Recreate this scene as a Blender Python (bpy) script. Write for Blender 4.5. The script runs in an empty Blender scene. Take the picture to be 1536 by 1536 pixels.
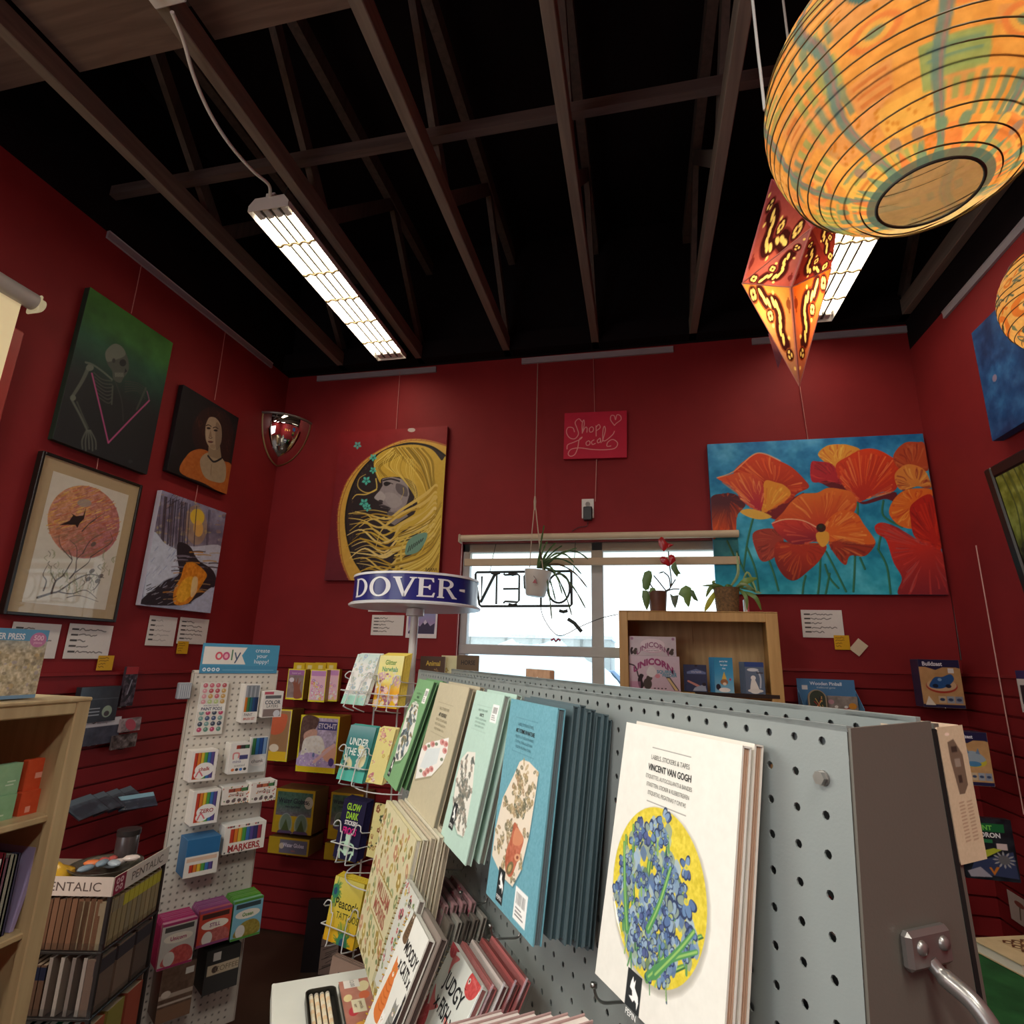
import bpy, math, random
import numpy as np
from mathutils import Vector, Matrix
from mathutils.geometry import tessellate_polygon
PI = math.pi
COL = bpy.context.scene.collection
RNG = np.random.RandomState(7)
random.seed(7)
EYE = 1.45            # camera height (m)
F = 849.2             # focal length in pixels of the 1536 frame
XL, XR, YB, ZC = -2.33, 1.475, 3.15, 3.30   # left wall, right wall, back wall, truss underside

# ------------------------------------------------------------------ camera
def cam_axes(yaw, pitch, roll):
    cy, sy, cp, sp = math.cos(yaw), math.sin(yaw), math.cos(pitch), math.sin(pitch)
    fw = Vector((sy*cp, cy*cp, sp)); r = Vector((cy, -sy, 0)); u = r.cross(fw)
    c, s = math.cos(roll), math.sin(roll)
    return c*r + s*u, -s*r + c*u, -fw
CR, CU, CB = cam_axes(math.radians(-12.798), math.radians(14.404), math.radians(1.662))
CAMP = Vector((0, 0, EYE))
def ray(px, py):
    return CR*(px-768) + CU*(768-py) - CB*F
def on_plane(px, py, p0, n):
    d = ray(px, py); return CAMP + d*((Vector(p0)-CAMP).dot(n)/d.dot(n))
def at_y(px, py, y): return on_plane(px, py, (0, y, 0), Vector((0, 1, 0)))
def at_x(px, py, x): return on_plane(px, py, (x, 0, 0), Vector((1, 0, 0)))
def at_z(px, py, z): return on_plane(px, py, (0, 0, z), Vector((0, 0, 1)))

# ------------------------------------------------------------------ colour
def C(c):
    if isinstance(c, int): return ((c >> 16 & 255)/255., (c >> 8 & 255)/255., (c & 255)/255.)
    return tuple(c)
def lin(a):
    a = np.asarray(a, dtype=np.float32)
    return np.where(a <= .04045, a/12.92, ((np.maximum(a, 0)+.055)/1.055)**2.4)
def mixc(a, b, t):
    a, b = C(a), C(b); return tuple(a[i]*(1-t)+b[i]*t for i in range(3))

# ------------------------------------------------------------------ materials
MATS = {}
def _new(name):
    m = bpy.data.materials.new(name); m.use_nodes = True
    nt = m.node_tree; b = nt.nodes['Principled BSDF']; MATS[name] = m
    return m, nt, b
def _noise(nt, scale, detail=4, rough=.55):
    tc = nt.nodes.new('ShaderNodeTexCoord'); n = nt.nodes.new('ShaderNodeTexNoise')
    n.inputs['Scale'].default_value = scale; n.inputs['Detail'].default_value = detail; n.inputs['Roughness'].default_value = rough
    nt.links.new(tc.outputs['Object'], n.inputs['Vector']); return n
def _bump(nt, b, src, strength, dist=.002):
    bp = nt.nodes.new('ShaderNodeBump'); bp.inputs['Strength'].default_value = strength; bp.inputs['Distance'].default_value = dist
    nt.links.new(src, bp.inputs['Height']); nt.links.new(bp.outputs['Normal'], b.inputs['Normal'])
def attr_mat(name, rough=.55, spec=.3, bump=0, bscale=300, coat=0, vary=.06, metal=0):
    m, nt, b = _new(name)
    a = nt.nodes.new('ShaderNodeAttribute'); a.attribute_name = 'Col'
    n = _noise(nt, 60)
    mx = nt.nodes.new('ShaderNodeMixRGB'); mx.blend_type = 'MULTIPLY'; mx.inputs[0].default_value = 1
    rp = nt.nodes.new('ShaderNodeMapRange'); rp.inputs['To Min'].default_value = 1-vary; rp.inputs['To Max'].default_value = 1+vary
    nt.links.new(n.outputs['Fac'], rp.inputs['Value'])
    nt.links.new(a.outputs['Color'], mx.inputs[1]); nt.links.new(rp.outputs[0], mx.inputs[2])
    nt.links.new(mx.outputs[0], b.inputs['Base Color'])
    b.inputs['Roughness'].default_value = rough; b.inputs['Specular IOR Level'].default_value = spec
    b.inputs['Metallic'].default_value = metal
    if coat: b.inputs['Coat Weight'].default_value = coat; b.inputs['Coat Roughness'].default_value = .08
    if bump:
        n2 = _noise(nt, bscale, 2); _bump(nt, b, n2.outputs['Fac'], bump)
    return m
def flat_mat(name, col, rough=.5, metal=0, spec=.4, vary=.12, scale=8, bump=0, bscale=120, col2=None):
    m, nt, b = _new(name); n = _noise(nt, scale, 6)
    cr = nt.nodes.new('ShaderNodeValToRGB'); c = C(col)
    c1 = C(col2) if col2 is not None else tuple(max(0, x*(1-vary)) for x in c)
    cr.color_ramp.elements[0].position = .3; cr.color_ramp.elements[1].position = .7
    cr.color_ramp.elements[0].color = (*lin(c1), 1); cr.color_ramp.elements[1].color = (*lin(c), 1)
    nt.links.new(n.outputs['Fac'], cr.inputs[0]); nt.links.new(cr.outputs[0], b.inputs['Base Color'])
    b.inputs['Roughness'].default_value = rough; b.inputs['Metallic'].default_value = metal; b.inputs['Specular IOR Level'].default_value = spec
    if bump: _bump(nt, b, _noise(nt, bscale, 3).outputs['Fac'], bump)
    return m
def wood_mat(name, c1, c2, axis='Z', rough=.5):
    m, nt, b = _new(name)
    tc = nt.nodes.new('ShaderNodeTexCoord'); mp = nt.nodes.new('ShaderNodeMapping')
    mp.inputs['Scale'].default_value = {'Z': (30, 30, 2), 'X': (2, 30, 30), 'Y': (30, 2, 30)}[axis]
    n = nt.nodes.new('ShaderNodeTexNoise'); n.inputs['Scale'].default_value = 1.4; n.inputs['Detail'].default_value = 8; n.inputs['Distortion'].default_value = .6
    cr = nt.nodes.new('ShaderNodeValToRGB')
    cr.color_ramp.elements[0].position = .35; cr.color_ramp.elements[1].position = .68
    cr.color_ramp.elements[0].color = (*lin(C(c1)), 1); cr.color_ramp.elements[1].color = (*lin(C(c2)), 1)
    nt.links.new(tc.outputs['Object'], mp.inputs[0]); nt.links.new(mp.outputs[0], n.inputs['Vector'])
    nt.links.new(n.outputs['Fac'], cr.inputs[0]); nt.links.new(cr.outputs[0], b.inputs['Base Color'])
    b.inputs['Roughness'].default_value = rough; _bump(nt, b, n.outputs['Fac'], .08, .001)
    return m
def emit_mat(name, col, strength):
    m, nt, b = _new(name)
    b.inputs['Base Color'].default_value = (*lin(C(col)), 1); b.inputs['Emission Color'].default_value = (*lin(C(col)), 1)
    b.inputs['Emission Strength'].default_value = strength; return m
def paper_lamp_mat(name, glow):            # thin lit paper: diffuse + translucent
    m, nt, b = _new(name); nt.nodes.remove(b)
    out = nt.nodes['Material Output']
    a = nt.nodes.new('ShaderNodeAttribute'); a.attribute_name = 'Col'
    n = _noise(nt, 90, 6); rp = nt.nodes.new('ShaderNodeMapRange'); rp.inputs['To Min'].default_value = .8; rp.inputs['To Max'].default_value = 1.12
    nt.links.new(n.outputs['Fac'], rp.inputs['Value'])
    mx = nt.nodes.new('ShaderNodeMixRGB'); mx.blend_type = 'MULTIPLY'; mx.inputs[0].default_value = 1
    nt.links.new(a.outputs['Color'], mx.inputs[1]); nt.links.new(rp.outputs[0], mx.inputs[2])
    d = nt.nodes.new('ShaderNodeBsdfDiffuse'); t = nt.nodes.new('ShaderNodeBsdfTranslucent'); s = nt.nodes.new('ShaderNodeMixShader')
    s.inputs[0].default_value = glow
    nt.links.new(mx.outputs[0], d.inputs[0]); nt.links.new(mx.outputs[0], t.inputs[0])
    nt.links.new(d.outputs[0], s.inputs[1]); nt.links.new(t.outputs[0], s.inputs[2]); nt.links.new(s.outputs[0], out.inputs[0])
    return m
def clear_mat(name, tint, fac, rough=.05):  # clear film: see-through with a shine
    m, nt, b = _new(name); nt.nodes.remove(b); out = nt.nodes['Material Output']
    t = nt.nodes.new('ShaderNodeBsdfTransparent'); g = nt.nodes.new('ShaderNodeBsdfGlossy'); s = nt.nodes.new('ShaderNodeMixShader')
    t.inputs[0].default_value = (*lin(C(tint)), 1); g.inputs['Roughness'].default_value = rough
    n = _noise(nt, 40); rp = nt.nodes.new('ShaderNodeMapRange'); rp.inputs['To Min'].default_value = fac*.4; rp.inputs['To Max'].default_value = fac*1.6
    nt.links.new(n.outputs['Fac'], rp.inputs['Value']); nt.links.new(rp.outputs[0], s.inputs[0])
    nt.links.new(t.outputs[0], s.inputs[1]); nt.links.new(g.outputs[0], s.inputs[2]); nt.links.new(s.outputs[0], out.inputs[0])
    return m
PRINT = attr_mat('printed_paper', .5, .3)
GLOSS = attr_mat('glossy_print', .28, .4, coat=.25)
CANVAS = attr_mat('painted_canvas', .55, .3, bump=.25, bscale=500)
PLASTIC = attr_mat('plastic', .35, .4)
METALP = attr_mat('coated_metal', .35, .5)
FABRIC = attr_mat('fabric', .85, .15, bump=.3, bscale=260)
LEAF = attr_mat('leaf', .4, .4, vary=.2)
CHROME = flat_mat('chrome', 0x8e8b87, .3, .72, vary=.05)
MIRROR = flat_mat('mirror', 0xf0f0ee, .02, 1, vary=.01)
WIREW = flat_mat('white_wire', 0xe6e8e6, .35, 0)
WIREM = flat_mat('steel_wire', 0x9a9a96, .3, 1)
CLEAR = clear_mat('clear_film', 0xf8fafa, .07, .12)
PANE = clear_mat('window_glass', 0xf6fafa, .04, .02)

# ------------------------------------------------------------------ mesh builder
class MB:
    def __init__(s, M=None): s.ch = []; s.M = M or Matrix.Identity(4)
    def add(s, V, Fc, col, m=0):
        V = np.asarray(V, np.float32).reshape(-1, 3); Fc = np.asarray(Fc, np.int64)
        R = np.array(s.M.to_3x3(), np.float32); T = np.array(s.M.translation, np.float32)
        V = V @ R.T + T
        col = np.asarray(col, np.float32)
        if col.ndim == 1: col = np.broadcast_to(lin(col), (len(Fc), Fc.shape[1], 3))
        elif col.ndim == 2: col = np.repeat(lin(col)[:, None, :], Fc.shape[1], 1)
        s.ch.append((V, Fc, col, m)); return s
    def box(s, x0, x1, y0, y1, z0, z1, col, m=0, b=0.):
        c = C(col)
        if b <= 0:
            V = [(x, y, z) for z in (z0, z1) for y in (y0, y1) for x in (x0, x1)]
            return s.add(V, [(0, 2, 3, 1), (4, 5, 7, 6), (0, 1, 5, 4), (2, 6, 7, 3), (0, 4, 6, 2), (1, 3, 7, 5)], c, m)
        b = min(b, .45*min(x1-x0, y1-y0, z1-z0)); X, Y, Z = (x0, x1), (y0, y1), (z0, z1); V = []; idx = {}
        for i in (0, 1):
            for j in (0, 1):
                for k in (0, 1):
                    for a in range(3):
                        p = [X[i], Y[j], Z[k]]
                        for q in range(3):
                            if q != a: p[q] += b*(1 if (i, j, k)[q] == 0 else -1)
                        idx[i, j, k, a] = len(V); V.append(p)
        Q = []; T = []
        for a in range(3):
            o, r = (a+1) % 3, (a+2) % 3
            for e in (0, 1):
                def g(p, q):
                    t = [0, 0, 0]; t[a] = e; t[o] = p; t[r] = q; return idx[t[0], t[1], t[2], a]
                f = (g(0, 0), g(1, 0), g(1, 1), g(0, 1)); Q.append(f if e else f[::-1])
            for p in (0, 1):
                for q in (0, 1):
                    def h(e, ax):
                        t = [0, 0, 0]; t[a] = e; t[o] = p; t[r] = q; return idx[t[0], t[1], t[2], ax]
                    f = (h(0, o), h(1, o), h(1, r), h(0, r)); Q.append(f if p == q else f[::-1])
        for i in (0, 1):
            for j in (0, 1):
                for k in (0, 1):
                    f = (idx[i, j, k, 0], idx[i, j, k, 1], idx[i, j, k, 2]); T.append(f if (i+j+k) % 2 else f[::-1])
        s.add(V, Q, c, m); s.add(V, T, c, m); return s
    def rings(s, R, col, m=0, closed=True, cap=(False, False)):
        R = np.asarray(R, np.float32); n, k = R.shape[:2]; Q = []
        for i in range(n-1):
            for j in range(k if closed else k-1):
                j2 = (j+1) % k; Q.append((i*k+j, i*k+j2, (i+1)*k+j2, (i+1)*k+j))
        col = np.asarray(col, np.float32) if not isinstance(col, int) else np.asarray(C(col), np.float32)
        if col.ndim == 2: col = np.repeat(col, k if closed else k-1, 0)
        s.add(R.reshape(-1, 3), Q, col, m)
        c1 = col if col.ndim == 1 else col[0]; c2 = col if col.ndim == 1 else col[-1]
        if cap[0]: s.add(R[0], [(0, j+1, j) for j in range(1, k-1)], c1, m)
        if cap[1]: s.add(R[-1], [(0, j, j+1) for j in range(1, k-1)], c2, m)
        return s
    def cyl(s, p0, p1, r0, r1=None, n=16, col=0x888888, m=0, cap=(True, True)):
        return s.tube([p0, p1], [r0, r0 if r1 is None else r1], n, col, m, cap)
    def tube(s, pts, r, n=8, col=0x888888, m=0, cap=(True, True)):
        P = [Vector(p) for p in pts]; R = []; up = None
        if not isinstance(r, (list, tuple, np.ndarray)): r = [r]*len(P)
        for i, p in enumerate(P):
            a = P[min(i+1, len(P)-1)]-P[max(i-1, 0)]; a.normalize()
            if up is None: up = Vector((0, 0, 1)) if abs(a.z) < .9 else Vector((1, 0, 0))
            x = up.cross(a)
            if x.length < 1e-4: x = Vector((0, 1, 0)).cross(a)
            x.normalize(); y = a.cross(x); up = y
            R.append([p + (x*math.cos(2*PI*j/n) + y*math.sin(2*PI*j/n))*r[i] for j in range(n)])
        return s.rings(R, C(col), m, True, cap)
    def lathe(s, prof, n=24, col=0x888888, m=0, c=(0, 0, 0), cap=(False, False)):
        R = [[(c[0]+r*math.cos(2*PI*j/n), c[1]+r*math.sin(2*PI*j/n), c[2]+z) for j in range(n)] for r, z in prof]
        return s.rings(R, col if not isinstance(col, int) else C(col), m, True, cap)
    def prism(s, poly, y0, y1, col, m=0, side=None):   # outline in local x,z extruded along y
        tri = tessellate_polygon([[Vector((p[0], p[1], 0)) for p in poly]]); k = len(poly); c = C(col)
        Vf = [(p[0], y0, p[1]) for p in poly]; Vb = [(p[0], y1, p[1]) for p in poly]
        s.add(Vf, tri, c, m); s.add(Vb, [t[::-1] for t in tri], c, m)
        return s.add(Vf+Vb, [(i, (i+1) % k, k+(i+1) % k, k+i) for i in range(k)], C(side) if side is not None else c, m)
    def grid(s, img, w, h, y=0., x0=0., z0=0., m=0, fn=None):    # colour grid facing -y
        ny, nx = img.shape[:2]
        X, Z = np.meshgrid(np.linspace(0, 1, nx), np.linspace(1, 0, ny))
        V = np.stack([x0+X*w, np.full_like(X, y), z0+Z*h], -1).reshape(-1, 3)
        if fn is not None: V = fn(X.ravel(), Z.ravel())
        i = np.arange(ny-1)[:, None]*nx+np.arange(nx-1)[None]
        Fq = np.stack([i+nx, i+nx+1, i+1, i], -1).reshape(-1, 4)
        c = lin(np.clip(img, 0, 1)).reshape(-1, 3)[Fq]
        return s.add(V, Fq, c, m)
    def text(s, t, x, z, size, col, y=-.0006, align='C', bold=0., sx=1., shear=0., rot=0., m=0, arc=0.):
        V, T = text_geo(t, bold)
        if len(V) == 0: return s
        V = V.copy(); w = V[:, 0].max()-V[:, 0].min(); V[:, 0] -= V[:, 0].min(); V[:, 0] -= {'C': w/2, 'L': 0, 'R': w}[align]
        V[:, 0] = V[:, 0]*sx*size + V[:, 1]*shear*size; V[:, 1] = V[:, 1]*size - size*.35
        if arc: V[:, 1] -= arc*V[:, 0]**2/max(size, 1e-6)
        c, si = math.cos(rot), math.sin(rot)
        A = np.stack([x+V[:, 0]*c-V[:, 1]*si, np.full(len(V), y), z+V[:, 0]*si+V[:, 1]*c], -1)
        return s.add(A, T, C(col), m)
    def build(s, name, mat, parent=None, smooth=False, label=None, cat=None, group=None, M=None, kind=None):
        me = bpy.data.meshes.new(name); off = 0; Vs = []; loops = []; tot = []; cols = []; mi = []
        for V, Fc, col, m in s.ch:
            Vs.append(V); loops.append((Fc+off).ravel()); tot.append(np.full(len(Fc), Fc.shape[1])); cols.append(np.asarray(col, np.float32).reshape(-1, 3)); mi.append(np.full(len(Fc), m)); off += len(V)
        V = np.concatenate(Vs); L = np.concatenate(loops); T = np.concatenate(tot); Cc = np.concatenate(cols)
        me.vertices.add(len(V)); me.vertices.foreach_set('co', V.ravel().astype(np.float32))
        me.loops.add(len(L)); me.loops.foreach_set('vertex_index', L.astype(np.int32))
        me.polygons.add(len(T)); st = np.concatenate([[0], np.cumsum(T)[:-1]]).astype(np.int32)
        me.polygons.foreach_set('loop_start', st); me.polygons.foreach_set('loop_total', T.astype(np.int32))
        me.polygons.foreach_set('material_index', np.concatenate(mi).astype(np.int32))
        me.update(calc_edges=True)
        at = me.color_attributes.new('Col', 'FLOAT_COLOR', 'CORNER')
        at.data.foreach_set('color', np.concatenate([Cc, np.ones((len(Cc), 1), np.float32)], 1).ravel())
        for mm in (mat if isinstance(mat, (list, tuple)) else [mat]): me.materials.append(mm)
        me.polygons.foreach_set('use_smooth', np.full(len(T), bool(smooth)))
        if smooth:
            if smooth is not True: me.set_sharp_from_angle(angle=math.radians(smooth))
        o = bpy.data.objects.new(name, me); COL.objects.link(o)
        if parent is not None: o.parent = parent
        if M is not None: o.matrix_local = M
        if label: o['label'] = label
        if cat: o['category'] = cat
        if group: o['group'] = group
        if kind: o['kind'] = kind
        return o
_TG = {}
def text_geo(t, bold=0.):
    k = (t, bold)
    if k not in _TG:
        cu = bpy.data.curves.new('txt', 'FONT'); cu.body = t; cu.size = 1; cu.resolution_u = 3; cu.offset = bold; cu.align_x = 'LEFT'
        ob = bpy.data.objects.new('txt', cu); me = bpy.data.meshes.new_from_object(ob); me.calc_loop_triangles()
        V = np.zeros(len(me.vertices)*3, np.float32); me.vertices.foreach_get('co', V)
        T = np.zeros(len(me.loop_triangles)*3, np.int32); me.loop_triangles.foreach_get('vertices', T)
        _TG[k] = (V.reshape(-1, 3)[:, :2], T.reshape(-1, 3)); bpy.data.objects.remove(ob); bpy.data.curves.remove(cu); bpy.data.meshes.remove(me)
    return _TG[k]
def thing(name, label, cat, M=None, group=None, kind=None):
    o = bpy.data.objects.new(name, None); COL.objects.link(o); o.empty_display_size = .05
    if M is not None: o.matrix_world = M if isinstance(M, Matrix) else Matrix.Translation(M)
    if kind: o['kind'] = kind
    else: o['label'] = label; o['category'] = cat
    if group: o['group'] = group
    return o
def clone(o, M, label=None, group=None):     # a copy of a thing with copies of its parts
    r = o.copy(); COL.objects.link(r); r.matrix_world = M
    if label: r['label'] = label
    if group: r['group'] = group
    for ch in list(o.children):
        c = ch.copy(); COL.objects.link(c); c.parent = r
        for g in ch.children:
            d = g.copy(); COL.objects.link(d); d.parent = c
    return r

# ------------------------------------------------------------------ frames: a flat place things stand or hang on
class Frame:
    def __init__(s, o, u, n, v=None):
        s.o = Vector(o); s.u = Vector(u).normalized(); s.n = Vector(n).normalized()
        s.v = Vector(v).normalized() if v is not None else Vector((0, 0, 1))
        s.M = Matrix.Identity(4)
        for i in range(3): s.M[i][0] = s.u[i]; s.M[i][1] = -s.n[i]; s.M[i][2] = s.v[i]; s.M[i][3] = s.o[i]
    def hit(s, px, py, off=0.):
        p = on_plane(px, py, s.o+s.n*off, s.n)-s.o; return p.dot(s.u), p.dot(s.v)
    def rect(s, x0, y0, x1, y1, off=0., lean=0.):      # pixel corners top-left, bottom-right -> matrix, width, height
        a, b = s.hit(x0, y0, off), s.hit(x1, y1, off)
        return s.place(a[0], b[1], off, lean), b[0]-a[0], a[1]-b[1]
    def quad(s, TL, TR, BR, BL, off=0., lean=0.):
        q = [s.hit(*p, off) for p in (TL, TR, BR, BL)]
        x0, x1 = (q[0][0]+q[3][0])/2, (q[1][0]+q[2][0])/2; z1, z0 = (q[0][1]+q[1][1])/2, (q[2][1]+q[3][1])/2
        return s.place(x0, z0, off, lean), x1-x0, z1-z0
    def place(s, a, b, off=0., lean=0., rot=0., yaw=0.):
        return s.M @ Matrix.Translation((a, -off, b)) @ Matrix.Rotation(rot, 4, 'Y') @ Matrix.Rotation(yaw, 4, 'Z') @ Matrix.Rotation(lean, 4, 'X')
BACK = Frame((0, YB, 0), (1, 0, 0), (0, -1, 0))
LEFT = Frame((XL, 0, 0), (0, 1, 0), (1, 0, 0))
RIGHT = Frame((XR, 0, 0), (0, -1, 0), (-1, 0, 0))

# ------------------------------------------------------------------ paint: colour rasters that become mesh colours
def vnoise(ny, nx, cells, seed):
    r = np.random.RandomState(seed); gy = max(2, int(cells*ny/max(nx, 1))+2); gx = int(cells)+2; g = r.rand(gy, gx)
    y = np.linspace(0, gy-1.001, ny); x = np.linspace(0, gx-1.001, nx); yi, xi = y.astype(int), x.astype(int); fy, fx = (y-yi)[:, None], (x-xi)[None]
    fy = fy*fy*(3-2*fy); fx = fx*fx*(3-2*fx)
    return (g[yi][:, xi]*(1-fx)+g[yi][:, xi+1]*fx)*(1-fy)+(g[yi+1][:, xi]*(1-fx)+g[yi+1][:, xi+1]*fx)*fy
def fbm(ny, nx, cells, seed, oct=4):
    a = np.zeros((ny, nx)); w = 1.; t = 0
    for o in range(oct): a += w*vnoise(ny, nx, cells*2**o, seed+o); t += w; w *= .55
    return a/t
def cr(pts, closed=False, n=6):            # Catmull-Rom curve through points
    P = np.asarray(pts, float); k = len(P); out = []
    for i in range(k if closed else k-1):
        p0 = P[(i-1) % k] if closed or i else P[0]; p1 = P[i]; p2 = P[(i+1) % k]; p3 = P[(i+2) % k] if closed or i+2 < k else P[-1]
        for t in np.linspace(0, 1, n, endpoint=False):
            out.append(.5*(2*p1+(p2-p0)*t+(2*p0-5*p1+4*p2-p3)*t*t+(3*p1-p0-3*p2+p3)*t**3))
    if not closed: out.append(P[-1])
    return np.array(out)
class Pt:
    def __init__(s, w, h, n, bg=0xffffff, mx=1., my=1.):
        # w,h metres; n cells on the long side; authoring units 0..mx across, 0..my down
        k = n/max(w, h); s.nx, s.ny = max(2, int(w*k)), max(2, int(h*k)); s.w, s.h = w, h
        s.img = np.zeros((s.ny, s.nx, 3)); s.img[:] = C(bg); s.txt = []; s.H = None; s.mx, s.my = mx, my; s.k = (s.nx/mx+s.ny/my)/2
    def hom(s, TL, TR, BR, BL):           # author in the pixels of a slanted quad
        A = []; 
        for (x, y), (u, v) in zip((TL, TR, BR, BL), ((0, 0), (1, 0), (1, 1), (0, 1))):
            A += [[x, y, 1, 0, 0, 0, -u*x, -u*y, -u], [0, 0, 0, x, y, 1, -v*x, -v*y, -v]]
        s.H = np.linalg.svd(np.array(A, float))[2][-1].reshape(3, 3); s.mx = s.my = 1
        L = (math.hypot(TL[0]-BL[0], TL[1]-BL[1])+math.hypot(TR[0]-BR[0], TR[1]-BR[1]))/2; s.k = s.ny/L; return s
    def uv(s, P):
        P = np.asarray(P, float).reshape(-1, 2)
        if s.H is None: return P/np.array([s.mx, s.my])
        q = np.c_[P, np.ones(len(P))] @ s.H.T; return q[:, :2]/q[:, 2:]
    def T(s, P): return s.uv(P)*np.array([s.nx-1, s.ny-1])
    def _bb(s, P, r):
        x0, y0 = np.floor(P.min(0)-r).astype(int); x1, y1 = np.ceil(P.max(0)+r).astype(int)+1
        x0, y0, x1, y1 = max(0, x0), max(0, y0), min(s.nx, x1), min(s.ny, y1)
        return (x0, y0, x1, y1) if x1 > x0 and y1 > y0 else None
    def mask(s, P, soft=0):
        b = s._bb(P, 1)
        if b is None: return None, None
        x0, y0, x1, y1 = b; X = np.arange(x0, x1); acc = 0
        for dy in (-.33, 0, .33):
            for dx in (-.33, 0, .33):
                ins = np.zeros((y1-y0, x1-x0), bool); gx = (X+dx)[None]; gy = (np.arange(y0, y1)+dy)[:, None]
                for i in range(len(P)):
                    ax, ay = P[i]; bx, by = P[(i+1) % len(P)]
                    if ay == by: continue
                    c = (ay > gy) != (by > gy); ins ^= c & (gx < (bx-ax)*(gy-ay)/(by-ay)+ax)
                acc = acc+ins
        return b, acc/9.
    def comp(s, b, m, col, a=1.):
        x0, y0, x1, y1 = b; m = (m*a)[..., None]
        s.img[y0:y1, x0:x1] = s.img[y0:y1, x0:x1]*(1-m)+np.asarray(col)*m
    def poly(s, P, col, a=1., smooth=False, n=6, grad=None, nz=0., seed=1):
        if smooth: P = cr(P, True, n)
        P = s.T(P); b, m = s.mask(P)
        if b is None: return s
        c = np.asarray(C(col)); x0, y0, x1, y1 = b
        if grad is not None:                     # grad=(colour2, (x,y) start, (x,y) end)
            g0, g1 = s.T([grad[1]])[0], s.T([grad[2]])[0]; d = g1-g0
            X, Y = np.meshgrid(np.arange(x0, x1), np.arange(y0, y1)); t = np.clip(((X-g0[0])*d[0]+(Y-g0[1])*d[1])/max(1e-6, d@d), 0, 1)[..., None]
            c = c*(1-t)+np.asarray(C(grad[0]))*t
        if nz:
            f = fbm(y1-y0, x1-x0, max(2, (x1-x0)/6), seed)[..., None]-.5; c = c+f*nz*2
        s.comp(b, m, c, a); return s
    def stroke(s, P, w, col, a=1., smooth=True, taper=None, n=5):
        if smooth and len(P) > 2: P = cr(P, False, n)
        P = s.T(P); r = w*s.k/2; b = s._bb(P, r+1)
        if b is None: return s
        x0, y0, x1, y1 = b; X, Y = np.meshgrid(np.arange(x0, x1), np.arange(y0, y1)); best = np.full(X.shape, -9.); k = len(P)-1
        for i in range(k):
            ax, ay = P[i]; d = P[i+1]-P[i]; t = np.clip(((X-ax)*d[0]+(Y-ay)*d[1])/max(1e-9, d@d), 0, 1)
            q = (i+t)/k; rr = r if taper is None else r*(taper[0]*(1-q)+taper[1]*q)
            best = np.maximum(best, rr-np.hypot(X-ax-t*d[0], Y-ay-t*d[1]))
        s.comp(b, np.clip(best+.5, 0, 1)*min(1, max(.25, 2*r)), C(col), a); return s
    def ell(s, x, y, rx, ry, col, rot=0., a=1., nz=0., seed=1, **k):
        t = np.linspace(0, 2*PI, 28, endpoint=False); c, si = math.cos(rot), math.sin(rot)
        return s.poly(np.c_[x+rx*np.cos(t)*c-ry*np.sin(t)*si, y+rx*np.cos(t)*si+ry*np.sin(t)*c], col, a, nz=nz, seed=seed, **k)
    def rect(s, x0, y0, x1, y1, col, a=1., **k): return s.poly([(x0, y0), (x1, y0), (x1, y1), (x0, y1)], col, a, **k)
    def vgrad(s, stops):
        t = np.linspace(0, 1, s.ny); ps = [p for p, _ in stops]; cs = np.array([C(c) for _, c in stops])
        for i in range(3): s.img[..., i] = np.interp(t, ps, cs[:, i])[:, None]
        return s
    def mottle(s, amp, cells, seed=1, tint=None):
        f = fbm(s.ny, s.nx, cells, seed)-.5
        if tint is None: s.img = s.img+(f*2*amp)[..., None]
        else: m = np.clip(f*2*amp+.5*amp, 0, 1)[..., None]; s.img = s.img*(1-m)+np.asarray(C(tint))*m
        return s
    def text(s, t, x, y, size, col, **k): s.txt.append((t, x, y, size, col, k)); return s
    def put(s, mb, w, h, y=0., x0=0., z0=0., m=0):
        mb.grid(s.img, w, h, y, x0, z0, m)
        for t, x, yy, size, col, k in s.txt:
            u, v = s.uv([(x, yy)])[0]; mb.text(t, x0+u*w, z0+(1-v)*h, size*s.k/s.ny*h, col, y=y-.0005, m=m, **k)
        return mb
def card(name, label, cat, M, w, h, d, pt, side=0xeeeeee, mat=None, group=None, back=None):
    # a printed box, book, canvas or card: front at local y=0 facing -y
    mb = MB(); mb.box(0, w, .0003, d, 0, h, side, b=min(.002, d*.3)); pt.put(mb, w, h)
    return mb.build(name, mat or PRINT, None, False, label, cat, group, M)
# ================================================================== the room
RED = flat_mat('red_wall_paint', 0x882629, .6, spec=.16, vary=.08, scale=3, bump=.06, bscale=160)
REDS = flat_mat('red_slat_board', 0x822023, .55, spec=.2, vary=.1, scale=4, bump=.04, bscale=90)
FLOORM = flat_mat('brown_sealed_floor', 0x4a3a2e, .35, spec=.4, vary=.35, scale=2.5, bump=.05)
DECK = flat_mat('dark_roof_deck', 0x1a1416, .8, spec=.1, vary=.3, scale=3)
TIMBER = wood_mat('brown_painted_timber', 0x665a50, 0x7a6c60, 'Y', .7)
WEBM = wood_mat('shaded_web_timber', 0x463c36, 0x564a42, 'Z', .8)  # webs toned darker to sink into the dim roof space
RAILM = flat_mat('white_rail_metal', 0x9b969c, .4, 0, vary=.04)
FRAMEM = flat_mat('grey_window_frame', 0xb2aeac, .4, 0, vary=.05)
YF = -3.0                                   # end of the modelled shop behind the camera
WX0, WX1, WZ0, WZ1 = -1.02, .50, .88, 2.10  # window opening in the back wall
def structure(o): o['kind'] = 'structure'; return o
mb = MB(); mb.add([(XL-.2, YF, 0), (XR+1.4, YF, 0), (XR+1.4, YB+.2, 0), (XL-.2, YB+.2, 0)], [(0, 1, 2, 3)], C(0x4a3a2e))
structure(mb.build('floor', FLOORM))
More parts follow.
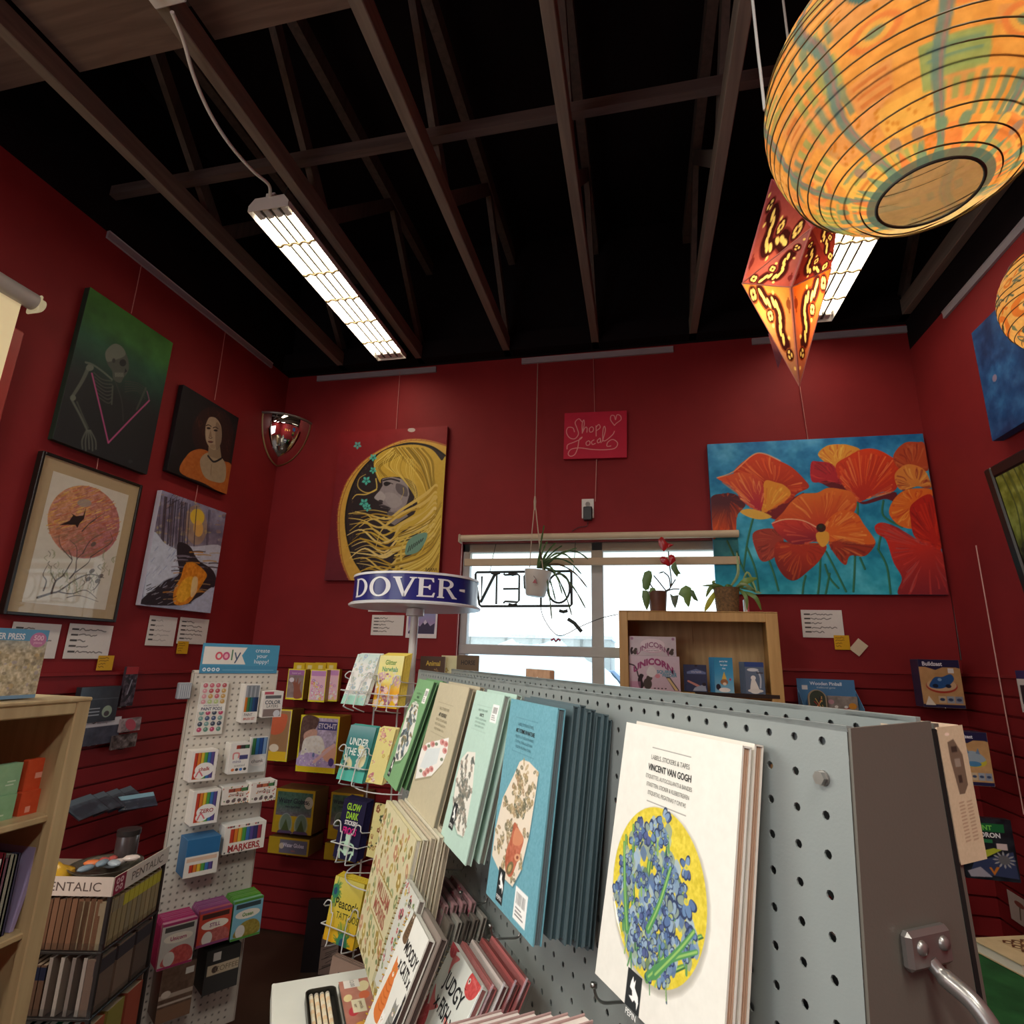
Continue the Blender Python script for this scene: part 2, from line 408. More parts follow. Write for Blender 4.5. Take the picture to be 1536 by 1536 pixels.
ZTOP = 4.5; ZS = 1.425; ZD = 3.285
def slats(mb, L0, L1, zt, put):             # ribbon of slat boards between L0 and L1 along a wall
    prof = [(0, zt+.012), (.024, zt+.012), (.026, zt)]; z = zt-.002
    while z > .02:
        z1 = max(0, z-.076); prof += [(.018, z), (.018, z1+.009), (.004, z1+.009), (.004, z1)]; z = z1
    R = [[put(L0, o, z), put(L1, o, z)] for o, z in prof]
    mb.rings(R, C(0x7d1517), 1, closed=False)
mb = MB(); yb = YB; c = C(0x84191c)
def qd(mb, pts, m=0): mb.add(pts, [(0, 1, 2, 3)], c, m)
for x0, x1, z0, z1 in ((XL, WX0, 0, ZD), (WX1, XR, 0, ZD), (WX0, WX1, 0, WZ0), (WX0, WX1, WZ1, ZD), (XL, XR, ZD, ZTOP)):
    qd(mb, [(x0, yb, z0), (x1, yb, z0), (x1, yb, z1), (x0, yb, z1)], 2 if z1 == ZTOP else 0)
t = .14
for p, q in (((WX0, WZ0), (WX1, WZ0)), ((WX1, WZ0), (WX1, WZ1)), ((WX1, WZ1), (WX0, WZ1)), ((WX0, WZ1), (WX0, WZ0))):
    qd(mb, [(p[0], yb, p[1]), (q[0], yb, q[1]), (q[0], yb+t, q[1]), (p[0], yb+t, p[1])])
pb = lambda l, o, z: (l, YB-o, z)
slats(mb, XL, WX0-.03, ZS, pb); slats(mb, WX1+.03, XR, ZS, pb); slats(mb, WX0-.03, WX1+.03, WZ0-.05, pb)
structure(mb.build('wall_back', [RED, REDS, DECK]))
LWY0, LWY1, LWZ0, LWZ1 = -.2, 1.46, 1.2, 2.62   # left window opening
mb = MB()
for y0, y1, z0, z1 in ((YF, LWY0, 0, ZD), (LWY1, YB, 0, ZD), (LWY0, LWY1, 0, LWZ0), (LWY0, LWY1, LWZ1, ZD), (YF, YB, ZD, ZTOP)):
    qd(mb, [(XL, y0, z0), (XL, y1, z0), (XL, y1, z1), (XL, y0, z1)], 2 if z1 == ZTOP else 0)
slats(mb, LWY1+.1, YB, ZS-.1, lambda l, o, z: (XL+o, l, z))
structure(mb.build('wall_left', [RED, REDS, DECK]))
mb = MB(); qd(mb, [(XR, YF, 0), (XR, YB, 0), (XR, YB, 3.13), (XR, YF, 3.13)]); qd(mb, [(XR, YF, 3.13), (XR, YB, 3.13), (XR, YB, ZTOP), (XR, YF, ZTOP)], 2)
slats(mb, .3, YB, ZS, lambda l, o, z: (XR-o, l, z))
structure(mb.build('wall_right', [RED, REDS, DECK]))
mb = MB(); qd(mb, [(XL, YF, 0), (XR, YF, 0), (XR, YF, ZTOP), (XL, YF, ZTOP)]); structure(mb.build('wall_front', RED))
# ceiling: dark deck, roof trusses, blocking boards
mb = MB(); mb.add([(XL-.1, YF, 4.15), (XR+.1, YF, 4.15), (XR+.1, YB+.1, 4.15), (XL-.1, YB+.1, 4.15)], [(3, 2, 1, 0)], C(0x1a1416))
ceil = structure(mb.build('ceiling', DECK))
TX = [-1.90, -1.345, -.765, -.215, .35, .93, 1.45]
for x in TX:
    mb = MB(); w = .022
    mb.box(x-w, x+w, YF, YB, ZC, ZC+.09, 0x5a463c, b=.003); tr_ = mb.build('roof_truss', TIMBER, ceil); mb = MB(); mb.box(x-w, x+w, YF, YB, 3.98, 4.07, 0x5a463c); mb.build('top_chord', WEBM, tr_); mb = MB()
    yy = YB; k = 0
    while yy > -1.5:                        # zig-zag webs
        a, b_ = (yy, ZC+.05), (yy-.62, 4.0)
        if k % 2: a, b_ = (yy, 4.0), (yy-.62, ZC+.05)
        mb.M = Matrix.Translation((x+.0, 0, 0)); d = Vector((0, b_[0]-a[0], b_[1]-a[1])).normalized(); nrm = Vector((0, -d.z, d.y))*.032
        A, B = Vector((0, *a)), Vector((0, *b_)); V = []
        for P in (A, B):
            for sx in (-.014, .014):
                for sn in (-1, 1): V.append(P+Vector((sx, 0, 0))+nrm*sn)
        mb.add(V, [(0, 1, 3, 2), (4, 6, 7, 5), (0, 4, 5, 1), (2, 3, 7, 6), (0, 2, 6, 4), (1, 5, 7, 3)], C(0x54413a))
        mb.M = Matrix.Identity(4); yy -= .62; k += 1
    mb.build('web', WEBM, tr_)
mb = MB(); mb.box(XL, .9, 1.70, 1.735, ZC+.16, ZC+.21, 0x5a463c); mb.box(XL, XR, 1.30, 1.34, 3.9, 3.98, 0x5a463c); mb.build('lateral_brace', wood_mat('dark_timber', 0x453530, 0x574640, 'X', .7), ceil)
mb = MB()
for x0, x1 in ((-2.33, -1.93), (-1.87, -1.37), (-1.32, -.79)): mb.box(x0, x1, .93, 1.17, ZC+.10, ZC+.13, 0x5e4a40)
mb.build('blocking_board', wood_mat('pale_brown_board', 0x5f4a40, 0x715a4e, 'X', .7), ceil)
mb = MB()
mb.box(XL, XR, 3.07, YB, 3.30, 3.42, 0x2a1f1e); mb.build('wall_plate', DECK, ceil)
# picture rails
def rail(n, a, b):
    a, b = Vector(a), Vector(b); mb = MB(); d = (b-a).normalized(); nn = Vector((d.y, -d.x, 0))
    prof = [(0, -.018), (.012, -.018), (.012, .014), (.016, .018), (0, .018)]
    mb.rings([[P+nn*o+Vector((0, 0, z)) for o, z in prof] for P in (a, b)], C(0xa7a2a8), cap=(True, True)); structure(mb.build('trim_%d' % n, RAILM))
for i, (p, q) in enumerate((((477, 567), (655, 552)), ((783, 542), (1010, 526)), ((1128, 518), (1360, 500)))):
    a, b = at_y(*p, YB), at_y(*q, YB); rail(i+1, (a.x, YB, 3.255), (b.x, YB, 3.25))
a, b = at_x(163, 354, XL), at_x(420, 558, XL); rail(4, (XL, 1.73, 3.27), (XL, 2.95, 3.27))
rail(5, (XR, 2.78, 3.10), (XR, 1.9, 3.10))
# back window
w = structure(thing('window_1', '', '', Matrix.Translation((0, YB+.05, 0)), kind='structure'))
mb = MB(); cf = 0x9a9896; mx = -.225
def bar(x0, x1, z0, z1, y0=0., y1=.05): mb.box(x0, x1, y0, y1, z0, z1, cf, b=.004)
bar(WX0, WX0+.045, WZ0, WZ1); bar(WX1-.045, WX1, WZ0, WZ1); bar(mx-.033, mx+.033, WZ0, WZ1); bar(WX0, WX1, WZ1-.05, WZ1)
bar(WX0, WX1, WZ0, WZ0+.05); bar(WX0, WX1, 1.462, 1.518, -.004, .054)
mb.build('window_frame', FRAMEM, w)
for x0, x1 in ((WX0+.045, mx-.033), (mx+.033, WX1-.045)):
    for z0, z1 in ((WZ0+.05, 1.462), (1.518, WZ1-.05)):
        mb = MB(); mb.add([(x0, .025, z0), (x1, .025, z0), (x1, .025, z1), (x0, .025, z1)], [(0, 1, 2, 3)], C(0xffffff)); mb.build('pane', PANE, w)
mb = MB(); mb.box(WX0-.02, WX1+.02, -.09, -.0, WZ0-.03, WZ0, 0x9a3030, b=.004); mb.build('window_sill', RED, w)
# left window and its frame
w2 = thing('window_2', '', '', Matrix.Translation((XL, 0, 0)), kind='structure')
mb = MB(); cr_ = 0xb0403c
for y0, y1, z0, z1 in ((LWY1-.06, LWY1+.04, LWZ0, LWZ1), (LWY0-.05, LWY0+.05, LWZ0, LWZ1), (LWY0, LWY1, LWZ1-.05, LWZ1+.03), (LWY0, LWY1, LWZ0-.03, LWZ0+.05)):
    mb.box(-.03, .03, y0, y1, z0, z1, cr_, b=.006)
mb.build('window_frame', flat_mat('red_frame_paint', 0xb84a44, .35, vary=.06), w2)
mb = MB(); mb.add([(-.02, LWY0, LWZ0), (-.02, LWY1, LWZ0), (-.02, LWY1, LWZ1), (-.02, LWY0, LWZ1)], [(0, 1, 2, 3)], C(0xffffff)); mb.build('pane', PANE, w2)

# ------------------------------------------------------------------ outside the window
SNOW = flat_mat('snow', 0xf2f5fa, .7, vary=.06, scale=.4)
mb = MB(); mb.add([(-90, 3.6, -.25), (60, 3.6, -.25), (60, 120, -.25), (-90, 120, -.25)], [(0, 1, 2, 3)], C(0xf4f6fa)); o = mb.build('snowy_ground', SNOW); o['kind'] = 'structure'
def mound(x, y, rx, ry, h, label, seed):
    r = np.random.RandomState(seed); n = 40; U, Vv = np.meshgrid(np.linspace(-1, 1, n), np.linspace(-1, 1, n)); f = fbm(n, n, 5, seed)
    Z = np.clip(1-U*U-Vv*Vv, 0, 1)**.7*h*(.6+.8*f)-.27
    mb = MB(); i = np.arange(n-1)[:, None]*n+np.arange(n-1)[None]
    mb.add(np.stack([x+U*rx, y+Vv*ry, Z], -1).reshape(-1, 3), np.stack([i, i+1, i+n+1, i+n], -1).reshape(-1, 4), C(0xf4f6fa))
    mb.build('snow_bank', SNOW, None, True, label, 'snow')
mound(-2.6, 13, 3.0, 2.0, 1.9, 'white ploughed snow bank in the lot, seen through the lower window pane', 3)
mound(-7.2, 19, 2.6, 2, 1.3, 'smaller white snow bank further off at the left of the window view', 5)
b = thing('warehouse', 'long low pale beige building across the snowy lot outside the window', 'building', (-6, 30, -.25))
mb = MB()
mb.box(-10, 4.5, 0, 6, 0, 2.72, 0xcfc9c0); mb.build('wall', flat_mat('beige_siding', 0xcac2b8, .8, vary=.06), b)
mb = MB(); mb.box(-10.1, 4.6, -.1, 6, 2.72, 2.9, 0xe8e8ea); mb.build('roof', flat_mat('snowy_roof', 0xf0f2f6, .8), b)
for k in range(7):
    mb = MB(); mb.box(-9+k*2.0, -8.9+k*2.0, -.08, 0, 0, 2.72, 0x8d877f); mb.build('pilaster', flat_mat('siding_seam_%d' % k, 0x9b958c, .8), b)
b = thing('blue_shed', 'blue-roofed building outside, seen beside the wooden bookcase', 'building', (1.2, 27, -.25))
mb = MB(); mb.box(-1.6, 4, 0, 4, 0, 2.3, 0x7f8fc0); mb.build('wall', flat_mat('blue_siding', 0x8593c4, .8), b)
mb = MB(); mb.prism([(-1.8, 2.3), (4.2, 2.3), (3.6, 2.75), (-1.2, 2.75)], -.2, 4.2, 0xdde2ec); mb.build('roof', SNOW, b)
car = thing('car', 'parked blue-grey car half buried in snow beyond the left lower pane', 'car', Matrix.Translation((-1.6, 21.5, -.2)))
mb = MB(); mb.prism([(-1.9, .25), (1.9, .25), (1.95, .7), (1.2, .85), (.7, 1.3), (-.9, 1.3), (-1.5, .88), (-1.95, .8)], -.8, .8, 0x8795ac); mb.build('body', GLOSS, car)
mb = MB(); mb.prism([(-.8, .88), (.95, .88), (.62, 1.24), (-.78, 1.24)], -.82, .82, 0x3a4350); mb.build('side_window', GLOSS, car)
for x in (-1.2, 1.2):
    mb = MB(); mb.cyl((x, -.86, .3), (x, .86, .3), .32, n=18, col=0x24262a); mb.build('wheel', PLASTIC, car)

# ------------------------------------------------------------------ world and lamps
wd = bpy.data.worlds.new('sky'); bpy.context.scene.world = wd; wd.use_nodes = True; nt = wd.node_tree
tc = nt.nodes.new('ShaderNodeTexCoord'); sp = nt.nodes.new('ShaderNodeSeparateXYZ'); rp = nt.nodes.new('ShaderNodeValToRGB')
nt.links.new(tc.outputs['Generated'], sp.inputs[0]); nt.links.new(sp.outputs[2], rp.inputs[0])
rp.color_ramp.elements[0].position = .05; rp.color_ramp.elements[0].color = (1, 1, 1, 1)
rp.color_ramp.elements[1].position = .22; rp.color_ramp.elements[1].color = (.55, .78, .9, 1)
nt.links.new(rp.outputs[0], nt.nodes['Background'].inputs[0]); nt.nodes['Background'].inputs[1].default_value = 2.6
def lamp(name, kind, loc, energy, col=(1, 1, 1), rot=(0, 0, 0), **k):
    L = bpy.data.lights.new(name, kind); L.energy = energy; L.color = col
    for a, v in k.items(): setattr(L, a, v)
    o = bpy.data.objects.new(name, L); COL.objects.link(o); o.location = loc; o.rotation_euler = rot; return o
# daylight through the window
o = lamp('window_portal', 'AREA', (-.26, YB+.13, 1.49), 1, (1, 1, 1), (math.radians(-90), 0, 0), shape='RECTANGLE', size=1.5, size_y=1.2); o.data.cycles.is_portal = True
# the shop's other ceiling lights, behind the camera
for i, (x, y, e) in enumerate(((-1.5, -.7, 44), (.6, -.6, 36), (-.4, -2.0, 40))):
    lamp('shop_light', 'AREA', (x, y, 3.2), e, (1, .95, .86), (0, 0, 0), shape='RECTANGLE', size=.25, size_y=1.2)
lamp('front_left_key', 'AREA', (-1.7, -1.7, 1.7), 26, (.92, .97, 1), (math.radians(80), 0, math.radians(-35)), shape='RECTANGLE', size=1.8, size_y=1.5)  # key light added at the front left to brighten the gondola

lamp('left_window_daylight', 'AREA', (XL+.12, .35, 1.95), 11.5, (.97, 1, .97), (0, math.radians(-78), 0), shape='RECTANGLE', size=1.2, size_y=1.3, spread=math.radians(110))

cam = bpy.data.cameras.new('camera'); co = bpy.data.objects.new('camera', cam); COL.objects.link(co)
cam.sensor_width = 36; cam.lens = F/1536*36; cam.clip_start = .02
Mc = Matrix.Identity(4)
for i in range(3): Mc[i][0] = CR[i]; Mc[i][1] = CU[i]; Mc[i][2] = CB[i]; Mc[i][3] = CAMP[i]
co.matrix_world = Mc; bpy.context.scene.camera = co
bpy.context.scene.view_settings.view_transform = 'Standard'
bpy.context.scene.view_settings.look = 'None'
# ================================================================== ceiling lights
TUBE = emit_mat('lit_tube', 0xffeed6, 17)
WHITEM = flat_mat('white_enamel', 0xd6d4d0, .35, vary=.04)
GUARD = flat_mat('tan_wire_guard', 0xa8946a, .4)
def fixture(label, x0, x1, y0, y1, zb, energy, cable=True):
    xc = (x0+x1)/2; w = (x1-x0)/2; h = .062
    t = thing('fluorescent_light', label, 'light', (xc, (y0+y1)/2, zb), 'ceiling tube lights'); L = (y1-y0)/2
    mb = MB()                                # trough: sloped sides, flat top
    prof = [(-w, 0), (-w, .028), (-w*.72, h), (w*.72, h), (w, .028), (w, 0)]
    mb.rings([[(x, y, z) for x, z in prof] for y in (-L, L)], C(0xd6d4d0), closed=False)
    for y in (-L, L): mb.prism(prof, y-.002, y+.002, 0xdedcd8)
    hs = mb.build('housing', WHITEM, t)
    mb = MB()
    for i in range(4):
        xx = -w*.72+i*w*.48
        mb.add([(xx-.02, -L+.02, .042), (xx+.02, -L+.02, .042), (xx+.02, L-.02, .042), (xx-.02, L-.02, .042)], [(0, 3, 2, 1)], C(0xf0f0ec))
    mb.build('reflector', flat_mat('reflector_%s' % len(MATS), 0xaaa89e, .5, vary=.02), hs)
    for i in range(4):
        xx = -w*.68+i*w*.453
        mb = MB(); mb.cyl((xx, -L+.06, .024), (xx, L-.06, .024), .0128, n=12); mb.build('tube', TUBE, t, True)
        for y in (-1, 1):
            mb = MB(); mb.box(xx-.014, xx+.014, y*(L-.035)-.024, y*(L-.035)+.024, .006, .042, 0xc8cbd0, b=.003); mb.build('lamp_holder', WHITEM, hs)
    for i in range(3):
        xx = -w*.453+i*w*.453
        mb = MB(); mb.box(xx-.0045, xx+.0045, -L+.01, L-.01, .010, .04, 0x50504c); mb.build('divider', flat_mat('divider_grey_%s_%d' % (len(MATS), i), 0x55554f, .5), t)
    for k in range(1, 6):                    # wavy guard wires
        y = -L+k*2*L/6; pts = [(-w+2*w*j/24, y+.006*math.sin(j*PI/3), .002-.004*abs(math.sin(j*PI/6))) for j in range(25)]
        mb = MB(); mb.tube(pts, .0058, 6, 0xa8946a); mb.build('guard_wire', GUARD, t, True)
    mb = MB(); mb.box(-.022, .022, -L+.0, -L+.05, h, h+.022, 0xc9c7c2, b=.003); mb.build('mounting_tab', WHITEM, t)
    for y in (-L*.97, L*.9):
        mb = MB(); mb.tube([(w*.5, y, h), (w*.62, y, h+.03), (w*.7, y, h+.07)], .003, 6, 0x777777); mb.build('hanger', WIREM, t)
    return t
FX = fixture('long white tube light hanging under the rafters left of centre', -1.565, -1.375, 1.70, 2.95, 3.235, 22)
fixture('tube light partly hidden behind the paper lanterns on the right', 0.85, 1.045, 1.72, 2.965, 3.235, 20)
# junction plate and cable
jb = thing('junction_box', 'white junction box plate on the rafter at the top edge of the view', 'junction box', (-1.305, .94, ZC))
mb = MB(); mb.box(-.055, .055, -.09, .055, -.012, .03, 0xdedcd6, b=.004); mb.build('cover_plate', WHITEM, jb)
mb = MB(); mb.cyl((-.02, .0, -.03), (-.02, .0, -.012), .014, n=12, col=0x333333); mb.build('cable_gland', PLASTIC, jb)
P = [at_z(258, 18, 3.27), at_z(275, 60, 3.27), at_z(291, 115, 3.25), at_z(315, 170, 3.24), at_z(345, 217, 3.24), at_z(378, 255, 3.25), at_z(403, 277, 3.275), (-1.47, 1.70, 3.30)]
mb = MB(); mb.tube(cr([tuple(p) for p in P], False, 6), .0065, 8, 0xd8d8d2); mb.build('power_cable', PLASTIC, None, True, 'white power cable sagging from the junction box to the long tube light', 'cable')
# ================================================================== pegboard gondola in the foreground
GT = 1.405
G0 = at_z(1270, 1092, GT); G1 = at_z(628, 1005, GT); GL = (G0-G1).length
GU = (G0-G1).normalized(); GN0 = Vector((GU.y, -GU.x, 0))
if GN0.dot(CAMP-G0) < 0: GN0 = -GN0
_a = math.radians(4); GV = Vector((0, 0, 1))*math.cos(_a)-GN0*math.sin(_a); GN = GN0*math.cos(_a)+Vector((0, 0, 1))*math.sin(_a)
GON = Frame(G0, GU, GN, GV); GH = GT/math.cos(_a)-.002; GD = .098
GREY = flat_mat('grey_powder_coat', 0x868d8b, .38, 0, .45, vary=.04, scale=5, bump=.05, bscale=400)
GREYD = flat_mat('shaded_powder_coat', 0x625e56, .4, 0, .4, vary=.05, scale=5, bump=.05, bscale=400)  # same coat in a darker tone: the end gets less light
gon = thing('pegboard_display', 'long grey perforated metal gondola with sticker books hung along its face', 'display rack', Matrix.Translation((G0.x, G0.y, 0)))
def inv(M): return gon.matrix_world.inverted() @ M
bpy.context.view_layer.update()
SP_ = .0268
def pegsheet(nrows, x_first, z_first, L, H, flip=False):
    mb = MB(); r = .0034; nc = int((L+x_first)/SP_); c = C(0x8f9a9b)
    oc = [(math.cos(PI*k/4), math.sin(PI*k/4)) for k in range(8)]; sq = [(1, 0), (1, 1), (0, 1), (-1, 1), (-1, 0), (-1, -1), (0, -1), (1, -1)]
    V = []; Fq = []
    for i in range(nc):
        for j in range(nrows):
            cx, cz = x_first-i*SP_, z_first-j*SP_; b = len(V)
            V += [(cx+p*SP_/2, 0, cz+q*SP_/2) for p, q in sq]; V += [(cx+r*p, 0, cz+r*q) for p, q in oc]; V += [(cx+r*p, .0016, cz+r*q) for p, q in oc]
            for k in range(8):
                k2 = (k+1) % 8; Fq += [(b+k, b+k2, b+8+k2, b+8+k), (b+8+k, b+8+k2, b+16+k2, b+16+k)]
    mb.add(V, Fq, c)
    xl, xr, zt, zb = x_first-(nc-.5)*SP_, x_first+SP_/2, z_first+SP_/2, z_first-(nrows-.5)*SP_
    for x0, x1, z0, z1 in ((-L, 0, zt, 0), (-L, xl, zb, zt), (xr, 0, zb, zt), (-L, 0, -H, zb)):
        if x1-x0 > 1e-4 and z1-z0 > 1e-4: mb.add([(x0, 0, z0), (x1, 0, z0), (x1, 0, z1), (x0, 0, z1)], [(0, 1, 2, 3)], c)
    mb.box(-L, 0, .0, .006, -.003, .0015, c)          # rolled top edge
    mb.box(-L, 0, .0055, .0065, -.02, -.002, c)
    return mb
def gpart(mb, name, mat, M, **k): return mb.build(name, mat, gon, M=inv(M), **k)
gpart(pegsheet(22, -.0225, -.0122, GL, GH), 'front_panel', GREY, GON.M)
aB = math.radians(2.2); GB = Frame(G0-GN0*GD, GU, GN0*math.cos(aB)-Vector((0, 0, 1))*math.sin(aB), Vector((0, 0, 1))*math.cos(aB)+GN0*math.sin(aB))
gpart(pegsheet(10, -.03, -.0122, GL-.03, GT/math.cos(aB)-.002), 'back_panel', GREY, GB.place(-.012, .004, 0))
END = Frame(G0, -GN0, GU)                       # the end of the gondola: x runs to the back
mb = MB(); wb = GD+GT*(math.tan(_a)+math.tan(aB))
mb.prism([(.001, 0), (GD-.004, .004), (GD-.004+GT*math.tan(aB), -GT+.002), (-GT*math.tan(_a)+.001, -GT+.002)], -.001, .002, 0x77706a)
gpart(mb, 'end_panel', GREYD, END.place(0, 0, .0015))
mb = MB(); k = GT*math.tan(aB)
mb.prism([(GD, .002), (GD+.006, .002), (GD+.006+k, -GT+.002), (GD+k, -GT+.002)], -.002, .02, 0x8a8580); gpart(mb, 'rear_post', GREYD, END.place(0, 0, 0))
mb = MB(); mb.prism([(GD-.0045, -.002), (GD+.0005, -.002), (GD+.0005+k, -GT+.002), (GD-.0045+k, -GT+.002)], -.0022, .004, 0x0c0b0a); gpart(mb, 'dark_seam', flat_mat('black_gap', 0x0d0c0b, .8), END.place(0, 0, .001))  # black strip set in the open gap to stand for its shade
mb = MB(); mb.box(-GL+.02, -.02, .012, GD-.012, -.03, -.026, 0x7f8888); gpart(mb, 'inner_channel', GREY, GON.M)
mb = MB(); mb.cyl((-.0228, -.002, -.0395), (-.0228, .002, -.0395), .0058, n=14, col=0xb8c4c6); mb.cyl((-.0228, -.006, -.0395), (-.0228, -.001, -.0395), .0052, n=6, col=0xb8c4c6)
gpart(mb, 'bolt', CHROME, GON.M)
# chrome pull handle on the end
hx0, hz0 = END.hit(1347, 1452); hx1, hz1 = END.hit(1403, 1378); hw = hx1-hx0; hh = hz1-hz0
hd = thing('pull_handle', 'curved chrome pull handle screwed to the end of the grey gondola', 'handle', END.place((hx0+hx1)/2, (hz0+hz1)/2, .002))
mb = MB(); mb.box(-hw/2, hw/2, -.009, 0, -hh/2, hh/2, 0xcccccc, b=.003); br_ = mb.build('bracket', CHROME, hd)
for sx in (-.24, .26):
    mb = MB(); mb.lathe([(.0, .0032), (.003, .003), (.0045, .0012), (.005, 0)], 14, 0xcccccc); mb.build('screw', CHROME, br_, True, M=Matrix.Translation((sx*hw, -.009, .1*hh)) @ Matrix.Rotation(PI/2, 4, 'X'))
mb = MB(); mb.tube(cr([(.0, -.006, -hh*.32), (.002, -.013, -hh*.6), (.004, -.03, -hh*.95), (.006, -.04, -hh*1.6), (.008, -.042, -hh*2.6), (.008, -.035, -hh*3.3), (.008, -.008, -hh*3.8)], False, 6), [.0048]*6+[.0062]*31, 14); mb.build('grip', CHROME, hd, True)
mb = MB(); mb.box(-hw/2, hw/2, -.009, 0, -hh*4.4, -hh*3.5, 0xcccccc, b=.003); mb.build('bracket', CHROME, hd)

# ------------------------------------------------------------------ books along the face
def slotF(Fr, TL, TR, BL, ot):              # hang a flat book: top at offset ot, foot swung out
    a = Fr.hit(*TL, ot); b = Fr.hit(*TR, ot); d = ray(*BL); P = Fr.o+Fr.u*a[0]
    t = (P-CAMP).dot(Fr.u)/d.dot(Fr.u); Q = CAMP+d*t-Fr.o; vb, nb = Q.dot(Fr.v), Q.dot(Fr.n)
    h = math.hypot(a[1]-vb, nb-ot); return a[0], vb, b[0]-a[0], h, nb, -math.asin((nb-ot)/h)
def slot(TL, TR, BL, ot): return slotF(GON, TL, TR, BL, ot)
def hare(p, x, y, s):                      # publisher's leaping hare on a dark tile
    p.rect(x, y, x+s*.74, y+s*1.25, 0x24292b)
    q = [(.22, .28), (.30, .12), (.36, .26), (.44, .15), (.42, .36), (.52, .44), (.62, .52), (.66, .66), (.60, .86), (.56, .70), (.46, .66), (.38, .74), (.16, .66), (.34, .60), (.30, .48), (.18, .44)]
    p.poly([(x+a*s, y+b*s) for a, b in q], 0xf4f4f0); p.text('PEPIN', x+.37*s, y+1.05*s, s*.22, 0xf4f4f0)
def barcode(p, x, y, w, h, seed=1):
    p.rect(x, y, x+w, y+h, 0xf6f6f2); r = random.Random(seed); k = x+w*.12
    while k < x+w*.85:
        ww = r.uniform(.01, .035)*w; p.rect(k, y+h*.14, k+ww, y+h*.5, 0x303030, .85); k += ww+r.uniform(.02, .05)*w
    for j in range(3): p.rect(x+w*.12, y+h*(.6+.11*j), x+w*(.6+.1*j), y+h*(.645+.11*j), 0x666666, .8)
def titles(p, x, y, col, title, dx=.17):
    p.stroke([(x-dx, y-.05), (x+dx, y-.05)], .004, col, .8, False); p.text('LABELS, STICKERS & TAPES', x, y, .036, col, sx=.8)
    p.text(title, x, y+.055, .048, 0x2a2c2c, sx=.8, bold=.02)
    for i, t in enumerate(('ETIQUETTES, AUTOCOLLANTS & BANDES', 'ETIKETTEN, STICKER & KLEBESTREIFEN', 'ETIQUETAS, PEGATINAS Y CINTAS')): p.text(t, x, y+.105+.042*i, .030, col, sx=.72)
    p.stroke([(x-dx, y+.235), (x+dx, y+.235)], .004, col, .8, False)
def pad(name, label, sl, pt, cov, edge, thick=.012, group=None, dn=0., du=0., dv=0., mat=None, cat='book', fr=None):
    u, vb, w, h, nb, ln = sl
    t = thing(name, label, cat, (fr or GON).place(u+du, vb+dv, nb+dn, ln), group)
    mb = MB(); mb.box(0, w, .0004, .0018, 0, h, cov); mb.box(0, w, thick-.0014, thick, 0, h, cov); mb.box(0, w, .0004, thick, h-.0015, h, cov)
    if pt is not None: pt.put(mb, w, h)
    else: mb.box(0, w, 0, .0004, 0, h, cov)
    mb.build('cover', mat or PRINT, t)
    mb = MB(); n = 6
    for k in range(n): mb.box(.001, w-.0008*(1+k % 2), .0018+(thick-.0032)*k/n, .0018+(thick-.0032)*(k+.92)/n, .001, h-.002, edge)
    mb.build('pages', PRINT, t); return t
# white cover with a round flower picture
s = slot((940, 1083), (1114, 1116), (892.5, 1460), .03); w, h = s[2], s[3]
p = Pt(w, h, 420, 0xe4e2d8, 1, h/w); p.mottle(.012, 40, 3); titles(p, .47, .16, 0x66655f, 'VINCENT VAN GOGH')
cx, cy, R_ = .455, .80, .395
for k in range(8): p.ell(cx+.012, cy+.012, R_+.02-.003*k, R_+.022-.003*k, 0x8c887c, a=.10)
cir = [(cx+R_*math.cos(a), cy+R_*math.sin(a)) for a in np.linspace(0, 2*PI, 60, endpoint=False)]
p.poly(cir, 0xd6c23c, nz=.10, seed=4)
r = random.Random(11)
def inside(x, y, k=1.): return math.hypot(x-cx, y-cy) < R_*k
for pts in ([(.14, .62), (.20, .86), (.27, 1.06)], [(.20, .55), (.25, .8), (.30, .98)], [(.72, 1.02), (.6, 1.1), (.48, 1.16)], [(.82, .86), (.62, 1.0), (.46, 1.18)], [(.52, .62), (.47, .82), (.42, 1.0)], [(.40, .5), (.38, .7), (.4, .95)], [(.6, .7), (.52, .88), (.40, 1.06)]):
    if all(inside(*q, 1.02) for q in pts): p.stroke(pts, .045, 0x5a8f4c, taper=(.4, 1)); p.stroke(pts, .012, 0x9cbf62, taper=(.4, 1)); p.stroke([(a+.014, b) for a, b in pts], .006, 0x2f5a3a)
def petal_flower(x, y, s):
    for k in range(6):
        a = r.uniform(0, 6.28); q = [(x+s*(.2*math.cos(a+d)+rr*math.cos(a+d*.6)), y+s*(.2*math.sin(a+d)+rr*math.sin(a+d*.6))) for d, rr in ((-.9, .3), (-.4, .8), (0, .95), (.4, .8), (.9, .3))]
        p.poly(q, 0x2c3a5c, smooth=True); c = r.choice([0x6482a8, 0x7894b4, 0x56709a, 0x8ea6bc, 0x86988e, 0x525f8c])
        p.poly([(x+(a_-x)*.84, y+(b_-y)*.84) for a_, b_ in q], c, smooth=True)
    p.ell(x, y, s*.16, s*.12, 0xa8b464)
pos = []
for i in range(900):
    x, y = r.uniform(.05, .86), r.uniform(.42, 1.2); up = .5+.9*max(0, abs(x-.40)-.10)**1.1*1.6
    if inside(x, y, .93) and y > up and not (x > .62 and y > 1.0): pos.append((x, y))
    if len(pos) > 150: break
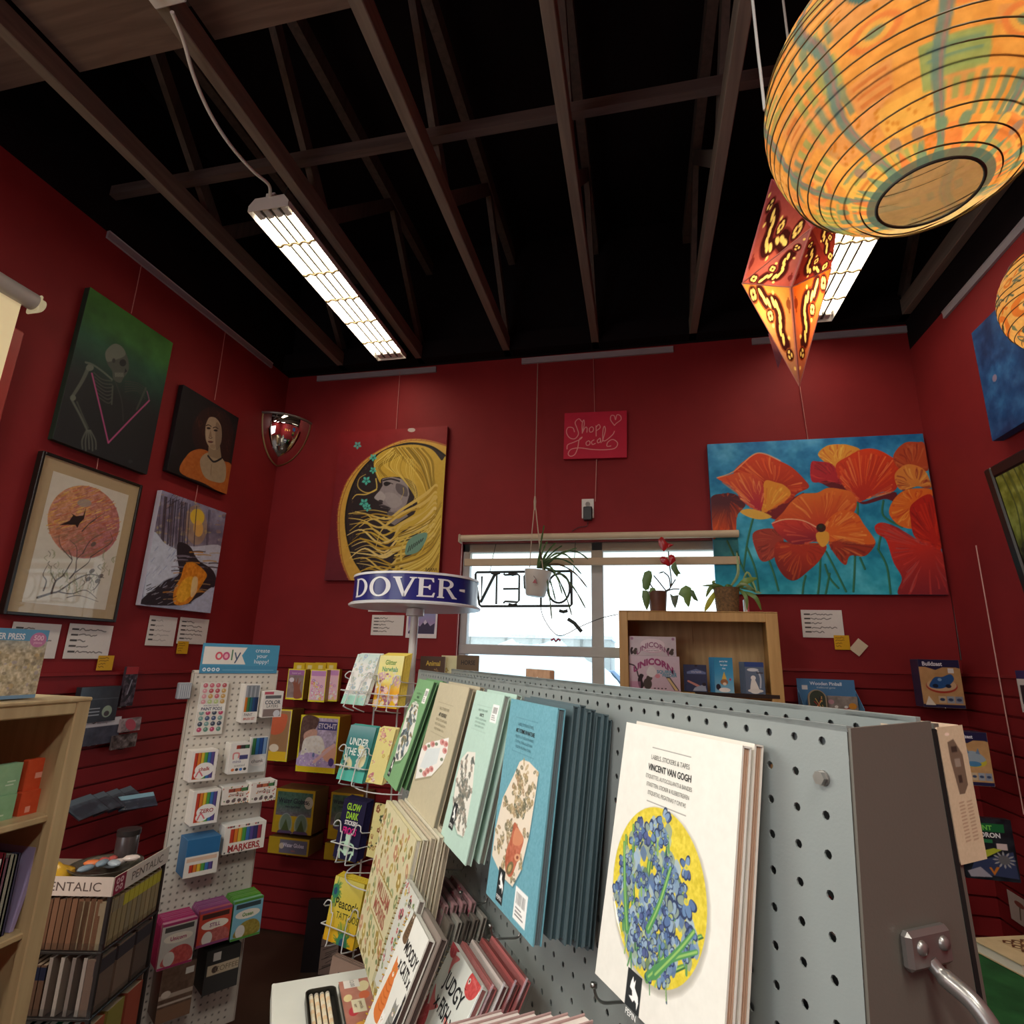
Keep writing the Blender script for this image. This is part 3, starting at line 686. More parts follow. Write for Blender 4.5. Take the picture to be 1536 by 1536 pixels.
for i in range(260):
    x, y = r.choice(pos) if pos else (cx, cy); x += r.uniform(-.03, .03); y += r.uniform(-.03, .03)
    if inside(x, y, .95): p.poly([(x-.03, y), (x-.01, y-.04), (x+.03, y-.01), (x+.015, y+.035)], r.choice([0x7f98b4, 0x9ab0c4, 0x6b86a8, 0x8fa08c, 0x5f7a5c, 0xa8b89a, 0x56709c]), .9, smooth=True)
for i in range(60):
    x, y = r.choice(pos); p.stroke([(x, y), (x+r.uniform(-.03, .03), y+r.uniform(.04, .1))], r.uniform(.006, .014), r.choice([0x4f8a50, 0x8fb06a, 0x2f4a5a]))
for x, y in sorted(pos, key=lambda q: q[1])[::2]:
    if r.random() < .25: p.stroke([(x, y), (x+r.uniform(-.03, .03), y+.07)], .016, r.choice([0x5f8f55, 0x86ad5e, 0x3f6b48]))
    petal_flower(x, y, r.uniform(.028, .05))
for x, y, q in ((.47, .46, .06), (.27, .55, .055), (.36, .55, .06), (.68, .62, .05), (.7, .76, .07), (.6, .86, .07), (.78, .9, .06)): petal_flower(x, y, q)
for pts in ([(.13, .66), (.19, .88), (.25, 1.05)], [(.56, .66), (.5, .84), (.43, .98)], [(.80, .93), (.6, 1.05), (.47, 1.17)], [(.77, .86), (.68, .97), (.52, 1.14)]): p.stroke(pts, .04, 0x4f8d55, taper=(.5, 1)); p.stroke(pts, .01, 0x90ba66)
p.poly([(.075, .93), (.14, 1.04), (.26, 1.15), (.20, 1.09), (.12, .98)], 0xf4f2ea)
hare(p, .30, 1.20, .17)
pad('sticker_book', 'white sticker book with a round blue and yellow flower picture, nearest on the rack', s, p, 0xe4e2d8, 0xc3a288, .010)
pad('sticker_book', 'second cream-edged sticker book just behind the white flower-picture one', s, None, 0xdcd6ca, 0xb8977e, .010, dn=-.0135, du=.0, dv=.002)
# light blue cover
s = slot((767, 1048), (837, 1063), (729, 1340), .08); w, h = s[2], s[3]
p = Pt(w, h, 300, 0x6ba4b2); p.mottle(.05, 60, 5); p.hom((240, 95), (600, 170), (435, 2017), (46, 1587))
lab = [(335, 545), (385, 560), (460, 635), (440, 800), (395, 1110), (330, 1400), (262, 1530), (170, 1440), (95, 1280), (120, 1080), (180, 830), (270, 650), (310, 560)]
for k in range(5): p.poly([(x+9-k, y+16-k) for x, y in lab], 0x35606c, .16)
p.poly(lab, 0xe6d9c4)
r = random.Random(5)
for i in range(330):
    a = r.choice(lab); b = (285, 1000); t = r.uniform(0, .92); x, y = b[0]+(a[0]-b[0])*t+r.uniform(-15, 15), b[1]+(a[1]-b[1])*t+r.uniform(-40, 40)
    if abs(y-(940+.55*(x-170))) < 34: continue
    c = r.choice([0x8c8062, 0xa8946a, 0x6f6a52, 0xb8a27c, 0x9a7d5c, 0x5e6250]); p.ell(x, y, r.uniform(5, 12), r.uniform(12, 34), c, r.uniform(-.5, .5), .85); p.ell(x, y, 3, 8, 0xe0d2b4, 0, .7)
p.poly([(275, 1020), (320, 1090), (350, 1150), (330, 1240), (300, 1330), (250, 1450), (205, 1400), (210, 1250), (250, 1130)], 0xb8684e, smooth=True, nz=.12); p.poly([(290, 1060), (345, 1140), (320, 1200), (260, 1180)], 0xd08a66, smooth=True)
p.ell(300, 1295, 24, 30, 0xd9a17c); p.ell(300, 1295, 10, 14, 0x8c4c3a); p.ell(240, 1380, 26, 55, 0x7a6a4a, .3); p.ell(240, 1380, 12, 30, 0xb6a06a, .3)
p.H = None; p.mx, p.my, p.k = 1, h/w, p.nx
titles(p, .42, .20, 0x3c6672, 'ART FORMS IN NATURE', .24); hare(p, .22, 1.36, .20); barcode(p, .60, 1.38, .24, .22, 2)
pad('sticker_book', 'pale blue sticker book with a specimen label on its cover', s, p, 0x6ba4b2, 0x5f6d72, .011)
for k in range(7):
    o = pad('sticker_book', 'slate blue sticker book in the thick stack behind the pale blue one', s, None, 0x55676c, 0x3a4f55, .0082, 'stack of slate blue sticker books', dn=-.022-.0081*k, dv=.004-.0022*k+.004*(k % 2), du=-.002+.0025*(k % 3))
# mint, beige, green covers further along
s = slot((715, 1035), (757, 1043), (660, 1256), .05); w, h = s[2], s[3]
p = Pt(w, h, 240, 0xb9d6c8); p.mottle(.02, 50, 2); p.hom((580, 235), (725, 275), (568, 1230), (360, 1047))
lab = [(510, 540), (545, 505), (595, 510), (590, 700), (560, 950), (545, 1015), (500, 1000), (470, 920), (460, 800), (480, 640)]
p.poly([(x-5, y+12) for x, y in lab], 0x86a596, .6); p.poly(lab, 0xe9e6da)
r = random.Random(8)
for i in range(260):
    a = r.choice(lab); t = r.uniform(0, .93); x, y = 528+(a[0]-528)*t, 760+(a[1]-760)*t+r.uniform(-25, 25)
    p.ell(x, y, r.uniform(3, 7), r.uniform(8, 22), r.choice([0x76776c, 0x8f8b7c, 0x5f6660, 0xa5988a]), r.uniform(-.6, .6), .8)
p.H = None; p.mx, p.my, p.k = 1, h/w, p.nx; titles(p, .42, .22, 0x6f8f82, 'INSECTS', .26); barcode(p, .72, .12, .2, .2, 3); hare(p, .2, 1.3, .22)
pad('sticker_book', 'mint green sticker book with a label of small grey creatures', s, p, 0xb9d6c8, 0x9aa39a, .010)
pad('sticker_book', 'mint sticker book hidden behind the mint green front copy', s, None, 0xb4cfc2, 0x88877c, .010, dn=-.02, du=.004, dv=.003)
s = slot((660, 1023), (704, 1033), (608, 1210), .055); w, h = s[2], s[3]
p = Pt(w, h, 230, 0xc3b99c); p.mottle(.02, 50, 6); p.hom((375, 195), (525, 230), (310, 1000), (180, 850))
lab = [(300, 515), (415, 487), (405, 560), (380, 620), (320, 685), (235, 703), (250, 620), (265, 550)]
p.poly([(x-4, y+12) for x, y in lab], 0x8d8468, .6); p.poly(lab, 0xf2efe8); p.poly([(300, 545), (370, 540), (350, 620), (290, 650), (262, 640)], 0xdfe6e6)
for x, y in ((290, 540), (330, 520), (380, 510), (398, 520), (392, 555), (285, 675), (300, 660), (320, 650)): p.ell(x, y, 12, 16, 0xd89a94); p.ell(x+3, y, 6, 8, 0xb36a66)
for x, y in ((310, 530), (350, 520), (265, 660), (375, 600)): p.ell(x, y, 8, 9, 0x7d8a72)
p.H = None; p.mx, p.my, p.k = 1, h/w, p.nx; titles(p, .42, .24, 0x8a8268, 'ART NOUVEAU', .26); hare(p, .2, 1.22, .22); barcode(p, .58, 1.2, .22, .22, 4)
pad('sticker_book', 'beige sticker book with a rose-bordered label on its cover', s, p, 0xc3b99c, 0x8e8a78, .010)
pad('sticker_book', 'beige sticker book tucked behind the rose-labelled one', s, None, 0xbab096, 0x7f7b6c, .010, dn=-.02, du=.004, dv=.003)
s = slot((628, 1018), (651, 1022), (575, 1165), .06); w, h = s[2], s[3]
p = Pt(w, h, 210, 0x7fae7c); p.mottle(.02, 40, 7); p.hom((215, 175), (345, 200), (115, 820), (45, 720))
lab = [(180, 345), (205, 338), (225, 365), (215, 450), (190, 570), (165, 640), (130, 675), (100, 670), (95, 640), (115, 540), (150, 400)]
p.poly([(x-3, y+14) for x, y in lab], 0x50744e, .6); p.poly(lab, 0xeae9df)
r = random.Random(9)
for i in range(90):
    a = r.choice(lab); t = r.uniform(0, .9); p.ell(158+(a[0]-158)*t, 505+(a[1]-505)*t, r.uniform(4, 8), r.uniform(8, 22), r.choice([0x5e6a5c, 0x7f93a0, 0x8e7c54, 0x4f5a62]), r.uniform(-.6, .6), .85)
p.H = None; p.mx, p.my, p.k = 1, h/w, p.nx; titles(p, .4, .22, 0x4c6e4a, 'WILDLIFE', .26); barcode(p, .7, .12, .2, .22, 5); hare(p, .2, 1.2, .22)
pad('sticker_book', 'leaf green sticker book, furthest along the grey rack', s, p, 0x7fae7c, 0x3c5c40, .010)
pad('sticker_book', 'dark-edged green sticker book behind the leaf green front one', s, None, 0x6c9a6a, 0x3a4a3a, .010, dn=-.02, du=.004, dv=.003)
# peg hooks
def hook(label, u, v, ln, group='bare steel peg hooks'):
    t = thing('peg_hook', label, 'hook', GON.place(u, v, 0), group)
    mb = MB(); mb.tube(cr([(0, .006, .012), (0, -.001, .008), (0, -.006, 0), (0, -ln*.5, 0), (0, -ln+.012, .001), (0, -ln+.004, .006), (0, -ln, .016)], False, 5), .0016, 8); mb.build('wire', WIREM, t, True)
    mb = MB(); mb.lathe([(0, -.003), (.0035, -.002), (.0035, .002), (0, .003)], 10, 0xcccccc, c=(0, -ln, .017)); mb.build('tip', WIREM, t, True)
for q, lab in (((782, 1352), 'steel peg hook just left of the pale blue sticker book foot'), ((735, 1402), 'lower steel peg hook under the pale blue sticker book'), ((890, 1497), 'steel peg hook under the white flower-picture sticker book'),
               ((690, 1350), 'steel peg hook under the mint green sticker book'), ((660, 1300), 'steel peg hook under the beige sticker book')):
    u, v = GON.hit(*q, .05); hook(lab, u, v-.006, .05)
# ------------------------------------------------------------------ kraft box on the back, by the end
a0 = END.hit(1396, 1091); a1 = END.hit(1464, 1292)
u0, z1 = END.hit(1398, 1090, .0); u1, z0 = END.hit(1466, 1290, .0)
p = Pt(.033, z1-z0, 150, 0xc4b294, 1, 4); p.mottle(.03, 20, 2)
p.poly([(.30, .48), (.55, .40), (.80, .9), (.80, 1.8), (.62, 2.05), (.42, 2.05), (.30, 1.0)], 0x6c5c4c); p.rect(.4, .62, .62, .8, 0x3a3029); p.rect(.45, 1.0, .66, 1.25, 0x8f8374); p.rect(.48, 1.5, .62, 1.72, 0x3a3029)
for i in range(2):
    for k in range(12): p.stroke([(.34+.3*i, 2.3+k*.1), (.52+.3*i, 2.28+k*.1)], .03, 0x8a6c58, .7, False)
p.ell(.34, .24, .09, .05, 0xe6cfbc)
card('model_kit_box', 'kraft cardboard kit box standing up behind the end of the gondola', 'box', END.place(u0+.004, z0, .004, 0, math.radians(-2.6)), .033, z1-z0, .05, p, 0xc4ad94)
# ------------------------------------------------------------------ lower display: shelf, spiral notebooks, pencil tin
SHZ = .80
SH = Frame((G0.x, G0.y, SHZ), GU, GN0)
sh = thing('display_shelf', 'white shelf jutting from the gondola face under the spiral notebooks', 'shelf', SH.place(-1.09, 0, 0))
nw = -SHZ*0+ (GT-SHZ)*math.tan(_a)
mb = MB(); mb.box(0, .95, -.335, -nw-.003, -.012, 0, 0xe2e2d8, b=.003); mb.box(0, .95, -.338, -.330, -.03, .0, 0xe2e2d8, b=.002); mb.build('board', flat_mat('white_laminate', 0xdfe0d6, .4, vary=.04), sh)
for x in (.12, .8):
    mb = MB(); mb.prism([(0, -.012), (0, -.16), (.02, -.16), (.2, -.03), (.2, -.012)], -.003, .003, 0xc8c8c2); mb.build('bracket', METALP, sh, M=Matrix.Translation((x, -nw-.02, 0)) @ Matrix.Rotation(-PI/2, 4, 'Z'))
def sprig(p, x, y, s, r, cols):
    k = r.random()
    if k < .35:
        p.stroke([(x, y), (x+s*.2, y-s*.5), (x, y-s)], s*.12, r.choice(cols))
        for j in range(3): p.ell(x+s*.25*(1 if j % 2 else -1), y-s*(.25+.25*j), s*.26, s*.12, r.choice(cols), r.uniform(-.8, .8), .9)
    elif k < .7:
        for j in range(5): a = j*1.257; p.ell(x+s*.3*math.cos(a), y+s*.3*math.sin(a), s*.22, s*.2, cols[int(k*97) % len(cols)], 0, .85)
        p.ell(x, y, s*.14, s*.14, 0xf0e4b0)
    else:
        p.ell(x, y, s*.42, s*.26, r.choice(cols), r.uniform(-1.5, 1.5), .9); p.ell(x, y, s*.2, s*.1, 0xe8dca8, r.uniform(-1, 1), .8)
s = slot((580, 1200), (627, 1239), (534, 1404), .135); w, h = s[2], s[3]
p = Pt(w, h, 330, 0xdcd3aa, 1, h/w); p.mottle(.02, 40, 4); r = random.Random(21)
for j in range(9):
    for i in range(8):
        if 3.4 < j < 5.6 and 1 < i < 6.4: continue
        sprig(p, .07+.125*i+r.uniform(-.02, .02), .06+h/w/9*(j+.3), .105, r, [0xa68a3e, 0x7c8a5a, 0xc28a6a, 0x8f7a3c, 0x9aa878, 0xb8a050, 0xc6977c])
p.rect(.25, .40, .76, .60, 0xdcd3aa); p.text('WILLIAM', .5, .455, .115, 0xb06a56, bold=.02, sx=.9); p.text('MORRIS', .5, .555, .115, 0xb06a56, bold=.02, sx=.9)
for sgn in (-1, 1): p.stroke([(.26, .505+sgn*.115), (.74, .505+sgn*.115)], .008, 0xa68a3e)
pad('sticker_book', 'large cream sticker book with sprigs and red two-line title, leaning at the low front', s, p, 0xdcd3aa, 0xcfc9b8, .010)
for k in range(4): pad('sticker_book', 'cream sticker book in the stack behind the red-titled front copy', s, None, [0xd9d2ba, 0xc9bca4][k % 2], 0xa89c88, .009, 'cream sticker books behind the front copy', dn=-.0125*(k+1), du=.003*k, dv=.003*k)
def spiral(t, h, col, n=18):
    mb = MB(); pts = []
    for k in range(n*8): a = k*PI/4; pts.append((-.002+.005*math.cos(a)-.001, .004+.006*math.sin(a), .006+(h-.012)*k/(n*8)))
    mb.tube(pts, .0009, 5, col); mb.build('spiral_wire', METALP, t, True)
def sleeve(t, w, h, d):
    mb = MB(); mb.box(-.004, w+.006, -.0035, d+.002, -.004, h+.006, 0xffffff, b=.002); mb.build('clear_sleeve', CLEAR, t)
def notebook(label, sl, pt, cov, edge, wire=0x8a6a20, group=None, slv=True, thick=.010, **k):
    t = pad('spiral_notebook', label, sl, pt, cov, edge, thick, group, cat='notebook', **k); spiral(t, sl[3], wire)
    if slv: sleeve(t, sl[2], sl[3], thick)
    return t
# floral one between
s = slot((610, 1318), (630, 1342), (562, 1470), .15); w, h = s[2], s[3]
p = Pt(w, h, 200, 0xe9e6da, 1, h/w); r = random.Random(3)
for i in range(60): sprig(p, r.uniform(.04, .96), r.uniform(.05, h/w), r.uniform(.09, .16), r, [0xc23a4c, 0xd8b23c, 0xd0607a, 0x6c8a50, 0xb82e40, 0x4a4a44])
notebook('spiral notebook covered in red and yellow flowers, behind the cat one', s, p, 0xd9d4c8, 0x8a8078)
# cats
s = slot((618, 1362), (645, 1393), (541, 1548), .155); w, h = s[2], s[3]
p = Pt(w, h, 260, 0xe6e6dc, 1, h/w); H_ = h/w
def cat(x, y, s, c, c2):
    p.poly([(x-.5*s, y+1.5*s), (x-.42*s, y+.5*s), (x-.25*s, y), (x+.25*s, y), (x+.45*s, y+.5*s), (x+.5*s, y+1.5*s)], c, smooth=True); p.ell(x, y-.1*s, .34*s, .3*s, c)
    for k in (-1, 1): p.poly([(x+k*.34*s, y-.1*s), (x+k*.3*s, y-.55*s), (x+k*.06*s, y-.34*s)], c); p.ell(x+k*.13*s, y-.12*s, .05*s, .04*s, 0xd8c040); p.ell(x+k*.13*s, y-.12*s, .02*s, .04*s, 0x202020)
    for k in range(5): p.stroke([(x-.3*s, y+(.3+.22*k)*s), (x, y+(.36+.22*k)*s), (x+.32*s, y+(.28+.22*k)*s)], .05*s, c2, .8)
    p.ell(x, y+.02*s, .12*s, .08*s, 0xf0e0d0); p.ell(x, y-.02*s, .03*s, .02*s, 0x7a3a34)
cat(.30, .70, .33, 0xd97a3c, 0xb85a24); cat(.80, .92, .26, 0x8d8d86, 0x55554f); cat(1.02, .74, .22, 0x2b2b2d, 0x1a1a1c); cat(.2, .04, .2, 0x6e563e, 0x3c2f26); cat(.52, 1.13, .2, 0xf2f0ea, 0xc8c4bc)
p.rect(.34, .26, .96, .60, 0xe6e6dc); p.text('MOODY', .65, .33, .2, 0x2a2a2a, bold=.02, sx=.85); p.text('x CATS x', .66, .52, .2, 0x2a2a2a, bold=.02, sx=.75)
notebook('spiral notebook with moody cats on its cover, left of the fish notebook', s, p, 0xd8d6cc, 0x5a4a44, 0xb08a2a, slv=False)
notebook('taupe-backed spiral notebook directly behind the cat notebook', s, None, 0x857970, 0x4a3f3a, 0x7a746c, dn=-.0145, dv=.004, du=.008, slv=False)
s = slot((650, 1346), (676, 1372), (622, 1440), .075)
for k in range(5): notebook('sleeved grey notebook in the stack above and behind the cat notebook', s, None, [0x8a7d74, 0xb8aea4, 0x6f635c][k % 3], 0x4a3f3a, 0x7a746c, 'sleeved grey notebooks on the upper peg', dn=-.0125*k, dv=.003*k, du=.004*k, thick=.0075)
# fish
s = slot((680, 1412), (725, 1454), (600, 1580), .10); w, h = s[2], s[3]
p = Pt(w, h, 300, 0xe4e4da, 1, h/w)
def fish(x, y, s, c, rot, c2):
    co, si = math.cos(rot), math.sin(rot); q = lambda a, b: (x+s*(a*co-b*si), y+s*(a*si+b*co))
    p.poly([q(*k) for k in ((.35, -.05), (.8, -.45), (.72, 0), (.85, .42), (.35, .08))], mixc(c, 0xf4c0b0, .35), smooth=True)
    p.poly([q(*k) for k in ((-.2, -.3), (.1, -.7), (.45, -.55), (.3, -.2))], c2, smooth=True)
    p.poly([q(*k) for k in ((-.55, .05), (-.4, -.25), (0, -.38), (.35, -.15), (.42, .05), (.2, .3), (-.1, .36), (-.42, .25))], c, smooth=True, nz=.1)
    for i in range(10): p.ell(*q(-.15+.06*i % .5, -.15+.04*(i % 7)), .03*s, .03*s, mixc(c, 0xffffff, .35), a=.5)
    p.ell(*q(-.36, -.08), .075*s, .075*s, 0xf0e4d8); p.ell(*q(-.36, -.08), .04*s, .04*s, 0x222222); p.stroke([q(-.54, .1), q(-.42, .14)], .02*s, 0x6a2420)
fish(.10, .72, .34, 0xcf4a50, -1.2, 0xb8363e); fish(.62, 1.02, .5, 0xd65a44, .25, 0xc2402e); fish(.88, .52, .36, 0xd8605a, 2.9, 0xc04848); fish(.10, .02, .26, 0xc84c54, .6, 0xa8383e); fish(.85, .05, .34, 0xd2504e, -.4, 0xb83a40); fish(.3, 1.1, .3, 0xe08a74, 1.2, 0xc86a58)
p.text('JUDGY', .50, .26, .2, 0x26282a, bold=.02, sx=.9); p.text('x FISH x', .50, .46, .2, 0x26282a, bold=.02, sx=.8); p.text('A STICKER', .46, .66, .05, 0x4a4a4a, sx=.8); p.text('BOOK', .46, .72, .05, 0x4a4a4a, sx=.8)
notebook('spiral notebook with red fish on its cover in a clear sleeve, front right', s, p, 0xd8d4ca, 0xa86a66, 0x8a7a5a)
for k in range(4): notebook('sleeved notebook in the stack behind the red fish cover', s, None, [0xc06a68, 0xd8c8c0, 0xa85250][k % 3], 0x7a4a48, 0x8a8078, 'sleeved notebooks behind the fish cover', dn=-.0135*(k+1), dv=.003*k, du=.004*k, thick=.0085)
# pink patterned pads on the hook above, seen edge on
s = slot((640, 1318), (668, 1345), (622, 1388), .075)
for k in range(4):
    p = Pt(s[2], s[3], 80, 0xd8a0a4, 1, 1.3); r = random.Random(40+k)
    for i in range(25): sprig(p, r.random(), r.random()*1.3, .16, r, [0xc23a5c, 0xe8e0d8, 0x7a9a6a, 0xd86a8a])
    notebook('pink floral pad in a clear sleeve, stacked above the cat notebooks', s, p, 0xd0a0a4, 0x8a6a66, 0x9a8a80, 'pink floral pads on the peg', dn=-.013*k, dv=.004*k, du=.008*k, thick=.008)
# pads at the bottom edge under the white book
for k in range(6):
    u, v = GON.hit(752+22*k, 1513+1.5*k, .10)
    t = thing('memo_pad', 'pinkish memo pad standing in the row at the bottom edge of the rack', 'notepad', GON.place(u-.0, v-.16, .10-.002*k, 0, 0, math.radians(-78)), 'pinkish memo pads in a row')
    mb = MB(); mb.box(0, .10, 0, .0016, 0, .16, 0xa88a86, b=.0006); mb.box(0, .10, .011, .0126, 0, .16, 0xa88a86, b=.0006); mb.build('cover', PRINT, t)
    mb = MB(); mb.box(.001, .099, .0018, .0108, .001, .158, 0xd8ccc4); mb.build('pages', PRINT, t)
# pencil tin on the shelf
a = SH.o; P = at_z(458, 1483, SHZ+.02); Q = at_z(503, 1472, SHZ+.02)
pu, pn = (P-SH.o).dot(GU), (P-SH.o).dot(GN0); qn = (Q-SH.o).dot(GN0); tw = pn-qn
tin = thing('pencil_tin', 'open black tin holding a row of pale patterned pencils on the white shelf', 'pencil case', SH.place(pu, 0, pn))
mb = MB(); L = .19
def rrect(x0, x1, y0, y1, r, n=5): 
    o = []
    for cx, cy, a0 in ((x1-r, y1-r, 0), (x0+r, y1-r, PI/2), (x0+r, y0+r, PI), (x1-r, y0+r, 1.5*PI)):
        for k in range(n+1): o.append((cx+r*math.cos(a0+k*PI/2/n), cy+r*math.sin(a0+k*PI/2/n)))
    return o
rw = lambda i: [rrect(i, L-i, i, tw-i, .012-i*.6)]
ring = lambda i, z: [(x, y, z) for x, y in rrect(i, L-i, i, tw-i, .012-i*.6)]
mb.rings([ring(0, .001), ring(0, .018), ring(.002, .018), ring(.002, .003)], C(0x24241f), cap=(True, True)); mb.build('tray', METALP, tin)
for k in range(4):
    t = thing('pencil', 'pale patterned pencil lying in the open black tin', 'pencil', SH.place(pu+.012, .0085, pn-.011-k*(tw-.02)/3.6), 'pencils in the black tin')
    mb = MB(); n = 14; cols = [C([0xe6dcc4, 0xded0b2, 0xe2c49c][(i*5+k) % 3]) for i in range(n)]
    for i in range(n): mb.cyl((i*.165/n, 0, 0), ((i+1)*.165/n, 0, 0), .0042, n=6, col=cols[i], cap=(i == 0, i == n-1))
    mb.build('barrel', PRINT, t); mb = MB(); mb.cyl((-.006, 0, 0), (0, 0, 0), .0043, n=10, col=0xb8b0a0); mb.build('ferrule', METALP, t)
P = at_z(508, 1470, SHZ+.014); Q = at_z(549, 1455, SHZ+.014); lu, ln_ = (P-SH.o).dot(GU), (P-SH.o).dot(GN0); lw = ln_-(Q-SH.o).dot(GN0)
p = Pt(L, lw, 220, 0xb87a68, L/lw, 1); r = random.Random(6); p.mottle(.06, 8, 4)
for x, y, a, b, c in ((.5, .22, .34, .2, 0xe6d8a8), (2.4, .2, .3, .16, 0xd8603c), (1.9, .7, .26, .16, 0xc23a44), (1.05, .25, .25, .18, 0xd8704a), (2.8, .6, .3, .2, 0xe0a040), (1.1, .8, .22, .14, 0xe8d49a), (3.0, .25, .3, .17, 0xc04a50)): p.ell(x, y, a, b, c, .2)
p.rect(1.25, .28, 2.0, .72, 0xe9dfbc); p.text('pencils', 1.62, .42, .16, 0x8a6a50); p.text('set', 1.62, .6, .16, 0x8a6a50); p.rect(-.0, .32, .5, .85, 0xece6dc); p.text('12.00', .25, .56, .2, 0x888888)
o = thing('tin_lid', 'patterned sliding lid with red and cream spots lying beside the pencil tin', 'lid', SH.place(lu, 0, ln_))
mb = MB(); mb.box(0, L, .0, lw, .0, .0095, 0x6f6a60, b=.002); mb.M = Matrix.Rotation(-PI/2, 4, 'X') @ Matrix.Translation((0, -.0105, 0)); p.put(mb, L, lw); mb.M = Matrix.Identity(4)
mb.build('lid_plate', PRINT, o)
# ================================================================== wire spinner with its round blue sign
SA = Vector((-.827, 2.038, 0)); SN = Vector((-.34, -.94, 0)).normalized(); SU = Vector((-SN.y, SN.x, 0))
SPN = Frame(SA, SU, SN)
sp = thing('spinner_rack', 'white wire book spinner topped by a round blue sign', 'display rack', SA)
WHT = flat_mat('white_gloss_plastic', 0xe6e8ea, .25, vary=.03)
mb = MB(); mb.lathe([(0, 0), (.2, 0), (.2, .012), (.03, .03), (.018, .06)], 32, 0xdddddd); mb.build('base', WIREW, sp, 40)
mb = MB(); mb.cyl((0, 0, .05), (0, 0, 1.62), .0152, n=16, col=0xe6e8ea); mb.build('pole', WIREW, sp, 40)
mb = MB(); mb.lathe([(.0, 1.620), (.245, 1.618), (.247, 1.624), (.240, 1.629), (.0, 1.630)], 64, 0xe8eaec); mb.lathe([(.034, 1.617), (.034, 1.592), (.018, 1.589)], 20, 0xd0d4d6)
mb.build('sign_plate', WHT, sp, 40)
RB = .232; cam_az = math.atan2(-SA.x, -SA.y)   # direction of the viewer from the pole, clockwise from +y
def cylp(a, z, R=RB): return (R*math.sin(cam_az-a), R*math.cos(cam_az-a), z)
Z0, Z1 = 1.631, 1.722
mb = MB(); N = 96
mb.rings([[cylp(2*PI*k/N, z, R) for k in range(N)] for R, z in ((RB-.002, Z0), (RB, Z0), (RB, Z1), (RB-.002, Z1), (RB-.002, Z0))], C(0x1c2470)); sb_ = mb.build('sign_band', GLOSS, sp, 40)
mb = MB(); mb.rings([[cylp(2*PI*k/N, z, R) for k in range(N)] for R, z in ((RB-.004, Z1-.002), (RB+.004, Z1-.002), (RB+.004, Z1+.006), (RB-.004, Z1+.006))], C(0xe8eaec)); mb.build('sign_rim', WHT, sp, 40)
def serif_polys():                          # roman capitals on a 0..1 high grid, counterclockwise outlines, holes by ribbon
    def arc(cx, cy, rx, ry, a0, a1, n=16): return [(cx+rx*math.cos(math.radians(a0+(a1-a0)*i/n)), cy+ry*math.sin(math.radians(a0+(a1-a0)*i/n))) for i in range(n+1)]
    def band(o, i): return [o[k:k+2]+i[k:k+2][::-1] for k in range(len(o)-1)]
    stem = lambda x: [[(x-.03, 0), (x+.25, 0), (x+.25, .05), (x+.19, .08), (x+.19, .92), (x+.25, .95), (x+.25, 1), (x-.03, 1), (x-.03, .95), (x+.03, .92), (x+.03, .08), (x-.03, .05)]]
    D = stem(0)+band(arc(.3, .5, .5, .5, -90, 90), arc(.3, .5, .33, .42, -90, 90))+[[(.18, 0), (.3, 0), (.3, .08), (.18, .08)], [(.18, .92), (.3, .92), (.3, 1), (.18, 1)]]
    O = band(arc(.46, .5, .46, .52, 0, 360, 32), arc(.46, .5, .28, .44, 0, 360, 32))
    V = [[(-.02, 1), (-.02, .95), (.05, .92), (.36, -.02), (.46, -.02), (.42, .22), (.24, .92), (.31, .95), (.31, 1)], [(.36, -.02), (.46, -.02), (.76, .92), (.84, .95), (.84, 1), (.58, 1), (.58, .95), (.66, .92), (.42, .22)]]
    E = stem(0)+[[(.18, 0), (.58, 0), (.62, .24), (.56, .24), (.5, .08), (.18, .08)], [(.18, .92), (.46, .92), (.52, .78), (.57, .78), (.55, 1), (.18, 1)], [(.18, .47), (.36, .47), (.41, .38), (.45, .38), (.45, .65), (.41, .65), (.36, .55), (.18, .55)]]
    R = stem(0)+band(arc(.3, .75, .32, .25, -90, 90), arc(.3, .75, .16, .17, -90, 90))+[[(.18, .5), (.3, .5), (.3, .58), (.18, .58)], [(.18, .92), (.3, .92), (.3, 1), (.18, 1)], [(.28, .54), (.44, .52), (.70, .1), (.80, .05), (.80, 0), (.58, 0)]]
    return [(D, .86), (O, .96), (V, .84), (E, .68), (R, .86), ([[(0, .42), (.3, .36), (.3, .68), (0, .62)]], .3)]
mb = MB(); x = 0; L = serif_polys(); tot = sum(w for _, w in L)+.05*5; hgt = .066; a0, a1 = math.radians(-66), math.radians(47); sx = (a1-a0)/tot
for k, (pl, w) in enumerate(L):
    for q in pl:
        if k == 5: q = [(.0+a*1., .5+(b-.5)*.5) for a, b in q]
        # subdivide so that letters follow the curve
        tri = tessellate_polygon([[Vector((a, b, 0)) for a, b in q]])
        for t3 in tri:
            A = [q[i] for i in t3]
            n = 4; pts = {}; V = []; Fc = []
            for i in range(n+1):
                for j in range(n+1-i):
                    u, v = i/n, j/n; px = A[0][0]*(1-u-v)+A[1][0]*u+A[2][0]*v; py = A[0][1]*(1-u-v)+A[1][1]*u+A[2][1]*v
                    pts[i, j] = len(V); V.append(cylp(a0+(x+px)*sx, Z0+.011+py*hgt, RB+.0012))
            for i in range(n):
                for j in range(n-i):
                    Fc.append((pts[i, j], pts[i+1, j], pts[i, j+1]))
                    if i+j < n-1: Fc.append((pts[i+1, j], pts[i+1, j+1], pts[i, j+1]))
            mb.add(V, Fc, C(0xeceef0))
    mb.build('sign_letter', WHT, sb_); mb = MB()
    x += w+.05
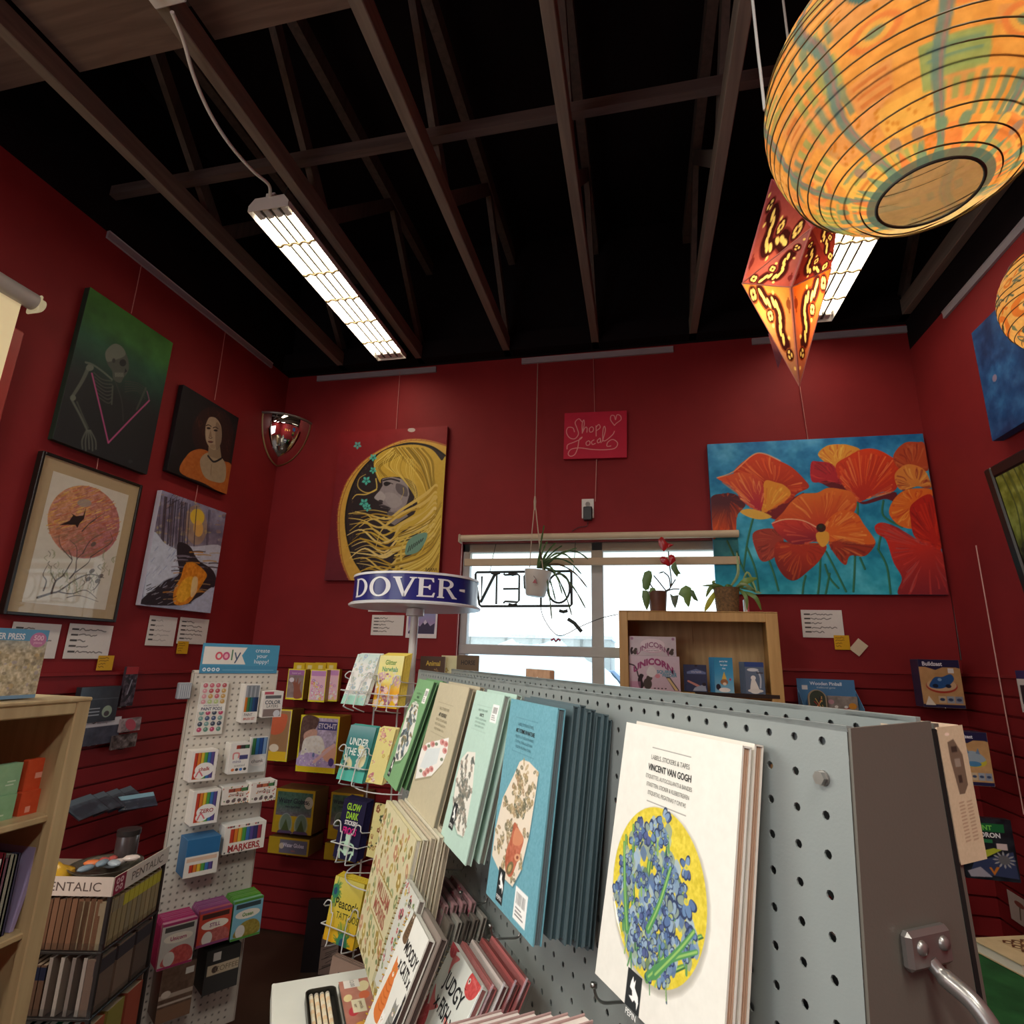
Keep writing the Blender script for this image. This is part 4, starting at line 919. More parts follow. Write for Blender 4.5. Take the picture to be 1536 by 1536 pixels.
for px, py in ((560, 1075), (596, 1070)):
    u, v = SPN.hit(px, py, .05)
    mb = MB(); mb.cyl((0, 0, .25), (0, 0, 1.44), .0032, n=8, col=0xe0e2e2); mb.build('upright_rod', WIREW, sp, 40, M=Matrix.Translation(SU*u+SN*.05))
for z in (1.46, 1.19, .91, .62, .35):
    mb = MB(); mb.tube([(.17*math.cos(a), .17*math.sin(a), z-.18) for a in np.linspace(0, 2*PI, 33)], .0022, 6, 0xe0e2e2); mb.build('wire_ring', WIREW, sp, True)
    mb = MB()
    for a in range(4): mb.tube([(0, 0, z-.18), (.17*math.cos(a*PI/2+.3), .17*math.sin(a*PI/2+.3), z-.18)], .002, 6, 0xe0e2e2)
    mb.build('wire_spoke', WIREW, sp, True)
spinv = sp.matrix_world.inverted() if False else Matrix.Translation(-SA)
def pocket(sl, d=.03):
    u, vb, w, h, nb, ln = sl; mb = MB()
    for sgn in (0, 1):
        X = lambda a: a if sgn == 0 else w-a
        mb.tube(cr([(X(-.01), d+.05, .52*h), (X(-.012), -.008, .50*h), (X(-.004), -.012, .60*h), (X(.016), -.012, .60*h), (X(.026), -.012, .44*h), (X(.034), -.012, .42*h), (X(.034), -.012, .0), (X(.03), -.008, -.012), (X(.03), d+.02, -.012)], False, 3), .0021, 6, 0xe6e8e6)
    mb.tube([(-.008, -.0135, .24*h), (w+.008, -.0135, .24*h)], .0021, 6, 0xe6e8e6); mb.tube([(-.012, d+.05, .30*h), (-.008, -.0135, .24*h)], .0021, 6, 0xe6e8e6); mb.tube([(w+.012, d+.05, .30*h), (w+.008, -.0135, .24*h)], .0016, 6, 0xe6e8e6)
    mb.build('wire_pocket', WIREW, sp, True, M=spinv @ SPN.place(u, vb, nb, ln))
def leaf(label, corners, pt, cov, edge, n=4, ot=.115, back=None, wires=True, th=.0035):
    sl = slotF(SPN, *corners, ot); w, h = sl[2], sl[3]; p = pt(w, h)
    pad('booklet', label, sl, p, cov, edge, th, fr=SPN)
    for k in range(n): pad('booklet', 'copy filed behind the '+(back or label).split(',')[0].split(' on ')[0], sl, None, cov, edge, th, 'copies behind the '+(back or label).split(',')[0].split(' on ')[0], dn=-.0048*(k+1), du=.0015*k, dv=.002*k, fr=SPN)
    if wires: pocket(sl, .005*n+.006)
def doodle(cols, bg, seed, n=60, s=.1, ttl=(), grad=None):
    def f(w, h):
        p = Pt(w, h, 130, bg, 1, h/w); r = random.Random(seed)
        if grad: p.vgrad(grad)
        for i in range(n): sprig(p, r.random(), (.34+.62*r.random())*h/w if ttl else r.random()*h/w, s*r.uniform(.6, 1.3), r, cols)
        for t, y, sz, c in ttl: p.text(t, .5, y, sz, c, sx=.85, bold=.02)
        return p
    return f
leaf('white booklet with pale mint line drawings, top left of the spinner', ((537, 981), (570, 983), (511, 1055)), doodle([0xb4d0cc, 0xa8c4d8, 0xc8d8d0], 0xeaf0ec, 1, 60, .14, grad=[(0, 0xcfe9e2), (.25, 0xf2f4f0), (.8, 0xf2f4f0), (.85, 0xa8dccb), (1, 0xa8dccb)]), 0xe4ece6, 0xd8d8d0, 3)
leaf('yellow sea-creature sticker booklet with green title, top right of the spinner', ((571, 983), (607, 983), (558, 1060)), doodle([0xe8e4dc, 0xd8b0c0, 0xf0d0d8, 0x9a5a8a], 0xf0e060, 2, 26, .22, (('Glitter', .2, .2, 0x6a9a4a), ('Narwhals', .4, .2, 0x5aa87a)), [(0, 0xf3eeaa), (.5, 0xf0e68a), (.7, 0xf0b030), (.9, 0xf0c020), (1, 0xf0c020)]), 0xe6d060, 0xb8a878, 6)
leaf('teal booklet of sea stickers in the second row of the spinner', ((527, 1087), (565, 1088), (504, 1168)), doodle([0xe8e0b0, 0xc87a5a, 0xf0ece0, 0x2a5a58], 0x4a9a94, 3, 9, .34, (('UNDER', .42, .26, 0xe8f4f0), ('THE SEA', .68, .26, 0xe8f4f0)), [(0, 0x86aeb4), (.3, 0x3a8284), (.8, 0x3f9890), (.82, 0x58c0b0), (1, 0x58c0b0)]), 0x4fa39a, 0x2f3a3a, 3)
leaf('pale yellow booklet with pink figures, beside the teal one', ((570, 1091), (594, 1091), (548, 1173)), doodle([0xe8a0a8, 0xd8c060, 0xc87a8a, 0xf4f0e4], 0xf0e698, 4, 22, .26), 0xece29a, 0xc8bc90, 3, wires=False)
def glow(w, h):
    p = Pt(w, h, 150, 0x1e1c40, 1, h/w)
    for t, y, c in (('GLOW', .22, 0xa4dc3c), ('DARK', .50, 0xa4dc3c), ('STICKERS', .73, 0xf4f4f4), ('FROGS', .98, 0xe0308c)): p.text(t, .5, y*p.my/1.85, .30*p.my/1.85 if c != 0xf4f4f4 else .19*p.my/1.85, c, bold=.03, sx=.75 if c != 0xf4f4f4 else .8)
    x, y = .5, 1.46*p.my/1.85; c = 0xc8ecd4
    p.ell(x, y, .13, .24, c); p.ell(x, y-.24, .12, .1, c)
    for sx in (-1, 1): p.stroke([(x+sx*.1, y-.1), (x+sx*.28, y-.05), (x+sx*.32, y+.16)], .05, c); p.stroke([(x+sx*.1, y+.16), (x+sx*.27, y+.12), (x+sx*.2, y+.38)], .06, c); p.ell(x+sx*.08, y-.3, .04, .04, c)
    return p
leaf('dark blue booklet of glowing frog stickers, third row of the spinner', ((517, 1197), (551, 1200), (499, 1284)), glow, 0x1e1c40, 0x16151f, 5)
leaf('cream strip of frog stickers, beside the dark blue booklet', ((563, 1204), (580, 1206), (549, 1284)), doodle([0x5a6a3a, 0x8a4a34, 0x3a4a34, 0xb89a5a], 0xe6de9a, 6, 14, .4), 0xe0d898, 0xb8b090, 1, wires=False)
def pea(w, h):
    p = Pt(w, h, 150, 0xe6d24a, 1, h/w); p.vgrad([(0, 0xe8de72), (.6, 0xe4cc48), (1, 0xe6b020)]); r = random.Random(4)
    for x, y, s in ((.1, .3, .3), (.62, 1.25, .42)):
        for i in range(70):
            a = r.uniform(0, 6.28); d = s*r.uniform(.5, 1.1); p.stroke([(x, y), (x+d*.7*math.cos(a), y+d*math.sin(a))], .02, r.choice([0x5a9a4a, 0x4f9a5a, 0x6fb060, 0x2f7a52]), .7)
        p.ell(x, y, s*.4, s*.5, 0x3f8f6a); p.ell(x, y, s*.2, s*.26, 0x2c5a7a)
    for x, y in ((.35, 1.9), (.8, 1.95)): p.stroke([(x, y-.5), (x-.05, y-.1), (x+.1, y+.2)], .09, 0x4a7a3e); p.ell(x, y-.1, .12, .2, 0x3a6a5a); p.ell(x-.02, y-.5, .06, .06, 0x2f5f5f)
    p.text('Peacock', .56, .50, .27, 0x2a3420, bold=.01, sx=.85); p.text('TATTOOS', .64, .74, .2, 0x3a4a2a, sx=.8); return p
leaf('yellow booklet with green peacock feathers, fourth row of the spinner', ((504, 1313), (548, 1319), (484, 1408)), pea, 0xe0c840, 0x6f6a60, 5)
leaf('brown card pad with a black logo tag, lowest visible on the spinner', ((499, 1433), (552, 1455), (480, 1530)), doodle([0x8a6a5a, 0xb89a8a], 0xa88f80, 8, 10, .2, (('STICK', .3, .25, 0x4a3a34),)), 0xa08a7c, 0x5a4a44, 3)
# books showing above the gondola at the spinner's far side
def upright(name, label, TL, TR, BR, BL, y, d, bg, title, tc, seed, cols, ed=0xcfc8b8, n=12):
    F_ = Frame((0, y, 0), (1, 0, 0), (0, -1, 0)); M, w, h = F_.quad(TL, TR, BR, BL); h2 = h*2.4
    p = Pt(w, h2, 120, bg, 1, h2/w); r = random.Random(seed)
    for i in range(n): sprig(p, r.random(), r.uniform(.5, 1)*h2/w, .2, r, cols)
    if title: p.text(title, .52, .22*h2/w, .26, tc, bold=.02, sx=.8)
    M = M @ Matrix.Translation((0, 0, h-h2)); return card(name, label, 'book', M, w, h2, d, p, ed)
upright('booklet', 'brown booklet with gold title peeking over the gondola beside the sign pole', (632, 984), (666, 985), (669, 1004), (629, 1004), 2.12, .01, 0x5a4438, 'Animal', 0xd8b850, 1, [0x8a6a4a, 0xa88a5a])
upright('booklet', 'cream and yellow booklet peeking over the gondola, between two brown ones', (662, 983), (694, 984), (694, 1004), (662, 1004), 2.15, .01, 0xe8e0b0, '', 0, 2, [0xd8c060, 0x8a7a5a])
upright('booklet', 'dark brown horse sticker booklet peeking over the far end of the gondola', (688, 988), (719, 978), (718, 1004), (682, 1003), 2.10, .006, 0x5f4c34, 'HORSE', 0x2a2018, 3, [0x8a7048, 0x3a2c20])
F_ = Frame(G0-GN0*(GD+.035), GU, GN0); M, w, h = F_.quad((787, 1002), (822, 1006), (827, 1060), (790, 1050))
p = Pt(w, h, 90, 0xa88468, 1, h/w); p.mottle(.08, 10, 3); p.poly([(.38, .2), (.5, .12), (.62, .2), (.7, .34), (.64, .5), (.36, .5), (.3, .34)], 0xf0eee8)
card('display_card', 'kraft brown card with a white cut-out, showing over the gondola before the window', 'card', M, w, h, .012, p, 0x9a785c)
# ================================================================== left side: white pegboard stand of art supplies
OO = Frame(at_z(292, 1010, 1.355), (.56, .83, 0), (.83, -.56, 0))
ow = OO.hit(415, 1011)[0]
st = thing('pegboard_stand', 'tall white pegboard stand with a blue header sign, left of the book spinner', 'display rack', Matrix.Translation((OO.o.x, OO.o.y, 0)))
def oinv(M): return Matrix.Translation((-OO.o.x, -OO.o.y, 0)) @ M
p = Pt(ow, 1.25, 420, 0xcfc9bd, ow, 1.25); p.mottle(.02, 10, 2)
for j in range(54):
    for i in range(13): p.ell(.014+i*.0229, .014+j*.0229, .0034, .0034, 0x4a4640, a=.85)
mb = MB(); mb.box(0, ow, .0004, .012, 0, 1.25, 0xc8c2b6, b=.002); p.put(mb, ow, 1.25); mb.build('front_board', PRINT, st, M=oinv(OO.place(0, -1.25, 0)))
mb = MB(); mb.box(-.006, 0, -.002, .02, 0, 1.262, 0xb8b0a4, b=.002); mb.box(ow, ow+.006, -.002, .02, 0, 1.262, 0xb8b0a4, b=.002); mb.box(-.006, ow+.006, -.002, .02, 1.25, 1.262, 0xd8d2c6, b=.002); mb.build('edge_trim', PLASTIC, st, M=oinv(OO.place(0, -1.25, 0)))
mb = MB(); mb.box(-.04, ow+.04, -.12, .16, -.105, -.08, 0x6a6660, b=.006); mb.build('base', PLASTIC, st, M=oinv(OO.place(0, -1.25, 0)))
M, w, h = OO.quad((307, 966), (420, 967), (415, 1010), (297, 1010), .004)
p = Pt(w, h, 260, 0x4f97b8, 1, .36); p.rect(0, .27, 1, .36, 0x4a8db0)
p.poly([(.02, .04), (.56, .04), (.50, .14), (.56, .25), (.02, .25)], 0xe6e0d6)
for x, c in ((.21, 0xd85a68), (.30, 0xc85a80)): p.ell(x, .15, .045, .05, c); p.ell(x, .15, .024, .028, 0xe6e0d6 if x < .25 else 0xe8b0b8)
p.rect(.365, .07, .382, .20, 0x4a7a58); p.stroke([(.41, .11), (.44, .19)], .016, 0x4a5a72, smooth=False); p.stroke([(.475, .11), (.44, .19), (.42, .23)], .016, 0x4a5a72, smooth=False)
for t, y in (('create', .07), ('your', .14), ('happy!', .21)): p.text(t, .77, y, .075, 0xe8f2f6)
for i in range(4): p.ell(.055+.055*i, .315, .022, .022, 0xdfeaf0); p.ell(.055+.055*i, .315, .01, .01, 0x4a8db0)
p.stroke([(.28, .32), (.95, .32)], .006, 0x8ab8cc)
mb = MB(); mb.box(0, w, .0004, .006, 0, h, 0x4a8db0); p.put(mb, w, h); mb.build('header_sign', PRINT, st, M=oinv(M))
def slat_hook(fr, x, z, ln):
    t = thing('slat_hook', 'small steel hook in the slat wall holding up a hung pack', 'hook', fr.place(x, z, .016), 'steel hooks in the slat walls'); mb = MB()
    mb.tube(cr([(0, 0, .012), (0, -.004, .002), (0, -.012, -.002), (0, -ln+.01, -.002), (0, -ln, .004)], False, 4), .002, 6); mb.build('wire', WIREM, t, True); mb = MB(); mb.box(-.012, .012, -.002, .0, -.006, .02, 0x444444, b=.001); mb.build('back_plate', WIREM, t)
def item(fr, name, label, cat, q, off, d, paint, side=0xe8e4dc, mat=None, group=None, n=110, lean=0.):
    M, w, h = fr.quad(*q, off, lean)
    if fr in (BACK, LEFT, RIGHT) and off > .035 and h > .05: a_ = M.translation-fr.o; slat_hook(fr, a_.dot(fr.u)+w/2, a_.dot(fr.v)-.003, off-.014)
    p = Pt(w, h, n, side, 1, h/w); paint(p, h/w); return card(name, label, cat, M, w, h, d, p, side, mat, group)
RAIN = (0xc0402c, 0xd87a30, 0xd8b83c, 0x4f9a4c, 0x3f6fae, 0x5a4a8a)
def rainbow(p, y0, y1, x0=.08, x1=.92, cols=RAIN):
    k = len(cols)
    for i, c in enumerate(cols): p.rect(x0+(x1-x0)*i/k, y0, x0+(x1-x0)*(i+1)/k, y1, c); p.rect(x0+(x1-x0)*(i+.75)/k, y0, x0+(x1-x0)*(i+1)/k, y1, mixc(c, 0, .3))
def f_pods(p, a):
    p.img[:] = C(0xd8d4ca); r = random.Random(2)
    for j in range(9):
        for i in range(4):
            y = a*(.06+.105*j)
            if j in (4,): continue
            c = r.choice([0xc86a78, 0xd89aa0, 0xb85a60, 0xb8c88a, 0xc8a060]) if j < 4 else r.choice([0x4a5a7a, 0x5f8a7a, 0x7aa09a, 0x3f4a5a, 0xb84a6a])
            p.ell(.16+.23*i, y, .085, .085, c); p.ell(.14+.23*i, y-.02, .03, .025, mixc(c, 0xffffff, .5))
    p.rect(.02, a*.415, .98, a*.56, 0xeceae2); p.text('WATERCOLOR', .46, a*.445, .10, 0x6a7a8a, sx=.8); p.text('PAINT PODS', .5, a*.51, .16, 0x3a4a6a, bold=.02, sx=.85)
item(OO, 'paint_pod_pack', 'flat clear pack of round watercolour pods, top left on the white stand', 'paint set', ((302, 1024), (344, 1023), (332, 1101), (291, 1103)), .012, .008, f_pods, n=150)
def f_brush(p, a):
    p.img[:] = C(0xece8e0); p.rect(.1, a*.03, .95, a*.34, 0x8a9096)
    for i in range(6): p.rect(.14+.13*i, a*.05, .2+.13*i, a*.34, [0xb0b4b8, 0x7a8086][i % 2])
    rainbow(p, a*.34, a*.72, .1, .95, (0xc8762c, 0x3f7a4a, 0x2f6a78, 0x2a4a78, 0x24365a)); p.text('PAINT', .42, a*.79, .24, 0x8a8a8a, bold=.02, sx=.8); p.text('BRUSH SET', .5, a*.9, .2, 0xc86a5a, bold=.02, sx=.75)
item(OO, 'brush_set_box', 'white box of paint brushes with a clear window, top middle of the white stand', 'brush set', ((369, 1027), (391, 1026), (385, 1083), (360, 1085)), .06, .055, f_brush)
def f_layers(p, a):
    p.img[:] = C(0xe8e2da); p.rect(.04, .02, .5, a*.12, 0xc85a6a); p.rect(.1, a*.16, .9, a*.28, 0x6a6a6a); p.text('COLOR', .5, a*.42, .25, 0x3a4a5a, bold=.02, sx=.9); p.text('LAYERS', .5, a*.57, .2, 0x5a5a5a, sx=.9); p.rect(.06, a*.68, .94, a*.97, 0x8a7a74); p.ell(.75, a*.86, .17, .17, 0xd8d8dc)
item(OO, 'paint_set_box', 'small white colour paint box at the top right of the white stand', 'paint set', ((397, 1037), (427, 1037), (420, 1075), (391, 1077)), .08, .075, f_layers)
def f_rain(t):
    def f(p, a):
        p.img[:] = C(0xe8e2da); rainbow(p, .08, a*.92, .12, .88); p.ell(.55, a*.62, .36, .26, 0xece8e2); p.ell(.40, a*.78, .22, .16, 0xece8e2); p.text(t, .55, a*.6, .2, 0xa84a4a, bold=.02); p.stroke([(.26, a*.84), (.36, a*.68), (.5, a*.82)], .05, 0xd8707a)
    return f
item(OO, 'marker_box', 'white marker box with rainbow stripes, upper left row of the white stand', 'marker set', ((289, 1128), (328, 1123), (322, 1168), (281, 1176)), .07, .065, f_rain('chalk'))
def f_white(p, a):
    p.img[:] = C(0xe8e4dc); rainbow(p, .1, .28, .3, .95, (0x9a3a2c, 0x3a3a3a, 0x3f6a4a)); p.stroke([(.2, .75), (.2, .5), (.45, .5), (.45, .7)], .07, 0xd88a8a); p.rect(.5, .6, .92, .8, 0x4a4a78); p.text('minis', .4, .88, .2, 0x5a5a8a); p.text('scented', .55, 1.08, .17, 0x8a8a8a)
    for i, c in enumerate((0xd87a4a, 0x3a3a3a, 0x4a7ac0, 0x3a3a3a)): p.ell(.24+.2*i, 1.28, .08, .07, c)
item(OO, 'marker_box', 'plain white marker box with small colour bar, middle of the white stand', 'marker set', ((348, 1116), (376, 1113), (372, 1157), (339, 1164)), .07, .065, f_white)
def f_chunk(p, a):
    p.img[:] = C(0xcfd0cc); rainbow(p, .05, a*.5, .1, .95, (0x3f7a4a, 0x2f6aa0, 0x2a4a8a, 0x7a9ac0)); p.ell(.5, a*.68, .45, .3, 0xe0dcd6); p.text('chunk', .5, a*.68, .28, 0x3a3a3a)
item(OO, 'marker_pack', 'flat marker pack in blues and greens, right of the plain white marker box', 'marker set', ((377, 1107), (403, 1104), (397, 1158), (371, 1158)), .03, .02, f_chunk)
item(OO, 'marker_box', 'white marker box with rainbow stripes, second down on the left of the white stand', 'marker set', ((291, 1188), (330, 1183), (327, 1233), (284, 1240)), .07, .065, f_rain('ZERO'))
def f_spot(p, a):
    p.img[:] = C(0xe4dcd2); r = random.Random(3)
    for i in range(40): p.ell(r.random(), r.random()*a, .025, .025, r.choice([0xb04a4a, 0x4a4a4a, 0xd89a5a, 0x6a8a5a]))
    rainbow(p, .08, .2, .2, .9, (0x9a4a3a, 0xb86a4a, 0x4a7a4a)); p.text('tweezy', .5, a*.46, .18, 0x8a5a4a)
    for i in range(4): p.ell(.22+.2*i, a*.82, .07, .06, 0x6a5a5a)
item(OO, 'crayon_box', 'spotted white crayon box on the left of a pair, middle of the white stand', 'crayon set', ((335, 1182), (377, 1176), (374, 1202), (332, 1209)), .07, .065, f_spot)
item(OO, 'crayon_box', 'spotted white crayon box on the right of a pair, jutting past the white stand', 'crayon set', ((378, 1175), (417, 1169), (412, 1199), (374, 1206)), .085, .07, f_spot)
def f_mark(p, a):
    p.img[:] = C(0xe6e0d6); rainbow(p, .08, a*.62, .14, .9, RAIN+(0x3a3a6a, 0xa03a4a)); p.text('MARKERS', .5, a*.82, .2, 0xa83a3a, bold=.03, sx=.9); r = random.Random(9)
    for i in range(20): p.ell(r.random(), r.choice([.03, a-.03]), .02, .02, r.choice([0xb04a4a, 0x4a4a4a]))
item(OO, 'marker_box', 'wide white marker box with a rainbow window, lower right of the white stand', 'marker set', ((336, 1241), (399, 1230), (396, 1270), (335, 1283)), .085, .07, f_mark)
def f_blue(p, a):
    p.img[:] = C(0xe0dcd4); p.rect(0, 0, 1, a*.45, 0x2f6a9c); p.rect(.05, a*.5, .95, a*.6, 0xd8b8a0); rainbow(p, a*.68, a*.88, .15, .85)
o = item(OO, 'marker_tray', 'open white tray of blue-lidded packs, lower left of the white stand', 'marker set', ((281, 1264), (329, 1250), (328, 1306), (274, 1320)), .10, .09, f_blue, 0x3a6c98)
def bag(label, q, c1, c2, ttl, off=.13, d=.10):
    def f(p, a):
        p.img[:] = C(c2); p.rect(0, 0, 1, .08, c1); p.rect(.08, .12, .92, .26, mixc(c2, 0x222222, .75)); p.ell(.5, .46, .42, .14, 0xe8e0d0); p.text(ttl, .5, .46, .16, c1, bold=.02, sx=.9); p.poly([(.1, a-.1), (.3, a*.62), (.7, a*.55), (.95, a*.7), (.9, a-.08)], mixc(c1, 0xd87a40, .5), smooth=True, nz=.1); p.ell(.3, a*.8, .16, .2, 0xd8d4cc); p.rect(0, a-.07, 1, a, c1)
    M, w, h = OO.quad(*q, off); p = Pt(w, h, 120, c2, 1, h/w); f(p, h/w)
    t = thing('craft_kit', label, 'craft kit', M); mb = MB(); mb.box(0, w, .0004, d*.2, 0, h, mixc(c1, c2, .5), b=.002); p.put(mb, w, h); mb.build('card_front', GLOSS, t)
    for k in range(5):
        y = d*(.2+.155*k); mb = MB(); mb.rings([[(0, y, 0), (w, y, 0), (w, y+d*.14, 0), (0, y+d*.14, 0)], [(-.002, y, h*.9), (w+.002, y, h*.9), (w+.002, y+d*.15, h*.9), (-.002, y+d*.15, h*.9)], [(.004, y+d*.06, h*1.03), (w-.004, y+d*.06, h*1.03), (w-.004, y+d*.12, h*1.03), (.004, y+d*.12, h*1.03)]], C(mixc(c1, 0xffffff, .06*(k % 2))), cap=(True, True)); mb.build('pouch', GLOSS, t)
bag('pink and white craft kit pouches on a peg, left of three at the stand foot', ((244, 1387), (295, 1376), (289, 1443), (236, 1456)), 0xa83468, 0xc8c4bc, 'Unicorn')
bag('red craft kit pouches on a peg, middle of three at the stand foot', ((298, 1370), (347, 1356), (345, 1410), (297, 1421)), 0x8a4878, 0xc04a38, 'STILL')
bag('green and blue craft kit pouches on a peg, right of three at the stand foot', ((350, 1355), (395, 1342), (390, 1401), (347, 1412)), 0x4f8c34, 0x7ab0c4, 'Ocean')
def f_tan(p, a):
    p.img[:] = C(0x6a5446); p.mottle(.08, 8, 2); p.rect(.7, .16, .95, .34, 0xd8d4cc); p.rect(0, a*.5, 1, a*.58, 0xb8a898); p.rect(0, a*.66, 1, a*.70, 0xcabcae); p.ell(.2, a*.5, .14, .1, 0xd8ccbc); p.rect(0, a*.74, 1, a, 0x8a6a54)
item(OO, 'board_pack', 'brown wrapped board pack under the pink pouches at the stand foot', 'art board', ((239, 1452), (288, 1444), (291, 1520), (238, 1534)), .13, .10, f_tan, 0x4c3c32, GLOSS)
def f_blk(p, a):
    p.img[:] = C(0x2c2a28); p.rect(.06, a*.34, .98, a*.58, 0xc8b89c); p.ell(.28, a*.46, .09, .09, 0x4a3a30); p.text('COFFEE', .62, a*.46, .2, 0x7a6a54); p.rect(.2, .08, .42, .3, 0xc0bcb4)
item(OO, 'board_pack', 'black wrapped pack with a cream band under the red pouches', 'art board', ((304, 1430), (354, 1417), (363, 1477), (310, 1490)), .13, .10, f_blk, 0x24221f, GLOSS)
mb_ = [('small clear hook box on the side of the white stand', (264, 1022), (286, 1048)), ]
for lab, a, b in mb_:
    t = Frame(OO.o-OO.u*.01, OO.u, OO.n)
    M = OO.place(-.055, OO.hit(275, 1048)[1], .03); mb = MB(); mb.box(0, .045, 0, .03, 0, .06, 0x8a9098, b=.003)
    for k in range(6): mb.box(.004+.007*k, .007+.007*k, -.001, .0, .004, .056, 0xb8bcc0)
    mb.build('clip_box', PLASTIC, None, False, lab, 'box', M=M)

# ------------------------------------------------------------------ notebook tower with cream corner signs
PC = at_z(172, 1318, .85); pu = Vector((.97, .24, 0)).normalized(); pn = Vector((pu.y, -pu.x, 0)); pr_ = Vector((-.24, .97, 0)).normalized()
PF = Frame(PC, pu, pn); PR = Frame(PC, pr_, pu)
tw = thing('notebook_tower', 'black notebook tower with cream corner signs, beside the left bookshelf', 'display rack', Matrix.Translation((PC.x, PC.y, 0)))
def tinv(M): return Matrix.Translation((-PC.x, -PC.y, 0)) @ M
WF, WR = .34, .26
mb = MB(); mb.box(-WF, -.003, .003, WR-.003, .06, .806, 0x1c1a19); mb.M = Matrix.Identity(4)
MPF = PF.place(0, -.85, 0)
mb = MB(); mb.box(-WF+.11, -.11, .11, WR-.08, 0, .80, 0x1c1a19, b=.003); mb.build('core', METALP, tw, M=tinv(MPF))
mb = MB(); mb.box(-WF, 0, 0, WR, 0, .03, 0x1c1a19, b=.004); mb.build('base', METALP, tw, M=tinv(MPF))
mb = MB(); mb.box(-WF, 0, 0, WR, .808, .812, 0x8a7c70, b=.001); mb.build('top_panel', PLASTIC, tw, M=tinv(MPF))
def signface(fr, W, dark, txt, al):
    p = Pt(W, .045, 300, 0xcdbcae, W/.045, 1)
    if dark == 'R': p.rect(W/.045-1.15, 0, W/.045, 1, 0x7c1f34)
    p.text(txt, W/.045-2.35, .5, .66, 0x5a4a44, sx=1.15)
    mb = MB(); mb.box(0, W, .0004, .003, 0, .045, 0xc0b0a2); p.put(mb, W, .045); return mb
mb = signface(PF, WF, '', 'PENTALIC', 0); mb.build('corner_sign', PRINT, tw, M=tinv(PF.place(-WF, -.042, .002)))
p = Pt(WR, .045, 300, 0xcfc0b4, WR/.045, 1); p.rect(0, 0, 1.1, 1, 0x86203a)
for x, y in ((.35, .3), (.72, .3), (.35, .68), (.72, .68)): p.ell(x, y, .16, .16, 0xd8b8b8); p.ell(x, y, .07, .07, 0x86203a)
p.text('PENTALIC', 3.4, .5, .66, 0x5a4a44, sx=1.15); mb = MB(); mb.box(0, WR, .0004, .003, 0, .045, 0xc0b0a2); p.put(mb, WR, .045); mb.build('corner_sign', PRINT, tw, M=tinv(PR.place(0, -.042, .002)))
for zz in (.68, .535, .385, .235):
    mb = MB(); mb.box(-WF, 0, 0, WR, zz-.006, zz, 0x2a2623, b=.001); mb.build('shelf', METALP, tw, M=tinv(MPF))
    mb = MB(); mb.box(-WF, 0, -.003, 0, zz, zz+.02, 0x8c8680); mb.box(0, .003, -.003, WR, zz, zz+.02, 0x8c8680); mb.build('clear_lip', CLEAR, tw, M=tinv(MPF))
for x, y in ((-WF+.006, .006), (-.006, .006), (-.006, WR-.006)):
    mb = MB(); mb.box(x-.005, x+.005, y-.005, y+.005, .03, .808, 0x2a2624, b=.001); mb.build('post', METALP, tw, M=tinv(MPF))
def nbk(fr, x, z, w, h, d, cov, edge, label, group, lean=0., yaw=0., band=None, y=.006):
    t = thing('notebook', label, 'notebook', fr.place(x, z-.85, -y, lean, 0, yaw), group)
    mb = MB(); mb.box(0, w, 0, d, 0, .0012, cov); mb.box(0, .0012, 0, d, 0, h, cov, b=.0005); mb.box(w-.0012, w, 0, d, 0, h, cov, b=.0005); mb.box(0, w, 0, .0012, 0, h, cov, b=.0005)
    if band is not None: mb.box(-.0002, w+.0002, -.0006, d*.3, h*.70, h*.96, band)
    mb.build('cover', FABRIC, t); mb = MB(); mb.box(.0014, w-.0014, .0014, d-.001, .0014, h-.002, edge); mb.build('pages', PRINT, t)
r = random.Random(12)
x = -WF+.012
while x < -.03:
    wd_ = .0145; g = x < -.19; nbk(PF, x, .682, wd_, .115+.004*r.random(), .085, 0x4a5540 if g and r.random() < .3 else r.choice([0x6a4a36, 0x7a5640, 0x5e4232, 0x74523c]), 0xc0a890, 'brown notebook spine in the top row of the tower front, under the cream sign', 'brown notebooks, tower front top row', band=0x4f5e4c if g else None); x += wd_+.0016
x = -WF+.012
while x < -.14: nbk(PF, x, .537, .0145, .11, .085, r.choice([0x5a4232, 0x4c382c, 0x64493a]), 0xa89078, 'brown notebook with navy band in the second row of the tower front', 'navy-banded notebooks, tower front second row', band=0x1d1f30); x += .0162
for k in range(4): nbk(PF, -.132+.029*k, .537, .011, .128, .09, [0x8c7f74, 0xa09488, 0x7a6e66, 0x968a80][k], 0xd0c4b8, 'grey-taupe pad tilted in the second row near the tower corner', 'grey-taupe pads near the tower corner', yaw=-.12)
for k in range(8): nbk(PF, -WF+.012+.026*k, .387, .02, .11, .085, [0x2c4038, 0x24302c, 0x3a4a44][k % 3], 0xb8b0a0, 'dark green notebook in the third row of the tower front', 'dark green notebooks, tower third row')
for k in range(3): nbk(PF, -.11+.03*k, .387, .02, .13, .085, [0x2f7a62, 0x3a8a70, 0x8a3c2c][k], 0xd8d0c0, 'teal or rust notebook beside the dark green row on the tower', 'bright notebooks in the tower third row')
for k in range(11): nbk(PR, .006+.0225*k, .682, .0185, .112, .08, r.choice([0xa08a68, 0x94805e, 0x8a7a60]), 0xd0c098, 'tan pad with yellow band on the tower right side, top row', 'tan pads on the tower right side', band=0xb8a83c if k > 2 else 0x8a7a62)
